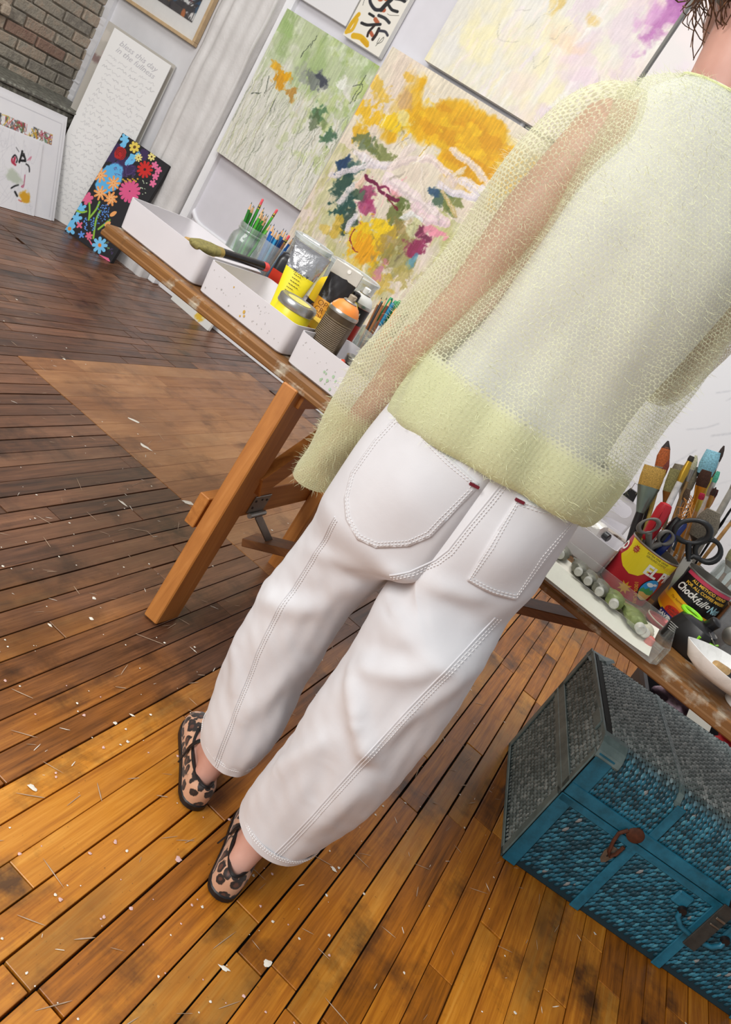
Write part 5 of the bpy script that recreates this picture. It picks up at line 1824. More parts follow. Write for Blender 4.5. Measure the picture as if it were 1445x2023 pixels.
brush(B_(.02, -.03), (.172, 1.90, .958), .050, .075, .03, '6a625c', '5c5854', '8f8676', 'broad grey fan brush lying low over the cans', flat=.35, fan=1.2, taper=.4)
brush(B_(.03, .0), (.165, 2.02, 1.10), .010, .05, .04, 'a9a49a', 'a9a49a', 'a9a49a', 'long bare grey handle rising past the brushes', flat=.9, taper=.2, hr=.007)
brush(B_(.03, -.01), (.200, 1.93, .985), .005, .03, .03, '1c1c1e', '1c1c1e', '1c1c1e', 'thin black stick standing among the brushes', flat=.9, taper=.3, hr=.0025)
brush(B_(.03, .01), (.225, 2.0, 1.0), .010, .02, .03, 'c9985c', 'b9b4aa', '8d8670', 'tan handled worn brush beside thin black stick', flat=.6, taper=.2)
brush(B_(-.01, -.03), (.100, 1.90, .965), .014, .03, .03, '8a8478', 'a09a90', '6d5a48', 'small brown brush with silver ferrule low in the bunch', flat=.6, taper=.3)
# curled orange shavings
q = thing('raffia_bunch', 'curled orange raffia bunch stuck among the brushes', 'raffia', (.125, 1.90, .93))
m = MB()
for k in range(9):
    ph = rng.uniform(0, 6)
    m.tube([(rng.uniform(-.014, .014) + .012 * math.cos(ph + s * .9), rng.uniform(-.008, .008), -.10 * (1 - s / 8) ** 2 + .026 * math.sin(ph + s * .7) * s / 8) for s in range(9)], .0011, n=5)
m.build('strands', pm('orange_raffia', 'd3924a', .7), q)

# ---- red tool, black tools, scissors
q = thing('utility_knife', 'red plastic tool handle standing in red and yellow can', 'tool', (.118, 1.825, TZ + .01))
d = (Vector((.083, 1.835, .915)) - Vector((.118, 1.825, TZ + .01))).normalized()
u = Vector((1, 0, 0)) - d * d.x
u.normalize()
v = d.cross(u)
def rgq(s, a, b, n=16, c=0.0):
    return [d * s + u * (a * math.cos(2 * PI * j / n) * (1 - .25 * abs(math.sin(2 * PI * j / n)) ** 3) + c) + v * b * math.sin(2 * PI * j / n) for j in range(n)]
m = MB()
m.loft([rgq(0, .006, .003), rgq(.13, .007, .003)])
m.build('shank', m_rim, q)
m = MB()
m.loft([rgq(.118, .010, .008), rgq(.135, .0145, .011), rgq(.165, .016, .013), rgq(.195, .0165, .013), rgq(.208, .013, .010), rgq(.211, .006, .005)])
m.build('handle', pm('red_tool_plastic', 'c01f2c', .3, var=.08), q, smooth=True)
m = MB()
m.loft([rgq(.14, .0022, .0125, c=0), rgq(.17, .0025, .0148), rgq(.2, .002, .0125)])
m.build('handle_groove', pm('dark_red_plastic', '8a1420', .35), q, smooth=True)
for (tx, ty, tz), col, lab in (((.122, 1.845, .905), '141416', 'black handled craft knife beside red tool'), ((.138, 1.842, .893), '1a2a6a', 'blue and black handled tool in the red and yellow can')):
    q = thing('craft_knife', lab, 'tool', (.132, 1.835, TZ + .01))
    d = (Vector((tx, ty, tz)) - Vector((.132, 1.835, TZ + .01))).normalized()
    u = Vector((1, 0, 0)) - d * d.x
    u.normalize()
    v = d.cross(u)
    m = MB()
    m.loft([rgq(.0, .004, .004), rgq(.09, .006, .006)])
    m.build('shank', m_rim, q)
    m = MB()
    m.loft([rgq(.085, .007, .006), rgq(.12, .0105, .008), rgq(.165, .011, .0085), rgq(.19, .009, .007), rgq(.197, .005, .004)])
    m.build('handle', pm('tool_handle_' + col, col, .25), q, smooth=True)
def scissors(loc, yaw, lean, sc, label):
    q = thing('scissors', label, 'scissors', loc)
    q.rotation_euler = (0, lean, yaw)
    for s in (-1, 1):
        m = MB()
        m.prism([(s * .001, .0), (s * .009, .05), (s * .010, .085), (-s * .006, .09), (-s * .004, .05)], -.0012 + s * .0013, .0012 + s * .0013, X=(1, 0, 0), Y=(0, 0, 1), Z=(0, 1, 0))
        m.build('blade', m_rim, q)
    m = MB()
    m.lathe([(.005, -.004), (.005, .004)], (0.001, 0, .083), (0, 1, 0), 14)
    m.build('pivot', m_rim, q)
    for s, rx, rz, cx, cz in ((-1, .036, .026, -.024, .142), (1, .026, .026, .026, .120)):
        m = MB()
        ang = .5 if s < 0 else -.5
        pts = []
        for k in range(26):
            a = 2 * PI * k / 26
            x, z = rx * sc * math.cos(a), rz * sc * math.sin(a)
            pts.append((cx + x * math.cos(ang) - z * math.sin(ang), 0.002 * s, cz + x * math.sin(ang) + z * math.cos(ang)))
        m.tube(pts, [.0065 * sc + .0016 * math.cos(2 * PI * k / 26 * 2) for k in range(26)], n=10, closed=True)
        m.tube([(-s * .003, .001 * s, .080), (s * .006, .001 * s, .095), (cx * .75, .002 * s, cz - rz * sc * .95)], [.005, .0065, .0075], n=10)
        m.build('finger_loop', pm('black_scissor_plastic', '1e1f22', .35), q, smooth=True)
    return q
scissors((.205, 1.852, TZ + .062), math.radians(8), math.radians(-8), 1.0, 'large black handled scissors standing between the coffee cans')
q = scissors((.142, 1.832, TZ + .035), math.radians(30), math.radians(-20), .62, 'small grey handled scissors in the red and yellow can')
for ch in q.children:
    if ch.name.startswith('finger_loop'):
        ch.data.materials[0] = pm('grey_scissor_plastic', '6a6762', .35)

# ---- dirty brush jar, boxes, clamshell
q = jar('dirty glass jar holding worn brushes beside scissors', .315, 1.985, .05, .17, neck=False)
m = MB()
m.lathe([(.044, .006), (.044, .085), (.001, .088)], n=24, cap=(True, False))
m.build('dirty_water', pm('murky_water', '5c5a40', .2, var=.3), q, smooth=True)
for k, (dx, dy, zt, bc, fc, w_) in enumerate(((-.02, .0, .925, '8f8a66', 'b9b4aa', .04), (.015, .01, .96, 'a89a7a', 'c9a03a', .025), (.03, -.01, .94, '6d5040', 'b9784a', .015), (.0, .02, .99, '4a3a30', 'b9b7b0', .012))):
    brush((.315 + dx * .5, 1.985 + dy, TZ + .012), (.315 + dx * 1.6, 1.985 + dy, zt), w_, .045, .03, ['8a5a34', 'c9985c', '5c3420', 'a87a4a'][k], fc, bc,
          ['worn broad olive brush in the dirty glass jar', 'tan brush with gold ferrule in the dirty glass jar', 'small red brown brush in the dirty glass jar', 'tall dark tipped brush in the dirty glass jar'][k], flat=.5, taper=.1)
q = thing('wooden_box', 'small open wooden box behind black and yellow can', 'box', (.352, 1.915, TZ))
m = MB()
for c, s in (((0, 0, .003), (.05, .05, .006)), ((-.024, 0, .055), (.004, .05, .11)), ((.024, 0, .055), (.004, .05, .11)), ((0, -.024, .055), (.05, .004, .11)), ((0, .024, .055), (.05, .004, .11))):
    m.box(c, s, bev=.0008)
m.build('box_body', m_dkleg, q)

q = thing('hinged_case', 'clear grey plastic clamshell standing behind the black tool', 'case', (.392, 1.86, TZ), math.radians(-12))
m = MB()
m.loft([rring(.11, .05, .01, 0), rring(.12, .056, .012, .004), rring(.13, .06, .012, .12), rring(.125, .055, .01, .12), rring(.115, .05, .01, .005)])
m.build('case_shell', glass('smoky_clear_plastic', (.62, .64, .66), .08, .5), q, smooth=True)
m = MB()
m.lathe([(.022, 0), (.02, .004), (.012, .006)], (-.02, -.031, .07), (0, -1, 0), 20)
m.build('pressed_ring', m_rim, q, smooth=True)
m = MB()
m.box((.02, 0, .05), (.07, .03, .07), Matrix.Rotation(.3, 3, 'Y'), bev=.004)
m.build('white_insert', m_pap, q)

q = thing('tape_measure', 'black rounded tool case with neon green rings and black knob', 'tool', (.285, 1.735, TZ), math.radians(-20))
m = MB()
m.loft([rring(.088, .066, .02, 0), rring(.096, .074, .024, .006), rring(.098, .076, .026, .04), rring(.084, .066, .026, .066), rring(.05, .04, .018, .074)])
m.build('case_body', pm('black_satin_plastic', '1b191a', .3), q, smooth=True)
m = MB()
m.tube([(-.028 + .022 * math.cos(a), .006 + .014 * math.sin(a), .073 + .002 * math.sin(a)) for a in np.linspace(0, 2 * PI, 20)[:-1]], .0045, n=8, closed=True)
m.build('neon_ring', pm('neon_green_plastic', '8ee01c', .4), q, smooth=True)
m = MB()
m.bar((.02, -.036, .05), (.05, -.012, .05), .004, .012, bev=.001)
m.bar((.05, -.012, .05), (.05, .02, .05), .004, .012, bev=.001)
m.build('neon_band', pm('neon_green_plastic', '8ee01c', .4), q)
m = MB()
m.lathe([(.011, 0), (.013, .004), (.013, .024), (.008, .028)], (.012, .008, .070), (.35, -.1, 1), 18)
m.build('knob', m_blk, q, smooth=True)
m = MB()
m.tube([(.026, -.016, .07), (.04, -.02, .064), (.05, -.01, .056), (.052, .012, .052)], .0016, n=6)
m.build('wire_loop', m_rim, q, smooth=True)
m = MB()
for k in range(4):
    m.box((-.030, -.0386, .040 - k * .0045), (.020 - .003 * k, .0006, .0012))
m.build('small_print', pm('grey_print', 'b9b7b2', .5), q)

q = thing('tin_lid', 'shallow red printed tin lid tucked behind the acrylic tray', 'lid', (.235, 1.775, TZ + .004), 0)
m = MB()
m.lathe([(.038, 0), (.040, .003), (.040, .010), (.036, .011), (.034, .005), (.001, .005)], n=30, cap=(True, False))
m.build('lid_shell', pm('faded_red_tin', 'b8484a', .35, .3, var=.2), q, smooth=True)
m = MB()
m.lathe([(.0402, .009), (.041, .011), (.0385, .012)], n=30, cap=(False, False))
m.build('lid_rim', pm('cream_tin_rim', 'd8cdb8', .4, .3), q, smooth=True)

# ---- white boat shaped dish on a cup, with a brush lying in it
q = thing('porcelain_dish', 'white boat shaped porcelain palette dish with grey wash stains', 'dish', (.385, 1.628, TZ + .024), math.radians(33))
n, L_, W_ = 72, .160, .078
def boat(s, z, f):
    out = []
    for k in range(n):
        a = 2 * PI * k / n
        cx, sy = math.cos(a), math.sin(a)
        wv = W_ * (1 - .30 * cx * cx)
        x = L_ * .92 * cx * s
        out.append(Vector((x, wv * sy * s, z + (.010 * cx ** 4 if f else 0))))
    return out
m = MB()
m.loft([boat(.45, 0, 0), boat(.62, .002, 0), boat(.85, .016, 0), boat(1.0, .034, 1), boat(1.01, .037, 1), boat(.985, .037, 1), boat(.82, .019, 0), boat(.6, .007, 0), boat(.3, .005, 0)], cap=(True, True))
tt = NT('stained_white_porcelain')
vv = tt.co()
st = tt.noise(vv, 22.0, 5.0, .65, dist=1.2)
tt.set(Base_Color=tt.mix(tt.math('MULTIPLY', tt.math('SUBTRACT', st, .52), 3.0, clamp=True), lin4('f3f2ee'), lin4('d3d2cc')), Roughness=.22)
m.build('dish_shell', tt.m, q, smooth=True)
q = thing('porcelain_cup', 'low white porcelain cup beneath the boat shaped dish', 'cup', (.43, 1.635, TZ))
m = MB()
m.lathe([(.034, 0), (.038, .003), (.044, .024), (.042, .024), (.034, .005)], n=30)
m.build('cup_shell', pm('white_porcelain', 'eeede9', .25, var=.02), q, smooth=True)
a_, b_ = Vector((.330, 1.600, .752)), Vector((.388, 1.640, .746))
q = thing('stub_brush', 'short tan handled brush with black bristles lying in dish', 'paintbrush', a_)
d = (b_ - a_).normalized()
m = MB()
m.lathe([(.0065, 0), (.0078, .004), (.0082, .036), (.007, .039)], axis=d, n=14)
m.build('handle', pm('tan_bamboo', 'b08d5c', .5, var=.3, scale=60), q, smooth=True)
m = MB()
m.lathe([(.0072, .038), (.0095, .052), (.0075, .066), (.0012, .078)], axis=d, n=14)
m.build('bristles', pm('black_bristles', '17151a', .6), q, smooth=True)
q = thing('black_tray', 'black plastic tub with blue inside beside the porcelain dish', 'tub', (.515, 1.79, TZ), math.radians(-6))
m = MB()
m.loft([rring(.12, .10, .02, 0), rring(.13, .11, .024, .004), rring(.15, .13, .03, .085), rring(.156, .136, .03, .088), rring(.15, .13, .028, .09), rring(.14, .12, .026, .084)], cap=(True, False))
m.build('tub_shell', pm('black_tub_plastic', '151517', .35), q, smooth=True)
m = MB()
m.loft([rring(.14, .12, .026, .084), rring(.118, .10, .02, .006)], cap=(False, True))
m.build('tub_inside', pm('dark_blue_lining', '1f2c48', .4), q, smooth=True)

# ---- things under the table behind the trunk
q = thing('storage_crate', 'black storage crate of odds and ends standing under the table behind trunk', 'crate', (.78, 2.72, 0), math.radians(8))
m = MB()
m.loft([rring(.66, .36, .03, 0), rring(.70, .40, .03, .30), rring(.72, .42, .03, .30), rring(.72, .42, .03, .32), rring(.69, .39, .03, .32), rring(.65, .35, .03, .02)])
m.build('crate_shell', pm('black_crate', '222124', .5), q, smooth=True)
def lump_obj(name, label, cat, c, s, mat, seed, amp=.25):
    r = np.random.RandomState(seed)
    bm = bmesh.new()
    bmesh.ops.create_icosphere(bm, subdivisions=4, radius=1)
    ph = r.uniform(0, 6, (8, 4))
    for v in bm.verts:
        k = 1 + amp * sum(math.sin(v.co.x * p[0] * 1.4 + v.co.y * p[1] * 1.4 + v.co.z * p[2] * 1.6 + p[3]) for p in ph) / 8 * 2
        v.co *= k
        v.co = Vector((v.co.x * s[0], v.co.y * s[1], v.co.z * s[2]))
        v.co.z = max(v.co.z, -s[2] * .8)
    me = bpy.data.meshes.new(name)
    bm.to_mesh(me)
    bm.free()
    o = add_obj(name, me, mat, smooth=True)
    o.location = c
    return tag(o, label, cat)
lump_obj('red_cloth', 'crumpled bright red cloth heaped on the black crate', 'cloth', (.80, 2.62, .345), (.11, .09, .06), pm('red_cotton', 'b01c22', .8, bump=.4), 5)
lump_obj('plastic_bag', 'crinkled mauve plastic bag on the crate under table', 'bag', (.55, 2.64, .345), (.07, .07, .06), pm('mauve_plastic_film', '9a8290', .2, var=.4, scale=40, bump=.8), 6, .4)
q = thing('white_card', 'white card sticking out beside the mauve plastic bag', 'card', (.61, 2.56, .318), math.radians(20))
m = MB()
m.box((0, 0, .035), (.09, .06, .003), Matrix.Rotation(.9, 3, 'X'), bev=.0008)
m.build('card_sheet', m_pap, q)
# ================================================================ WICKER TRUNK
def trunk_paint(name, cols, rough=.45):
    t = NT(name)
    v = t.co()
    n = t.noise(v, 18.0, 5.0, .65)
    n2 = t.noise(v, 140.0, 3.0)
    c = t.ramp(n, [(.32, cols[0]), (.55, cols[1]), (.75, cols[2])])
    c = t.mix(t.math('MULTIPLY', t.math('SUBTRACT', n2, .70), 9.0, clamp=True), c, lin4(cols[3]))
    t.set(Base_Color=c, Roughness=rough)
    t.bump(n2, .25, .001)
    return t.m
def wick_mat(name, blue):
    t = NT(name)
    v = t.co()
    sep = t.n('ShaderNodeSeparateXYZ', {0: v})
    r = t.n('ShaderNodeAttribute', attribute_name='cane').outputs['Fac']
    b = t.ramp(r, [(0.0, '103c49'), (.45, '1a586b'), (.85, '287088'), (1.0, '468a9c')])
    chip = t.math('MULTIPLY', t.math('GREATER_THAN', r, .965), t.math('GREATER_THAN', t.noise(v, 14.0, 2.0), .5))
    b = t.mix(t.math('MULTIPLY', chip, .55), b, lin4('a98a78'))
    g = t.ramp(r, [(0.0, '5a6866'), (.5, '7a8886'), (.9, '98a4a2'), (1.0, 'b0b9b6')])
    if blue == 'worn':       # the teal coat reaches over the front edge of the lid and stops
        e = t.math('MULTIPLY', t.math('SUBTRACT', t.math('ADD', sep.outputs[1], t.math('MULTIPLY', t.noise(v, 12.0, 2.0), .03)), .022), 18.0, clamp=True)
        b = t.mix(e, b, g)
        g = b
    t.set(Base_Color=b if blue else g, Roughness=.42 if blue else .5)
    t.bump(t.noise(v, 500.0, 2.0), .2, .0006)
    return t.m
m_tb = trunk_paint('teal_trunk_paint', ['155264', '1e6a84', '2a7a94', '10303a'])
m_tg = trunk_paint('grey_green_trunk_paint', ['566a6a', '6b7f7e', '829493', '303a3a'])
m_wb, m_wg, m_wl = wick_mat('teal_painted_wicker', True), wick_mat('grey_green_wicker', False), wick_mat('teal_to_grey_wicker', 'worn')
m_back_b = pm('dark_teal_backing', '0e2c36', .8)
m_back_g = pm('dark_grey_backing', '262a28', .8)
TL, TD, TS, TH = .70, .515, .245, .415
t = thing('wicker_trunk', 'old wicker trunk, teal front with grey green lid and ends', 'trunk', (.318, 1.783, 0), math.radians(12.6))
m = MB()
m.box((TL / 2, TD / 2, TS / 2), (TL - .008, TD - .008, TS), bev=.004)
trunk_body = m.build('trunk_body', m_back_b, t)
# lid: rounded along the front top edge
prof = [(0.004, TS + .003), (0.006, .36), (.012, .383), (.026, .400), (.05, .409), (.10, .412), (TD - .03, .412), (TD - .008, .405), (TD - .004, .38), (TD - .004, TS + .003)]
m = MB()
m.prism([(y, z) for y, z in prof], .004, TL - .004, X=(0, 1, 0), Y=(0, 0, 1), Z=(1, 0, 0))
trunk_lid = m.build('trunk_lid', m_back_g, t)
# woven canes: every stitch is a small raised lozenge
def stitch_field(name, o, X, Y, N, w, h, mat, parent, sx=.0085, sy=.0175, slant=.0, curve=None):
    nx, ny = int(w / sx), int(h / (sy * .5))
    i, j = np.meshgrid(np.arange(nx), np.arange(ny))
    u = (i + .5 + .0 * j) * (w / nx)
    v = (j + .5) * (h / ny) + np.where(i % 2 == 0, 0, h / ny * .5) * 1.0
    keep = ((i + j) % 2 == 0) & (v + sy * .55 < h + .004)
    u, v = u[keep] + nrs.uniform(-.0004, .0004, keep.sum()), v[keep]
    base = np.array([(-.62, 0, 0), (-.36, -.42, .55), (-.36, .42, .55), (.36, -.42, .55), (.36, .42, .55), (.62, 0, 0), (0, -.62, 0), (0, .62, 0), (0, 0, 1.0)])
    # lozenge: long along v
    lz = np.array([(0, -.60, 0), (.56, -.22, .25), (.56, .22, .25), (0, .60, 0), (-.56, .22, .25), (-.56, -.22, .25), (0, -.25, 1.0), (0, .25, 1.0)])
    fc = np.array([(0, 1, 6), (1, 2, 6), (2, 7, 6), (2, 3, 7), (3, 4, 7), (4, 5, 7), (5, 6, 7), (5, 0, 6)])
    P = np.empty((len(u), 8, 3))
    uu = u[:, None] + lz[None, :, 0] * sx * .92 + lz[None, :, 1] * sy * slant
    vv = v[:, None] + lz[None, :, 1] * sy * 1.0
    nn = lz[None, :, 2] * .0042 + 0 * uu
    uu, vv = np.clip(uu, 0, w), np.clip(vv, 0, h)
    if curve is None:
        o, X, Y, N = map(np.array, (o, X, Y, N))
        P = o + uu[..., None] * X + vv[..., None] * Y + nn[..., None] * N
    else:
        P = curve(uu, vv, nn)
    F = (fc[None] + (np.arange(len(u)) * 8)[:, None, None]).reshape(-1, 3)
    ob = add_obj(name, fast_mesh(name, P.reshape(-1, 3), F), mat, parent)
    at = ob.data.attributes.new('cane', 'FLOAT', 'POINT')
    at.data.foreach_set('value', np.repeat(nrs.rand(len(u)), 8).astype(np.float32))
    ob['kind'] = 'stuff'
    return ob
stitch_field('woven_canes', (.02, .003, .02), (1, 0, 0), (0, 0, 1), (0, -1, 0), TL - .04, TS - .03, m_wb, trunk_body, slant=.35)
stitch_field('woven_canes', (.003, .02, .01), (0, 1, 0), (0, 0, 1), (-1, 0, 0), TD - .04, TS - .02, m_wg, trunk_body, sx=.0078, sy=.015)
stitch_field('woven_canes', (TL - .003, .02, .01), (0, 1, 0), (0, 0, 1), (1, 0, 0), TD - .04, TS - .02, m_wg, trunk_body, sx=.0078, sy=.015)
# lid front and rounded top in one sheet following the profile
pp = np.array(prof[:7])
seg = np.hypot(*(np.diff(pp, axis=0).T))
cum = np.concatenate([[0], np.cumsum(seg)])
def lid_curve(uu, vv, nn):
    s = np.clip(vv, 0, cum[-1])
    y = np.interp(s, cum, pp[:, 0])
    z = np.interp(s, cum, pp[:, 1])
    y2, z2 = np.interp(s + .004, cum, pp[:, 0]), np.interp(s + .004, cum, pp[:, 1])
    y1, z1 = np.interp(s - .004, cum, pp[:, 0]), np.interp(s - .004, cum, pp[:, 1])
    ty, tz = y2 - y1, z2 - z1
    L = np.hypot(ty, tz) + 1e-9
    return np.stack([.02 + uu, y - 0 + nn * (-tz / L), z + nn * (ty / L)], -1)
stitch_field('woven_canes', 0, 0, 0, 0, TL - .04, cum[-1], m_wl, trunk_lid, slant=.15, curve=lid_curve)
stitch_field('woven_canes', (.003, .02, TS + .01), (0, 1, 0), (0, 0, 1), (-1, 0, 0), TD - .045, TH - TS - .02, m_wg, trunk_lid, sx=.0078, sy=.015)
stitch_field('woven_canes', (TL - .003, .02, TS + .01), (0, 1, 0), (0, 0, 1), (1, 0, 0), TD - .045, TH - TS - .02, m_wg, trunk_lid, sx=.0078, sy=.015)
# bands
def band(mat, parent, *boxes, name='band'):
    for c, s in boxes:
        m = MB()
        m.box(c, s, bev=.0015)
        m.build(name, mat, parent)
fy = -.0032
band(m_tb, trunk_body, ((TL / 2, fy, TS - .011), (TL, .005, .020)), ((.017, fy, TS / 2), (.036, .005, TS - .004)), ((TL - .017, fy, TS / 2), (.036, .005, TS - .004)), *[((x, fy, TS / 2 - .008), (.026, .005, TS - .02)) for x in (.21, .45)])
band(m_tg, trunk_body, ((-.0032, TD / 2, TS - .006), (.005, TD, .018)), ((-.0032, .015, TS / 2), (.005, .03, TS)), ((-.0032, TD - .013, TS / 2), (.005, .026, TS)), ((-.0032, TD / 2, .006), (.005, TD, .012)))
band(m_tb, trunk_lid, ((TL / 2, fy - .002, TS + .020), (TL, .007, .034)), ((.022, fy, .325), (.044, .005, .115)), *[((x, fy, .325), (.024, .005, .12)) for x in (.225, .45)])
for x in (.215, .45):
    m = MB()
    rr = [(-.003, .38)] + [(y - .003 if z < .405 else y, z + .003) for y, z in prof[2:7]]
    inner = [(y + .004, z - .004) for y, z in rr[::-1]]
    m.prism(rr + inner, x - .007, x + .007, X=(0, 1, 0), Y=(0, 0, 1), Z=(1, 0, 0))
    m.build('top_strip', m_tg, trunk_lid)
band(m_tg, trunk_lid, ((-.0032, TD / 2, TS + .018), (.005, TD, .03)), ((-.0032, TD - .013, .33), (.005, .026, .16)), ((-.0032, .012, .31), (.005, .022, .13)), ((-.0022, TD / 2, TH - .008), (.006, TD - .05, .014)))
m = MB()      # corner caps
m.loft([[Vector(p) for p in ((-.006, TD - .07, TH - .02), (.035, TD - .07, TH + .001), (.07, TD - .015, TH + .001), (.05, TD + .004, TH - .02), (-.006, TD + .004, TH - .03))],
        [Vector(p) for p in ((-.003, TD - .065, TH - .012), (.03, TD - .062, TH + .005), (.062, TD - .012, TH + .005), (.04, TD + .002, TH - .006), (-.003, TD + .002, TH - .010))]])
m.build('corner_cap', m_tg, trunk_lid)
m = MB()
pr = [(-.007, .372), (-.003, .388), (.012, .404), (.03, .414), (.045, .416)]
m.prism(pr + [(y + .004, z - .006) for y, z in pr[::-1]], -.006, .058, X=(0, 1, 0), Y=(0, 0, 1), Z=(1, 0, 0))
m.build('corner_cap', m_tg, trunk_lid)
m = MB()
m.box((-.0045, TD / 2 - .13, TH - .02), (.007, .07, .03), bev=.002)
m.build('edge_clip', m_tg, trunk_lid)
# rusty hasp and key plate
m_rust = pm('rusty_iron', '5c3524', .7, .4, var=.35, scale=60, bump=.4)
m_old = pm('worn_nickel', '8a8378', .4, .8, var=.3, scale=60)
m = MB()
m.lathe([(.021, 0), (.021, .004), (.017, .007), (.006, .008)], (.190, -.006, TS + .018), (0, -1, 0), 24)
m.build('hasp_disc', m_rust, trunk_lid, smooth=True)
m = MB()
m.tube([(.168, -.012, TS + .02), (.155, -.016, TS + .002), (.158, -.018, TS - .022), (.168, -.018, TS - .052), (.178, -.015, TS - .062), (.186, -.014, TS - .05), (.188, -.013, TS - .022)], .0045, n=8)
m.build('hasp_loop', m_rust, trunk_body, smooth=True)
m = MB()
m.prism([(-.010, .004), (.010, .004), (.013, -.02), (.008, -.042), (0, -.05), (-.008, -.042), (-.013, -.02)], .006, .010, origin=(.176, 0, TS - .042), X=(1, 0, 0), Y=(0, 0, 1), Z=(0, -1, 0))
m.build('key_plate', m_old, trunk_body)
m = MB()
m.box((.176, -.0105, TS - .064), (.003, .002, .012))
m.build('keyhole', m_blk, trunk_body)
# front handle with leather strap
for x in (.375, .52):
    m = MB()
    m.box((x, -.008, .196), (.042, .010, .040), bev=.006)
    m.build('handle_plate', m_tb, trunk_body)
m = MB()
m.tube([(.385, -.014, .182), (.388, -.022, .160), (.405, -.026, .146), (.447, -.028, .140), (.49, -.026, .146), (.507, -.022, .160), (.51, -.014, .182)], .0065, n=10)
m.build('handle_bar', m_tb, trunk_body, smooth=True)
for x in (.388, .508):
    m = MB()
    m.lathe([(.009, 0), (.012, .004), (.009, .012)], (x, -.012, .178), (0, -1, 0), 12)
    m.build('handle_boss', m_blk, trunk_body, smooth=True)
m_leath = pm('dark_grey_leather', '34332f', .6, var=.25, scale=60, bump=.4)
m = MB()
m.bar((.448, -.036, .118), (.452, -.030, .262), .034, .005, side=(0, -1, .05), bev=.001)
m.build('leather_strap', m_leath, trunk_body)
m = MB()
m.box((.450, -.040, .226), (.024, .005, .006), bev=.001)
m.box((.450, -.040, .205), (.024, .005, .004), bev=.001)
m.build('buckle', m_old, trunk_body)
m = MB()
m.bar((.455, -.008, .262), (.50, -.008, .285), .045, .006, side=(0, -1, 0), bev=.002)
m.build('strap_anchor', m_blk, trunk_lid)
# ================================================================ PERSON
person = thing('person', 'person seen from behind in sheer pale green sweater, white trousers and leopard shoes', 'person', (-.195, 1.2, 0), 0)
PO = Vector((-.195, 1.2, 0))          # parts are laid out in room measures, then shifted to the base point
def shift(me):
    me.transform(Matrix.Translation(-PO))
    return me

# ---- body: tapered limbs fused into one skin
def capsule(bm, a, b, ra, rb, seg=16, sq=None):
    a, b = Vector(a), Vector(b)
    u, w, d = frame_of(b - a)
    rings = []
    for k in range(5):
        t = PI / 2 * k / 4 - PI / 2
        rings.append((a + d * ra * math.sin(t), ra * math.cos(t)))
    for k in range(1, 5):
        rings.append((a + (b - a) * k / 5, ra + (rb - ra) * k / 5))
    for k in range(5):
        t = PI / 2 * k / 4
        rings.append((b + d * rb * math.sin(t), rb * math.cos(t)))
    vs = []
    for c, r in rings:
        r = max(r, 1e-4)
        vs.append([bm.verts.new(c + (u * math.cos(2 * PI * j / seg) + w * math.sin(2 * PI * j / seg)) * r) for j in range(seg)])
    for r0, r1 in zip(vs[:-1], vs[1:]):
        for j in range(seg):
            bm.faces.new((r0[j], r0[(j + 1) % seg], r1[(j + 1) % seg], r1[j]))
    bm.faces.new(vs[0][::-1])
    bm.faces.new(vs[-1])
def ball(bm, c, r, rot=None):
    mt = Matrix.Translation(Vector(c)) @ (rot.to_4x4() if rot else Matrix.Identity(4)) @ Matrix.Diagonal((r[0], r[1], r[2], 1))
    bmesh.ops.create_uvsphere(bm, u_segments=24, v_segments=16, radius=1, matrix=mt)
YW = Matrix.Rotation(math.radians(20), 3, 'Z')
bm = bmesh.new()
ball(bm, (-.195, 1.205, .93), (.132, .082, .12), YW)
ball(bm, (-.192, 1.205, 1.06), (.122, .085, .13), YW)
ball(bm, (-.19, 1.205, 1.20), (.138, .098, .14), YW)
ball(bm, (-.195, 1.205, 1.32), (.145, .085, .095), YW)
capsule(bm, (-.305, 1.162, 1.352), (-.09, 1.235, 1.365), .042, .044)
capsule(bm, (-.28, 1.18, 1.395), (-.21, 1.2, 1.425), .035, .05)
capsule(bm, (-.13, 1.22, 1.395), (-.21, 1.2, 1.425), .035, .05)
capsule(bm, (-.207, 1.20, 1.40), (-.245, 1.222, 1.55), .060, .054)
# left arm, hanging
capsule(bm, (-.318, 1.156, 1.340), (-.338, 1.142, 1.20), .046, .044)
capsule(bm, (-.338, 1.142, 1.20), (-.345, 1.142, 1.07), .044, .038)
capsule(bm, (-.345, 1.142, 1.07), (-.380, 1.172, .94), .038, .036)
capsule(bm, (-.380, 1.172, .94), (-.412, 1.215, .80), .033, .024)
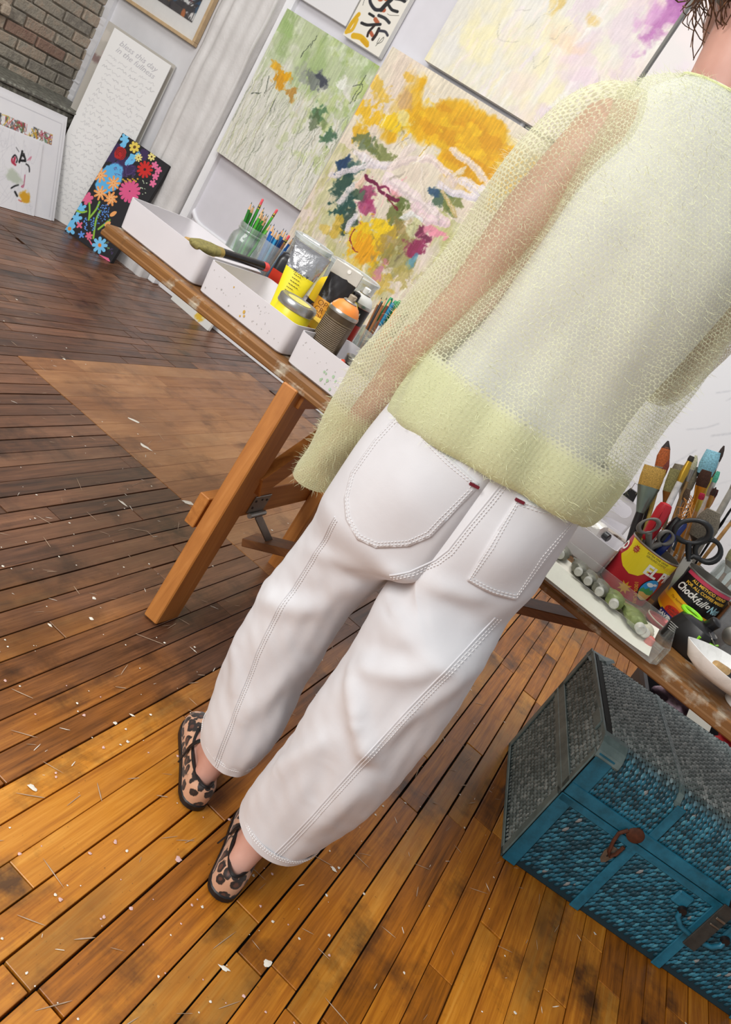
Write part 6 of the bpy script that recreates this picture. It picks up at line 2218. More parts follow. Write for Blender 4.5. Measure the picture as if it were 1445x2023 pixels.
# right arm, forearm raised in front of the chest
capsule(bm, (-.075, 1.24, 1.36), (-.062, 1.33, 1.20), .048, .042)
capsule(bm, (-.062, 1.33, 1.20), (-.068, 1.37, 1.13), .042, .038)
capsule(bm, (-.068, 1.37, 1.13), (-.15, 1.43, 1.20), .038, .032)
capsule(bm, (-.15, 1.43, 1.20), (-.20, 1.45, 1.27), .032, .023)
def hand(wr, d, palm_n, side):
    """palm and five fingers; d: towards the fingertips, side: towards the thumb"""
    wr, d, n_, s_ = Vector(wr), Vector(d).normalized(), Vector(palm_n).normalized(), Vector(side).normalized()
    for k in range(4):
        o = s_ * (.026 - .0175 * k)
        capsule(bm, wr + o * .5, wr + d * .082 + o, .013, .0105, 12)
        ln = (.040, .046, .042, .032)[k]
        p0 = wr + d * .085 + o
        p1 = p0 + d * ln * .62 + n_ * ln * .25
        p2 = p1 + d * ln * .42 + n_ * ln * .42
        p3 = p2 + d * ln * .18 + n_ * ln * .42
        capsule(bm, p0, p1, .0092, .0084, 10)
        capsule(bm, p1, p2, .0084, .0078, 10)
        capsule(bm, p2, p3, .0078, .0066, 10)
    t0 = wr + d * .022 + s_ * .022 + n_ * .004
    t1 = t0 + d * .032 + s_ * .026 + n_ * .012
    t2 = t1 + d * .028 + s_ * .008 + n_ * .010
    capsule(bm, t0, t1, .013, .0105, 10)
    capsule(bm, t1, t2, .0105, .0078, 10)
hand((-.412, 1.215, .80), (-.20, .30, -.93), (.9, .35, -.05), (.25, .95, .2))
hand((-.20, 1.45, 1.27), (-.45, .10, .88), (-.4, -.85, -.15), (.85, -.1, .45))
# legs and feet
capsule(bm, (-.268, 1.195, .86), (-.297, 1.215, .50), .072, .054)
capsule(bm, (-.297, 1.215, .50), (-.297, 1.205, .36), .055, .054)
capsule(bm, (-.297, 1.205, .36), (-.288, 1.222, .09), .053, .029)
capsule(bm, (-.122, 1.21, .86), (-.100, 1.175, .50), .072, .054)
capsule(bm, (-.100, 1.175, .50), (-.103, 1.155, .36), .055, .054)
capsule(bm, (-.103, 1.155, .36), (-.119, 1.128, .09), .053, .029)
def foot(ank, heel, d):
    ank, heel, d = Vector(ank), Vector(heel), Vector(d).normalized()
    n_ = Vector((-d.y, d.x, 0))
    capsule(bm, heel + d * .040 + Vector((0, 0, .038)), ank, .021, .030, 14)
    capsule(bm, heel + d * .042 + Vector((0, 0, .034)), heel + d * .12 + Vector((0, 0, .036)), .021, .024, 14)
    capsule(bm, ank + d * .012 - Vector((0, 0, .01)), heel + d * .15 + Vector((0, 0, .034)), .032, .022, 14)
    for k in (-1, 0, 1):
        capsule(bm, heel + d * .11 + n_ * .012 * k + Vector((0, 0, .034)), heel + d * .205 + n_ * .018 * k + Vector((0, 0, .024)), .022, .012, 12)
FL, DL = Vector((-.256, 1.172, 0)), Vector((-.60, .80, 0))
FR, DR = Vector((-.105, 1.066, 0)), Vector((-.26, .97, 0))
foot((-.288, 1.222, .09), FL, DL)
foot((-.119, 1.128, .09), FR, DR)
# head with features
HC = Vector((-.262, 1.252, 1.615))
HR = Matrix.Rotation(math.radians(28), 3, 'Z') @ Matrix.Rotation(math.radians(-8), 3, 'X') @ Matrix.Rotation(math.radians(-6), 3, 'Y')
def hp(x, y, z):
    return HC + HR @ Vector((x, y, z))
ball(bm, hp(0, -.012, .022), (.074, .092, .086), HR)
ball(bm, hp(0, .022, -.035), (.060, .066, .078), HR)
ball(bm, hp(0, .055, -.088), (.028, .026, .024), HR)
capsule(bm, hp(0, .085, .012), hp(0, .106, -.024), .008, .012, 12)
for s in (-1, 1):
    ball(bm, hp(.010 * s, .098, -.027), (.008, .009, .007), HR)
    ball(bm, hp(.036 * s, .058, -.022), (.022, .022, .018), HR)
    ball(bm, hp(.074 * s, -.006, -.008), (.007, .017, .030), HR)
    capsule(bm, hp(.016 * s, .086, .022), hp(.046 * s, .070, .024), .008, .006, 10)
ball(bm, hp(0, .088, -.058), (.022, .008, .006), HR)
ball(bm, hp(0, .085, -.067), (.019, .009, .007), HR)
me = bpy.data.meshes.new('body_raw')
bm.to_mesh(me)
bm.free()
raw = bpy.data.objects.new('body_raw', me)
COL.objects.link(raw)
md = raw.modifiers.new('fuse', 'REMESH')
md.mode = 'VOXEL'
md.voxel_size = .0055
md.use_smooth_shade = True
ms = raw.modifiers.new('soften', 'SMOOTH')
ms.factor = .6
ms.iterations = 4
me = bpy.data.meshes.new_from_object(raw.evaluated_get(bpy.context.evaluated_depsgraph_get()))
bpy.data.objects.remove(raw)
t = NT('skin')
v = t.co()
n = t.noise(v, 9.0, 4.0)
t.set(Base_Color=t.ramp(n, [(.3, 'bc8a7a'), (.7, 'd4a696')]), Roughness=.5, Subsurface_Weight=.08, Subsurface_Radius=(.02, .008, .005))
t.bump(t.noise(v, 300.0, 3.0), .08, .0008)
m_skin = t.m
me.name = 'body'
body = add_obj('body', shift(me), m_skin, person, smooth=True)
for s in (-1, 1):
    m = MB()
    c = hp(.031 * s, .077, .004) - PO
    u_, w_, d_ = frame_of(HR @ Vector((0, 1, 0)))
    m.lathe([(.0115 * math.sin(a), -.0115 * math.cos(a)) for a in np.linspace(.02, PI - .02, 12)], c, HR @ Vector((0, 1, 0)), 18)
    e_ = m.build('eye', pm('eye_white', 'eeece8', .2), body, smooth=True)
    m = MB()
    m.lathe([(.0052, .0103), (.0045, .0118), (.001, .0121)], c, HR @ Vector((0, 1, 0)), 16)
    m.build('iris', pm('brown_iris', '3a2418', .2), body, smooth=True)
m = MB()
m.tube([hp(-.022, .086, -.061) - PO, hp(-.010, .0965, -.0595) - PO, hp(0, .098, -.0605) - PO, hp(.010, .0965, -.0595) - PO, hp(.022, .086, -.061) - PO], [.001, .0042, .0048, .0042, .001], n=10)
m.tube([hp(-.020, .086, -.064) - PO, hp(-.008, .096, -.067) - PO, hp(.008, .096, -.067) - PO, hp(.020, .086, -.064) - PO], [.001, .005, .005, .001], n=10)
m.build('lips', pm('lip_rose', 'b5685e', .4), body, smooth=True)

# ---- hair: short brown bob with loose curls
t = NT('brown_hair')
v = t.co()
n = t.noise(v, 160.0, 3.0)
t.set(Base_Color=t.ramp(n, [(.3, '35221a'), (.55, '5a3c28'), (.8, '8c6442')]), Roughness=.45)
m_hair = t.m
bm = bmesh.new()
bmesh.ops.create_uvsphere(bm, u_segments=48, v_segments=32, radius=1)
r_ = np.random.RandomState(4)
for vv in list(bm.verts):
    p = vv.co.copy()
    k = 1 + .035 * math.sin(9 * p.x + 7 * p.z) * math.sin(8 * p.y + 3) + .02 * math.sin(23 * p.x + 19 * p.y)
    vv.co = Vector((p.x * .092 * k, p.y * .110 * k - .012, p.z * .106 * k + .026))
bmesh.ops.delete(bm, geom=[vv for vv in bm.verts if (vv.co.y > .052 and vv.co.z < .075) or vv.co.z < -.078], context='VERTS')
me = bpy.data.meshes.new('hair')
bm.to_mesh(me)
bm.free()
me.transform(Matrix.Translation(HC) @ HR.to_4x4())
hair = add_obj('hair', shift(me), m_hair, person, smooth=True)
m = MB()
for k in range(520):
    a = rng.uniform(-PI * .62, PI * .62) - PI / 2
    z0 = rng.uniform(-.04, .11)
    rr = math.sqrt(max(.05, 1 - ((z0 - .02) / .115) ** 2))
    p = Vector((.094 * rr * math.cos(a), .112 * rr * math.sin(a) - .012, z0))
    L = rng.uniform(.05, .10)
    ph, cr = rng.uniform(0, 6), rng.uniform(.002, .008)
    pts = []
    for s in range(10):
        f = s / 9
        out = 1 + .10 * f * rng.uniform(.8, 1.2)
        zz = z0 - L * f
        shr = math.sqrt(max(.25, 1 - (min(0, zz - .0) / .13) ** 2))
        q = Vector((.096 * shr * math.cos(a + .25 * f * math.sin(ph)) * out, .114 * shr * math.sin(a + .25 * f * math.sin(ph)) * out - .012, max(zz, -.108 + .02 * math.sin(ph))))
        q += Vector((cr * math.sin(ph + 7 * f), cr * math.cos(ph + 8 * f), cr * math.sin(ph * 2 + 9 * f)))
        pts.append(hp(*q) - PO)
    m.tube(pts, [.0016 * (1 - .6 * (s / 9)) for s in range(10)], n=4, cap=False)
for k in range(40):      # fly-away curls at the nape and cheek
    a = rng.uniform(PI * .95, PI * 1.5)
    ph = rng.uniform(0, 6)
    c0 = Vector((.098 * math.cos(a), .114 * math.sin(a) - .012, -.035 + rng.uniform(-.03, .03)))
    rc_ = rng.uniform(.006, .014)
    pts = [hp(*(c0 + Vector((math.cos(a) * (.016 * s / 11) + rc_ * math.cos(ph + s * .55), math.sin(a) * (.012 * s / 11) + rc_ * math.sin(ph + s * .55), -.03 * s / 11 + .005 * math.sin(ph + s))))) - PO for s in range(12)]
    m.tube(pts, [.0010] * 12, n=4, cap=False)
o = m.build('curls', m_hair, hair, smooth=True)
o['kind'] = 'stuff'

# ---- trousers
def interp(tab, z):
    tab = sorted(tab)
    zs = [r[0] for r in tab]
    out = []
    for c in range(1, len(tab[0])):
        ys = [r[c] for r in tab]
        # smooth cubic through the table
        i = max(0, min(len(zs) - 2, int(np.searchsorted(zs, z)) - 1))
        h = zs[i + 1] - zs[i]
        tt = (z - zs[i]) / h
        tt = min(max(tt, 0), 1)
        m0 = (ys[i + 1] - ys[i - 1]) / (zs[i + 1] - zs[i - 1]) if i > 0 else (ys[i + 1] - ys[i]) / h
        m1 = (ys[i + 2] - ys[i]) / (zs[i + 2] - zs[i]) if i + 2 < len(ys) else (ys[i + 1] - ys[i]) / h
        out.append((2 * tt ** 3 - 3 * tt ** 2 + 1) * ys[i] + (tt ** 3 - 2 * tt ** 2 + tt) * h * m0 + (-2 * tt ** 3 + 3 * tt ** 2) * ys[i + 1] + (tt ** 3 - tt ** 2) * h * m1)
    return out
LEG = {-1: [(.113, -.289, 1.251, .062, .086, 35), (.17, -.293, 1.246, .070, .086, 33), (.28, -.305, 1.236, .075, .086, 28), (.40, -.314, 1.226, .078, .086, 22), (.52, -.310, 1.220, .076, .090, 20), (.66, -.293, 1.212, .086, .102, 20), (.98, -.28, 1.2, .09, .1, 20)],
       1: [(.115, -.107, 1.179, .078, .088, 15), (.22, -.095, 1.166, .090, .089, 16), (.32, -.085, 1.156, .098, .089, 18), (.42, -.086, 1.155, .102, .090, 20), (.52, -.090, 1.160, .103, .094, 20), (.66, -.105, 1.175, .102, .106, 20), (.98, -.11, 1.2, .09, .1, 20)]}
PEL = [(.60, .186, .118, .104), (.72, .187, .122, .106), (.80, .186, .122, .108), (.88, .178, .112, .106), (.98, .160, .098, .098)]
y20 = math.radians(20)
EX, EY = Vector((math.cos(y20), math.sin(y20), 0)), Vector((-math.sin(y20), math.cos(y20), 0))
# soft folds: (x, z) from, (x, z) to, height, width -- felt on the back of the legs
FOLDS = [((-.150, .505), (-.10, .464), .010, .018), ((-.10, .464), (-.055, .42), .012, .016), ((-.058, .426), (-.043, .52), .007, .014), ((-.043, .52), (-.016, .62), .006, .016), ((-.155, .52), (-.084, .577), .006, .02), ((-.084, .577), (-.03, .645), .006, .02),
         ((-.20, .672), (-.138, .702), .007, .016), ((-.138, .702), (-.06, .725), .006, .018), ((-.37, .452), (-.28, .52), .009, .024), ((-.28, .52), (-.235, .607), .006, .02), ((-.25, .64), (-.33, .60), .005, .016),
         ((-.12, .40), (-.155, .27), .008, .018), ((-.155, .27), (-.16, .15), .006, .018), ((-.03, .38), (-.05, .22), .006, .02), ((-.09, .36), (-.07, .28), -.006, .02), ((-.36, .34), (-.30, .27), .006, .02), ((-.25, .40), (-.27, .25), .006, .018), ((-.225, .30), (-.23, .15), .006, .016),
         ((-.09, .60), (-.15, .56), -.006, .02), ((-.26, .56), (-.33, .50), -.005, .022), ((-.02, .76), (-.05, .68), .005, .018), ((-.18, .62), (-.13, .66), -.006, .014)]
def leg_point(s, th, z, zoff=0.0):
    """th = 0 points outwards, PI to the other leg; +PI/2 front"""
    cx, cy, a, b, yw = interp(LEG[s], z)
    yw = math.radians(yw)
    ex, ey = Vector((math.cos(yw), math.sin(yw), 0)), Vector((-math.sin(yw), math.cos(yw), 0))
    ct, st = math.cos(th), math.sin(th)
    pe = Vector((cx, cy, 0)) + ex * (s * a * ct) + ey * (b * st)
    bl = min(max((z - .61) / .085, 0), 1)
    bl = bl * bl * (3 - 2 * bl)
    if bl > 0:
        w, bb, bf = interp(PEL, z)
        dep = bb if st < 0 else bf
        x = s * (w * max(0, ct) ** .92 - .002)
        y = dep * st
        if st < 0:
            y -= .012 * math.exp(-((abs(x) - .085) / .05) ** 2) * math.exp(-((z - .80) / .07) ** 2)
            y += .009 * math.exp(-(x / .012) ** 2) * min(1, max(0, (.93 - z) / .1))
        pd = PO + EX * x + EY * y
        pe = pe.lerp(Vector((pd.x, pd.y, 0)), bl)
    pe.z = z
    return pe
def leg_disp(P, s, z, th):
    d = 0.0
    if math.sin(th) < .35:
        for (x0, z0), (x1, z1), am, wd in FOLDS:
            if (s < 0) != ((x0 + x1) / 2 < -.2) and z < .66:
                continue
            dx, dz = x1 - x0, z1 - z0
            q = ((P.x - x0) * dx + (P.z - z0) * dz) / (dx * dx + dz * dz)
            qq = min(max(q, 0), 1)
            dist = math.hypot(P.x - x0 - qq * dx, P.z - z0 - qq * dz)
            if dist < wd * 2.6:
                d += 1.5 * am * math.exp(-(dist / wd) ** 2) * (1 - .5 * abs(2 * qq - 1) ** 3)
    return d
NT_, NZ_ = 84, 150
V, F = [], []
for s in (-1, 1):
    zb = .112 if s < 0 else .114
    base = len(V)
    rows = []
    for j in range(NZ_ + 1):
        z = zb + (.975 - zb) * j / NZ_
        for k in range(NT_):
            th = 2 * PI * k / NT_
            p = leg_point(s, th, z)
            q = leg_point(s, th + .02, z)
            tg = (q - p)
            nrm = Vector((tg.y, -tg.x, 0)) * s
            nrm = nrm.normalized() if nrm.length > 1e-7 else Vector((0, -1, 0))
            d = leg_disp(p, s, z, th)
            if z > .62:
                d *= min(1, max(0, abs((p - PO).dot(EX)) / .03 - .15))
            V.append(p + nrm * d)
    for j in range(NZ_):
        for k in range(NT_):
            k2 = (k + 1) % NT_
            f = (base + j * NT_ + k, base + j * NT_ + k2, base + (j + 1) * NT_ + k2, base + (j + 1) * NT_ + k)
            F.append(f if s > 0 else f[::-1])
P = np.array([tuple(p) for p in V])
# fine crumple all over, quieter on the seat
amp = np.clip((.80 - P[:, 2]) / .3, .25, 1)
Q = P * np.array([1.0, 1.0, .55])
dn = (lump(Q, 30.0, .0015, 8) + lump(Q + P[:, [2, 0, 1]] * .8, 75.0, .0008, 9)) * amp
ctr = np.where((P[:, 0] < -.2)[:, None], np.array([[-.30, 1.23]]), np.array([[-.1, 1.165]]))
dr = P[:, :2] - ctr
dr /= np.linalg.norm(dr, axis=1)[:, None] + 1e-6
low = (P[:, 2] < .64).astype(float)
nearc = np.clip(np.abs((P[:, :2] - np.array([[PO.x, PO.y]])) @ np.array([EX.x, EX.y])) / .03 - .2, 0, 1)
P[:, :2] += dr * (dn * np.where(low > 0, 1.0, .4 * nearc))[:, None]
me = fast_mesh('trousers', P, F)
bm = bmesh.new()
bm.from_mesh(me)
bmesh.ops.recalc_face_normals(bm, faces=bm.faces)
bm.to_mesh(me)
bm.free()
t = NT('white_cotton_twill')
v = t.co()
tw_ = t.n('ShaderNodeTexWave', {'Vector': v, 'Scale': 420.0, 'Distortion': 1.5})
n = t.noise(v, 700.0, 2.0)
n3 = t.noise(v, 40.0, 4.0)
t.set(Base_Color=t.ramp(t.noise(v, 7.0, 3.0), [(.3, 'cfced1'), (.7, 'dadadd')]), Roughness=.85, Sheen_Weight=.15)
t.bump(t.math('ADD', t.math('MULTIPLY', n3, 2.0), t.math('ADD', t.math('MULTIPLY', n, .35), t.math('MULTIPLY', tw_.outputs[1], .2))), .22, .0012)
m_twill = t.m
tr_w = me.copy()
bvh = BVHTree.FromPolygons([tuple(p) for p in P], [tuple(f) for f in F])
trousers = add_obj('trousers', shift(me), m_twill, person, smooth=True)
def on_back(x, z, off=.0, d=(-.03, 1, 0)):
    """the point of the trouser back behind (x, z)"""
    dv = Vector(d).normalized()
    hit = bvh.ray_cast(Vector((x, 1.2, z)) - dv * .6, dv)
    if hit[0] is None:
        return None
    n_ = hit[1] if hit[1].dot(dv) < 0 else -hit[1]
    return hit[0] + n_ * off, n_
def back_patch(name, poly, off, mat, parent, step=.006):
    """cloth patch lying on the seat: a grid inside the outline, dropped onto the cloth"""
    bm = bmesh.new()
    bm.faces.new([bm.verts.new((x, 0, z)) for x, z in poly])
    for ax, no in ((0, (1, 0, 0)), (2, (0, 0, 1))):
        lo, hi = min(p[ax // 2] for p in poly), max(p[ax // 2] for p in poly)
        c = lo + step
        while c < hi:
            co = (c, 0, 0) if ax == 0 else (0, 0, c)
            bmesh.ops.bisect_plane(bm, geom=bm.verts[:] + bm.edges[:] + bm.faces[:], plane_co=co, plane_no=no)
            c += step
    for v_ in bm.verts:
        h = on_back(v_.co.x, v_.co.z, off)
        if h:
            v_.co = h[0]
        else:
            v_.co = Vector((v_.co.x, 1.13, v_.co.z))
    ed = bmesh.ops.extrude_edge_only(bm, edges=[e for e in bm.edges if e.is_boundary])
    for v_ in ed['geom']:
        if isinstance(v_, bmesh.types.BMVert):
            v_.co += Vector((0, off * 1.6, 0))
    bmesh.ops.recalc_face_normals(bm, faces=bm.faces)
    me = bpy.data.meshes.new(name)
    bm.to_mesh(me)
    bm.free()
    return add_obj(name, shift(me), mat, parent, smooth=True)
PL = [(-.300, .890), (-.275, .882), (-.218, .874), (-.172, .868), (-.170, .859), (-.176, .80), (-.180, .766), (-.197, .735), (-.236, .701), (-.267, .692), (-.300, .703), (-.322, .724), (-.338, .760), (-.336, .83), (-.328, .872)]
PR = [(-.117, .880), (-.08, .889), (-.044, .900), (-.034, .896), (-.031, .82), (-.030, .741), (-.06, .737), (-.102, .738), (-.108, .80)]
pkL = back_patch('back_pocket', PL, .0030, m_twill, trousers)
pkR = back_patch('back_pocket', PR, .0030, m_twill, trousers)
m_thread = pm('white_topstitch_thread', 'e6e5e5', .7, var=.02)
def stitches(m, pts, off, gap=.0050, ln=.0032, w=.00065):
    pts = [Vector((x, 0, z)) for x, z in pts]
    for a, b in zip(pts[:-1], pts[1:]):
        n_ = max(1, int((b - a).length / gap))
        dr_ = (b - a).normalized()
        for k in range(n_):
            c = a + (b - a) * ((k + .5) / n_)
            e0, e1 = on_back((c - dr_ * ln / 2).x, (c - dr_ * ln / 2).z, off), on_back((c + dr_ * ln / 2).x, (c + dr_ * ln / 2).z, off)
            if e0 and e1 and (e1[0] - e0[0]).length < .03:
                m.tube([e0[0] - PO, (e0[0] + e1[0]) / 2 - PO + e0[1] * .0005, e1[0] - PO], w, n=5)
def offset(poly, d):
    c = Vector((sum(p[0] for p in poly) / len(poly), sum(p[1] for p in poly) / len(poly)))
    return [tuple(Vector(p) + (c - Vector(p)).normalized() * d) for p in poly]
m = MB()
for pk in (PL, PR):
    for d_ in (.004, .009):
        stitches(m, offset(pk, d_) + offset(pk, d_)[:1], .0036)
o = m.build('pocket_stitching', m_thread, trousers)
o['kind'] = 'stuff'
SE = {'seat': [(-.146, .925), (-.146, .858), (-.148, .80), (-.149, .761), (-.156, .735), (-.175, .70), (-.198, .675)],
      'left': [(-.320, .69), (-.326, .60), (-.328, .531), (-.325, .45), (-.318, .379), (-.308, .32), (-.298, .27), (-.285, .20), (-.272, .115)],
      'right': [(-.036, .70), (-.040, .65), (-.046, .60), (-.052, .532), (-.056, .47), (-.060, .42), (-.064, .34), (-.068, .26), (-.074, .18), (-.080, .125)]}
m = MB()
for pts in SE.values():
    line = []
    for a, b in zip(pts[:-1], pts[1:]):
        for k in range(8):
            f = k / 8
            h = on_back(a[0] + (b[0] - a[0]) * f, a[1] + (b[1] - a[1]) * f, .0002)
            if h:
                line.append(h[0] - PO)
    m.tube(line, .0014, n=6)
m.build('flat_fell_seam', m_twill, trousers, smooth=True)
m = MB()
for pts in SE.values():
    for dx in (.004, .0085):
        stitches(m, [(x + dx, z) for x, z in pts], .0011)
for s, zb in ((-1, .112), (1, .114)):
    for dz in (.016, .021):
        ln = []
        for k in range(100):
            th = 2 * PI * k / 100
            p = leg_point(s, th, zb + dz)
            c = Vector(interp(LEG[s], zb + dz)[:2]).to_3d()
            n_ = (p - Vector((c.x, c.y, p.z))).normalized()
            ln.append(p + n_ * .0022)
        for k in range(0, 100, 1):
            a, b = ln[k], ln[(k + 1) % 100]
            m.tube([a - PO, (a * .35 + b * .65) - PO], .0008, n=4)
o = m.build('seam_stitching', m_thread, trousers)
o['kind'] = 'stuff'
for x0, z0 in ((-.175, .862), (-.112, .878)):
    m = MB()
    a, b = on_back(x0 - .007, z0, .0055), on_back(x0 + .006, z0 + .001, .0055)
    m.bar(a[0] - PO, b[0] - PO, .003, .0042, side=(0, 0, 1))
    m.build('pocket_tab', pm('maroon_tab', '6d1226', .7), trousers)
m = MB()
for s, zb in ((-1, .112), (1, .114)):
    rings = []
    for dz, io in ((.022, -.0002), (.0215, .0005), (-.0005, .0005), (-.0012, -.0005), (.02, -.003)):
        rg = []
        for k in range(60):
            th = 2 * PI * k / 60
            p = leg_point(s, th, max(zb, zb + dz))
            p.z = zb + dz
            c = interp(LEG[s], zb)
            n_ = (p - Vector((c[0], c[1], p.z))).normalized()
            rg.append(p + n_ * io - PO)
        rings.append(rg)
    m = MB()
    m.loft(rings, cap=(False, False))
    m.build('hem', m_twill, trousers, smooth=True)

# ---- sleeveless white top
def loft_obj(name, rings, mat, parent, closed=False):
    m = MB()
    m.loft(rings, cap=(closed, closed))
    return m.build(name, mat, parent, smooth=True)
def tring(cx, cy, a, b, z, n=72, yaw=20, tilt=0.0, bk=0.0, p=2.3):
    yw = math.radians(yaw)
    ex, ey = Vector((math.cos(yw), math.sin(yw), 0)), Vector((-math.sin(yw), math.cos(yw), 0))
    out = []
    for k in range(n):
        th = 2 * PI * k / n
        c, s = math.cos(th), math.sin(th)
        r = (abs(c) ** p + abs(s) ** p) ** (-1 / p)
        q = Vector((cx, cy, z + tilt * c * r + bk * s * r)) + ex * a * c * r + ey * b * s * r
        out.append(q - PO)
    return out
TT = [(.90, -.195, 1.205, .155, .103), (.98, -.194, 1.205, .142, .096), (1.06, -.192, 1.205, .133, .092), (1.15, -.190, 1.205, .137, .098), (1.24, -.190, 1.206, .142, .102), (1.30, -.191, 1.205, .142, .098), (1.345, -.193, 1.205, .128, .092), (1.385, -.195, 1.203, .122, .086), (1.420, -.198, 1.202, .112, .078), (1.440, -.203, 1.202, .090, .072), (1.452, -.208, 1.203, .072, .066)]
TT = [(z, *interp([(r[0], *r[1:]) for r in TT], z)) for z in np.linspace(.90, 1.452, 34)]
t = NT('white_rib_jersey')
v = t.co()
t.set(Base_Color=t.ramp(t.noise(v, 12.0, 3.0), [(.3, 'd0d0d6'), (.7, 'dededf')]), Roughness=.8)
t.bump(t.noise(v, 500.0, 2.0), .15, .0008)
loft_obj('sleeveless_top', [tring(cx, cy, a, b, z) for z, cx, cy, a, b in TT], t.m, person)

# ---- sheer knitted sweater
def knit_mat():
    t = NT('pale_green_mohair_knit')
    uv = t.n('ShaderNodeAttribute', attribute_name='knit_uv').outputs['Vector']
    op = t.n('ShaderNodeAttribute', attribute_name='openness').outputs['Fac']
    wob = t.n('ShaderNodeVectorMath', {0: t.noise(uv, 1.3, 2.0, out=1), 1: (.5, .5, .5)}, operation='SUBTRACT').outputs[0]
    wob = t.n('ShaderNodeVectorMath', {0: wob, 1: (.55, .55, 0)}, operation='MULTIPLY').outputs[0]
    q = t.n('ShaderNodeVectorMath', {0: uv, 1: wob}, operation='ADD').outputs[0]
    sep = t.n('ShaderNodeSeparateXYZ', {0: q})
    row = t.math('FLOOR', sep.outputs[1])
    sh = t.math('MULTIPLY', t.math('MODULO', row, 2.0), .5)
    fu = t.math('SUBTRACT', t.math('FRACT', t.math('ADD', sep.outputs[0], sh)), .5)
    fv = t.math('SUBTRACT', t.math('FRACT', sep.outputs[1]), .5)
    d = t.math('SQRT', t.math('ADD', t.math('POWER', t.math('ABSOLUTE', fu), 2.0), t.math('MULTIPLY', t.math('POWER', t.math('ABSOLUTE', fv), 2.0), .8)))
    rad = t.math('MULTIPLY', op, t.math('MULTIPLY_ADD', t.noise(uv, .7, 2.0), .22, .33))
    hole = t.math('MULTIPLY', t.math('SUBTRACT', rad, d), 9.0, clamp=True)
    fuzz = t.noise(uv, 2.3, 4.0, .7)
    veil = t.math('MULTIPLY_ADD', fuzz, .34, .15)
    alpha = t.math('SUBTRACT', 1.0, t.math('MULTIPLY', hole, t.math('SUBTRACT', 1.0, veil)))
    alpha = t.math('MULTIPLY', alpha, t.math('MULTIPLY_ADD', fuzz, .3, .74), clamp=True)
    rib = t.math('MULTIPLY', t.math('SINE', t.math('MULTIPLY', sep.outputs[0], 6.283)), .5)
    dens = t.math('SUBTRACT', 1.0, op)
    c = t.mix(fuzz, lin4('dfe2b6'), lin4('f0f1dc'))
    c = t.mix(t.math('MULTIPLY', dens, .6, clamp=True), c, lin4('dce2a0'))
    t.set(Base_Color=c, Roughness=.9, Sheen_Weight=.4, Sheen_Roughness=.5)
    t.bump(t.math('ADD', t.math('MULTIPLY', t.math('MULTIPLY', d, op), -1.0), t.math('ADD', t.math('MULTIPLY', fuzz, .7), t.math('MULTIPLY', rib, t.math('MULTIPLY', dens, .45)))), .5, .0016)
    tl = t.n('ShaderNodeBsdfTranslucent', {'Color': c})
    body_ = t.n('ShaderNodeMixShader', {0: .35, 1: t.b.outputs[0], 2: tl.outputs[0]})
    tr = t.n('ShaderNodeBsdfTransparent')
    fin = t.n('ShaderNodeMixShader', {0: alpha, 1: tr.outputs[0], 2: body_.outputs[0]})
    t.put(t.out.inputs[0], fin.outputs[0])
    return t.m
m_knit = knit_mat()
KU, KV = .0062, .0052
def knit_sheet(name, rings, openf, parent, u0=0.0):
    """tube of cloth with stitch coordinates: u around, v along, both counted in stitches"""
    R = np.array([[tuple(p) for p in r] for r in rings])
    nr, n, _ = R.shape
    R2 = np.concatenate([R, R[:, :1]], 1)
    circ = np.linalg.norm(np.diff(R2, axis=1), axis=2).sum(1).mean()
    U = np.tile(np.linspace(0, round(circ / KU), n + 1), (nr, 1)) + u0
    vl = np.concatenate([[0], np.cumsum(np.linalg.norm(np.diff(R.mean(1) * 0 + R[:, n // 4 * 3], axis=0), axis=1))]) / KV
    Vv = np.tile(vl[:, None], (1, n + 1))
    i = np.arange(nr * (n + 1)).reshape(nr, n + 1)
    F = np.stack([i[:-1, :-1], i[:-1, 1:], i[1:, 1:], i[1:, :-1]], -1).reshape(-1, 4)
    me = fast_mesh(name, R2.reshape(-1, 3), F)
    at = me.attributes.new('knit_uv', 'FLOAT_VECTOR', 'POINT')
    at.data.foreach_set('vector', np.stack([U, Vv, 0 * U], -1).astype(np.float32).ravel())
    op = np.array([[openf(j / (nr - 1), k / n, R2[j, k]) for k in range(n + 1)] for j in range(nr)], np.float32)
    ao = me.attributes.new('openness', 'FLOAT', 'POINT')
    ao.data.foreach_set('value', op.ravel())
    return add_obj(name, me, m_knit, parent, smooth=True), R2
SW = [(.868, -.190, 1.203, .160, .118), (.862, -.190, 1.203, .168, .124), (.875, -.190, 1.203, .180, .136), (.92, -.190, 1.203, .184, .141), (.985, -.188, 1.203, .180, .136), (1.06, -.184, 1.203, .170, .128), (1.14, -.180, 1.203, .163, .124), (1.22, -.181, 1.203, .163, .120), (1.29, -.186, 1.203, .162, .112), (1.345, -.192, 1.203, .158, .102), (1.385, -.196, 1.203, .150, .094), (1.412, -.198, 1.203, .136, .086), (1.432, -.202, 1.203, .112, .079), (1.444, -.206, 1.203, .090, .074), (1.449, -.208, 1.204, .080, .070)]
def densify(tab, per=6):
    A = np.array(tab, float)
    s = np.concatenate([[0], np.cumsum(np.linalg.norm(np.diff(A, axis=0), axis=1))])
    rows = [(si, *r) for si, r in zip(s, A)]
    return [interp(rows, x) for x in np.linspace(0, s[-1], per * len(tab))]
rings = []
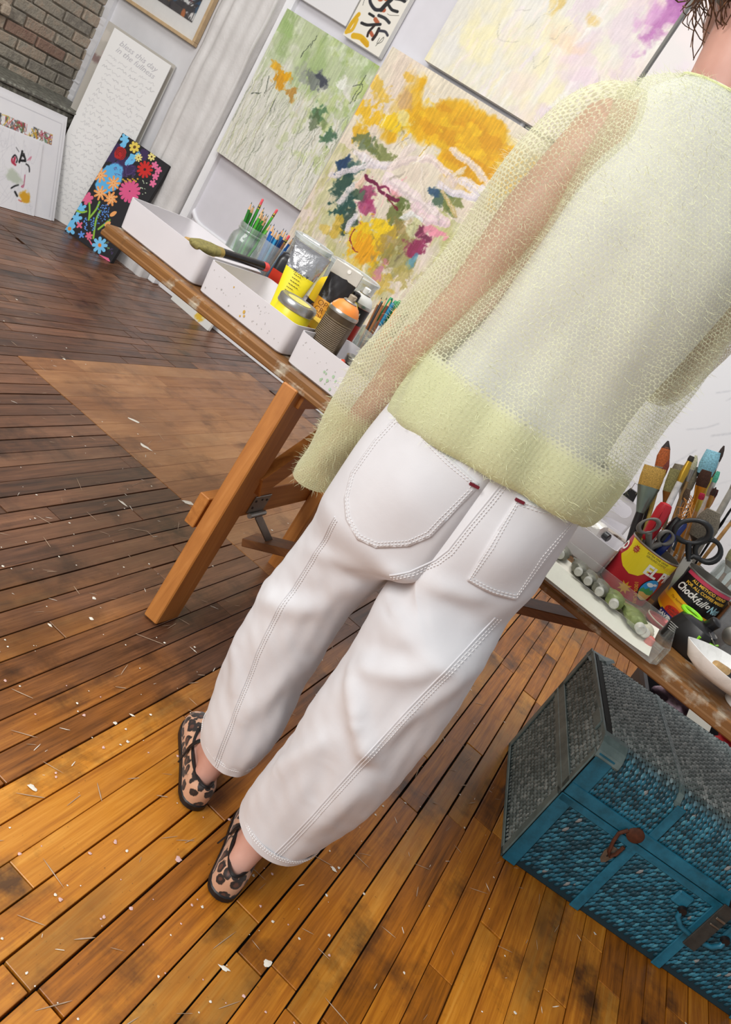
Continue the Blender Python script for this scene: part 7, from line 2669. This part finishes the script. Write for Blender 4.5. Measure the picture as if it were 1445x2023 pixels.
for k, (z, cx, cy, a, b) in enumerate(densify(SW, 8)):
    rg = tring(cx, cy, a, b, z, n=120, tilt=.012 * max(0, (1.1 - z) / .25), bk=-.024 * min(1, max(0, (1.02 - z) / .14)), p=2.2)
    out = []
    for j, p in enumerate(rg):
        th = 2 * PI * j / 120
        # hanging folds, deeper towards the hem
        f = .006 * math.sin(7 * th + 2.0) * math.sin(3.1 * (z - .8) * 4) + .004 * math.sin(13 * th + z * 18)
        f += .010 * math.exp(-((th - 4.05) / .14) ** 2) * min(1, max(0, (1.36 - z) / .2)) - .008 * math.exp(-((th - 4.35) / .12) ** 2) * min(1, max(0, (1.36 - z) / .2))
        f += .006 * math.exp(-((th - 5.4) / .12) ** 2) * min(1, max(0, (1.3 - z) / .2))
        f *= min(1, max(.15, (1.42 - z) / .3))
        c = Vector((cx, cy, p.z + 0)) - Vector((PO.x, PO.y, 0))
        d_ = (Vector((p.x, p.y, 0)) - Vector((c.x, c.y, 0))).normalized()
        out.append(p + d_ * f)
    rings.append(out)
def op_body(f, u, p):
    z = p[2]
    e = min(max((z - .968) / .02, 0), 1)
    return .28 + .92 * e
sweater, RB = knit_sheet('sweater', rings, op_body, person)
SL = [(1.372, -.290, 1.180, .044), (1.348, -.318, 1.155, .054), (1.30, -.338, 1.140, .058), (1.24, -.353, 1.132, .058), (1.12, -.359, 1.132, .054), (1.0, -.377, 1.150, .054), (.90, -.402, 1.180, .053), (.82, -.420, 1.208, .047), (.76, -.430, 1.226, .041), (.70, -.437, 1.242, .037), (.665, -.441, 1.250, .036), (.650, -.442, 1.253, .034)]
def sleeve(path, openf, u0, wrinkle):
    D = densify([(p[0], *p[1:]) for p in path], 7)
    pts = [Vector((x, y, z)) for z, x, y, r in D]
    rings = []
    ref = Vector((1, 0, 0))
    for k, (z, x, y, r) in enumerate(D):
        d = (pts[min(k + 1, len(pts) - 1)] - pts[max(k - 1, 0)]).normalized()
        u = (ref - d * ref.dot(d)).normalized()
        w = d.cross(u)
        f = k / (len(D) - 1)
        rg = []
        for j in range(64):
            th = 2 * PI * j / 64
            rr = r * (1 + wrinkle * (.05 * math.sin(3 * th + 9 * f) + .05 * math.sin(21 * f + 2 * th) * math.sin(th) + .03 * math.sin(34 * f - 3 * th)))
            rg.append(pts[k] + u * rr * math.cos(th) + w * rr * 1.08 * math.sin(th) - PO)
        rings.append(rg)
    return knit_sheet('sleeve', rings, openf, sweater, u0)
def op_sleeve(f, u, p):
    e = min(max((p[2] - .806) / .02, 0), 1)
    # the knit lies doubled and dense along the outer edge, open where it stretches over the arm
    w_ = min(max((math.cos(2 * PI * u) + .55) / .6, 0), 1)
    return .42 + (.45 + .38 * w_) * e
slv, RS = sleeve(SL, op_sleeve, 3.0, 1.0)
SR = [(1.385, -.095, 1.225, .052), (1.35, -.070, 1.25, .06), (1.28, -.062, 1.29, .055), (1.20, -.062, 1.335, .052), (1.135, -.072, 1.385, .05), (1.16, -.105, 1.41, .047), (1.20, -.15, 1.435, .043), (1.245, -.182, 1.445, .036), (1.285, -.205, 1.452, .034)]
sleeve(SR, lambda f, u, p: 1.0 if f < .8 else .42, 0.0, .8)
# thicker rolled edge, shoulder seam and the sleeve seam
m = MB()
m.tube([Vector(p) for p in RB[-1][:-1]], .0018, n=8, closed=True)
m.build('neck_edge', pm('pale_green_wool', 'd6dba2', .9, bump=.8, bscale=300), sweater, smooth=True)
m = MB()
m.tube([Vector(RS[k][int(46 + 4 * math.sin(k * .05))]) for k in range(10, len(RS) - 18, 2)], .0022, n=6)
m.build('sleeve_seam', pm('pale_green_wool', 'd6dba2', .9, bump=.8, bscale=300), sweater, smooth=True)
# mohair halo
vs, fs = [], []
for R_ in (RB, RS):
    nr, n_ = R_.shape[0], R_.shape[1] - 1
    cen = R_[:, :-1].mean(1)
    cnt = 15000 if R_ is RB else 7000
    for _ in range(cnt):
        j, k = rng.randrange(nr), rng.randrange(n_)
        p = R_[j, k] + (R_[j, k + 1] - R_[j, k]) * rng.random()
        if j + 1 < nr:
            p = p + (R_[j + 1, k] - R_[j, k]) * rng.random()
        out = p - cen[j]
        out /= np.linalg.norm(out) + 1e-6
        tv = nrs.normal(size=3)
        tv /= np.linalg.norm(tv)
        L = rng.uniform(.005, .013)
        q1 = p + out * L * .35 + tv * L * .5
        q2 = q1 + out * L * .15 + tv * L * .4 + nrs.normal(size=3) * L * .15
        sd = np.cross(out, tv)
        sd /= np.linalg.norm(sd) + 1e-6
        sd *= .00016
        b = len(vs)
        vs += [p - sd, p + sd, q1 + sd, q1 - sd, q2]
        fs += [(b, b + 1, b + 2), (b, b + 2, b + 3), (b + 3, b + 2, b + 4)]
o = add_obj('mohair_fuzz', fast_mesh('mohair_fuzz', np.array(vs), np.array(fs)), pm('mohair_fibre', 'e4e8c0', .9), sweater)
o['kind'] = 'stuff'

# ---- leopard shoes
def leopard():
    t = NT('leopard_print_calf_hair')
    v = t.co()
    d = t.n('ShaderNodeVectorMath', {0: v, 1: t.n('ShaderNodeVectorMath', {0: t.noise(v, 60.0, 2.0, out=1), 1: (.010, .010, .010)}, operation='MULTIPLY').outputs[0]}, operation='ADD').outputs[0]
    vo = t.n('ShaderNodeTexVoronoi', {'Vector': t.scale(d, (1, .75, 1)), 'Scale': 52.0, 'Randomness': .85})
    dist = t.math('ADD', vo.outputs['Distance'], t.math('MULTIPLY', t.math('SUBTRACT', t.noise(v, 110.0, 2.0), .5), .28))
    ring = t.math('MULTIPLY', t.math('SUBTRACT', .54, dist), 14.0, clamp=True)
    core = t.math('MULTIPLY', t.math('SUBTRACT', .27, dist), 12.0, clamp=True)
    c = t.mix(ring, lin4('c99a7c'), lin4('1d1210'))
    c = t.mix(t.math('MULTIPLY', core, .85), c, lin4('5a3426'))
    t.set(Base_Color=c, Roughness=.6, Sheen_Weight=.2)
    t.bump(t.noise(t.scale(v, (1, 1, 1)), 600.0, 2.0), .15, .0006)
    return t.m
m_leo = leopard()
m_trim_b = pm('black_binding', '141214', .5)
def shoe(heel, d, strap):
    d = Vector(d).normalized()
    n_ = Vector((-d.y, d.x, 0))
    heel = Vector(heel)
    sh = bpy.data.objects.new('shoe', None)
    COL.objects.link(sh)
    sh.parent = person
    sh.location = heel - PO
    L = .245
    N = 56
    def at(s, w, z):
        return d * s + n_ * w + Vector((0, 0, z))
    sxs = [0, .002, .007, .016, .035, .07, .11, .15, .185, .212, .230, .240, .245]
    shw = [0, .011, .019, .0255, .0300, .0310, .0325, .0375, .0405, .0370, .0275, .0170, 0]
    arc_ = np.concatenate([[0], np.cumsum(np.hypot(np.diff(sxs), np.diff(shw)))])
    def outl(th):
        th = th % (2 * PI)
        sg = 1 if th <= PI else -1
        f = (PI - th) / PI if th <= PI else (th - PI) / PI      # 0 at the heel, 1 at the toe
        q = f * arc_[-1]
        return float(np.interp(q, arc_, sxs)), sg * float(np.interp(q, arc_, shw))
    def inn(th):
        c, s = math.cos(th), math.sin(th)
        x = .008 + .085 * (1 + c) - (0 if c > 0 else 0) * .01
        return x, .027 * s * (1 + .15 * c)
    def topz(th):
        c = math.cos(th)
        return .058 - .010 * (1 - c * c) - (.004 if c > .7 else 0) * (c - .7) / .3
    ths = [2 * PI * k / N for k in range(N)]
    rings = []
    for f, bl in ((0, 0), (.2, 0), (.45, .05), (.65, .22), (.8, .5), (.92, .8), (1.0, 1.0)):
        rg = []
        for th in ths:
            ox, oy = outl(th)
            ix, iy = inn(th)
            zz = topz(th)
            hz = .012 + (zz - .012) * (1 - (1 - f) ** 1.7)
            bulge = 1 + .05 * math.sin(PI * f) * (1 - bl)
            x, y = ox * (1 - bl) + ix * bl, (oy * (1 - bl)) * bulge + iy * bl
            # toe and vamp stay low and domed
            if ox > .15:
                q = (ox - .15) / .095
                hz = .012 + (hz - .012) * (1 - .30 * q * (1 - bl))
            rg.append(at(x, y, hz))
        rings.append(rg)
    m = MB()
    m.loft(rings, cap=(False, False))
    m.build('upper', m_leo, sh, smooth=True)
    m = MB()
    m.tube([at(*inn(th), topz(th)) for th in ths], .0032, n=8, closed=True)
    m.build('topline_binding', m_trim_b, sh, smooth=True)
    m = MB()
    pl = [outl(th) for th in ths]
    m.loft([[at(x, y * 1.02, .0008) for x, y in pl], [at(L / 2 + (x - L / 2) * 1.018, y * 1.06, .002) for x, y in pl], [at(L / 2 + (x - L / 2) * 1.018, y * 1.06, .012) for x, y in pl], [at(x, y * .98, .0145) for x, y in pl]])
    m.build('sole', m_trim_b, sh, smooth=True)
    m = MB()
    m.lathe([(.022, 0), (.022, .001)], at(.12, 0, .0155), (0, 0, 1), 16)
    arc = [(math.cos(a), math.sin(a)) for a in np.linspace(0, PI, 15)]
    rg = []
    for c, s in arc:
        rg.append((c, s))
    m = MB()
    o1 = [at(strap, .036 * c, .040 + .046 * s) for c, s in rg]
    for a, b in zip(o1[:-1], o1[1:]):
        m.bar(a, b, .009, .0026, side=tuple((a + b) / 2 - at(strap, 0, .04)), bev=.0004)
    m.build('strap', m_trim_b, sh)
    m = MB()
    k = 4
    c_ = at(strap, .036 * rg[k][0] * 1.06, .040 + .046 * rg[k][1] * 1.06)
    m.tube([c_ + d * .007 * math.cos(a) + Vector((0, 0, .006 * math.sin(a))) for a in np.linspace(0, 2 * PI, 13)[:-1]], .0011, n=6, closed=True)
    m.build('buckle', pm('pale_gold_buckle', 'cfc08a', .3, .9), sh, smooth=True)
    m = MB()
    m.bar(at(strap - .004, .037, .045), at(strap - .028, .048, .030), .005, .0022, side=(n_.x, n_.y, .3))
    m.build('strap_end', m_trim_b, sh)
    return sh
shoe(FL, DL, .105)
shoe(FR, DR, .105)
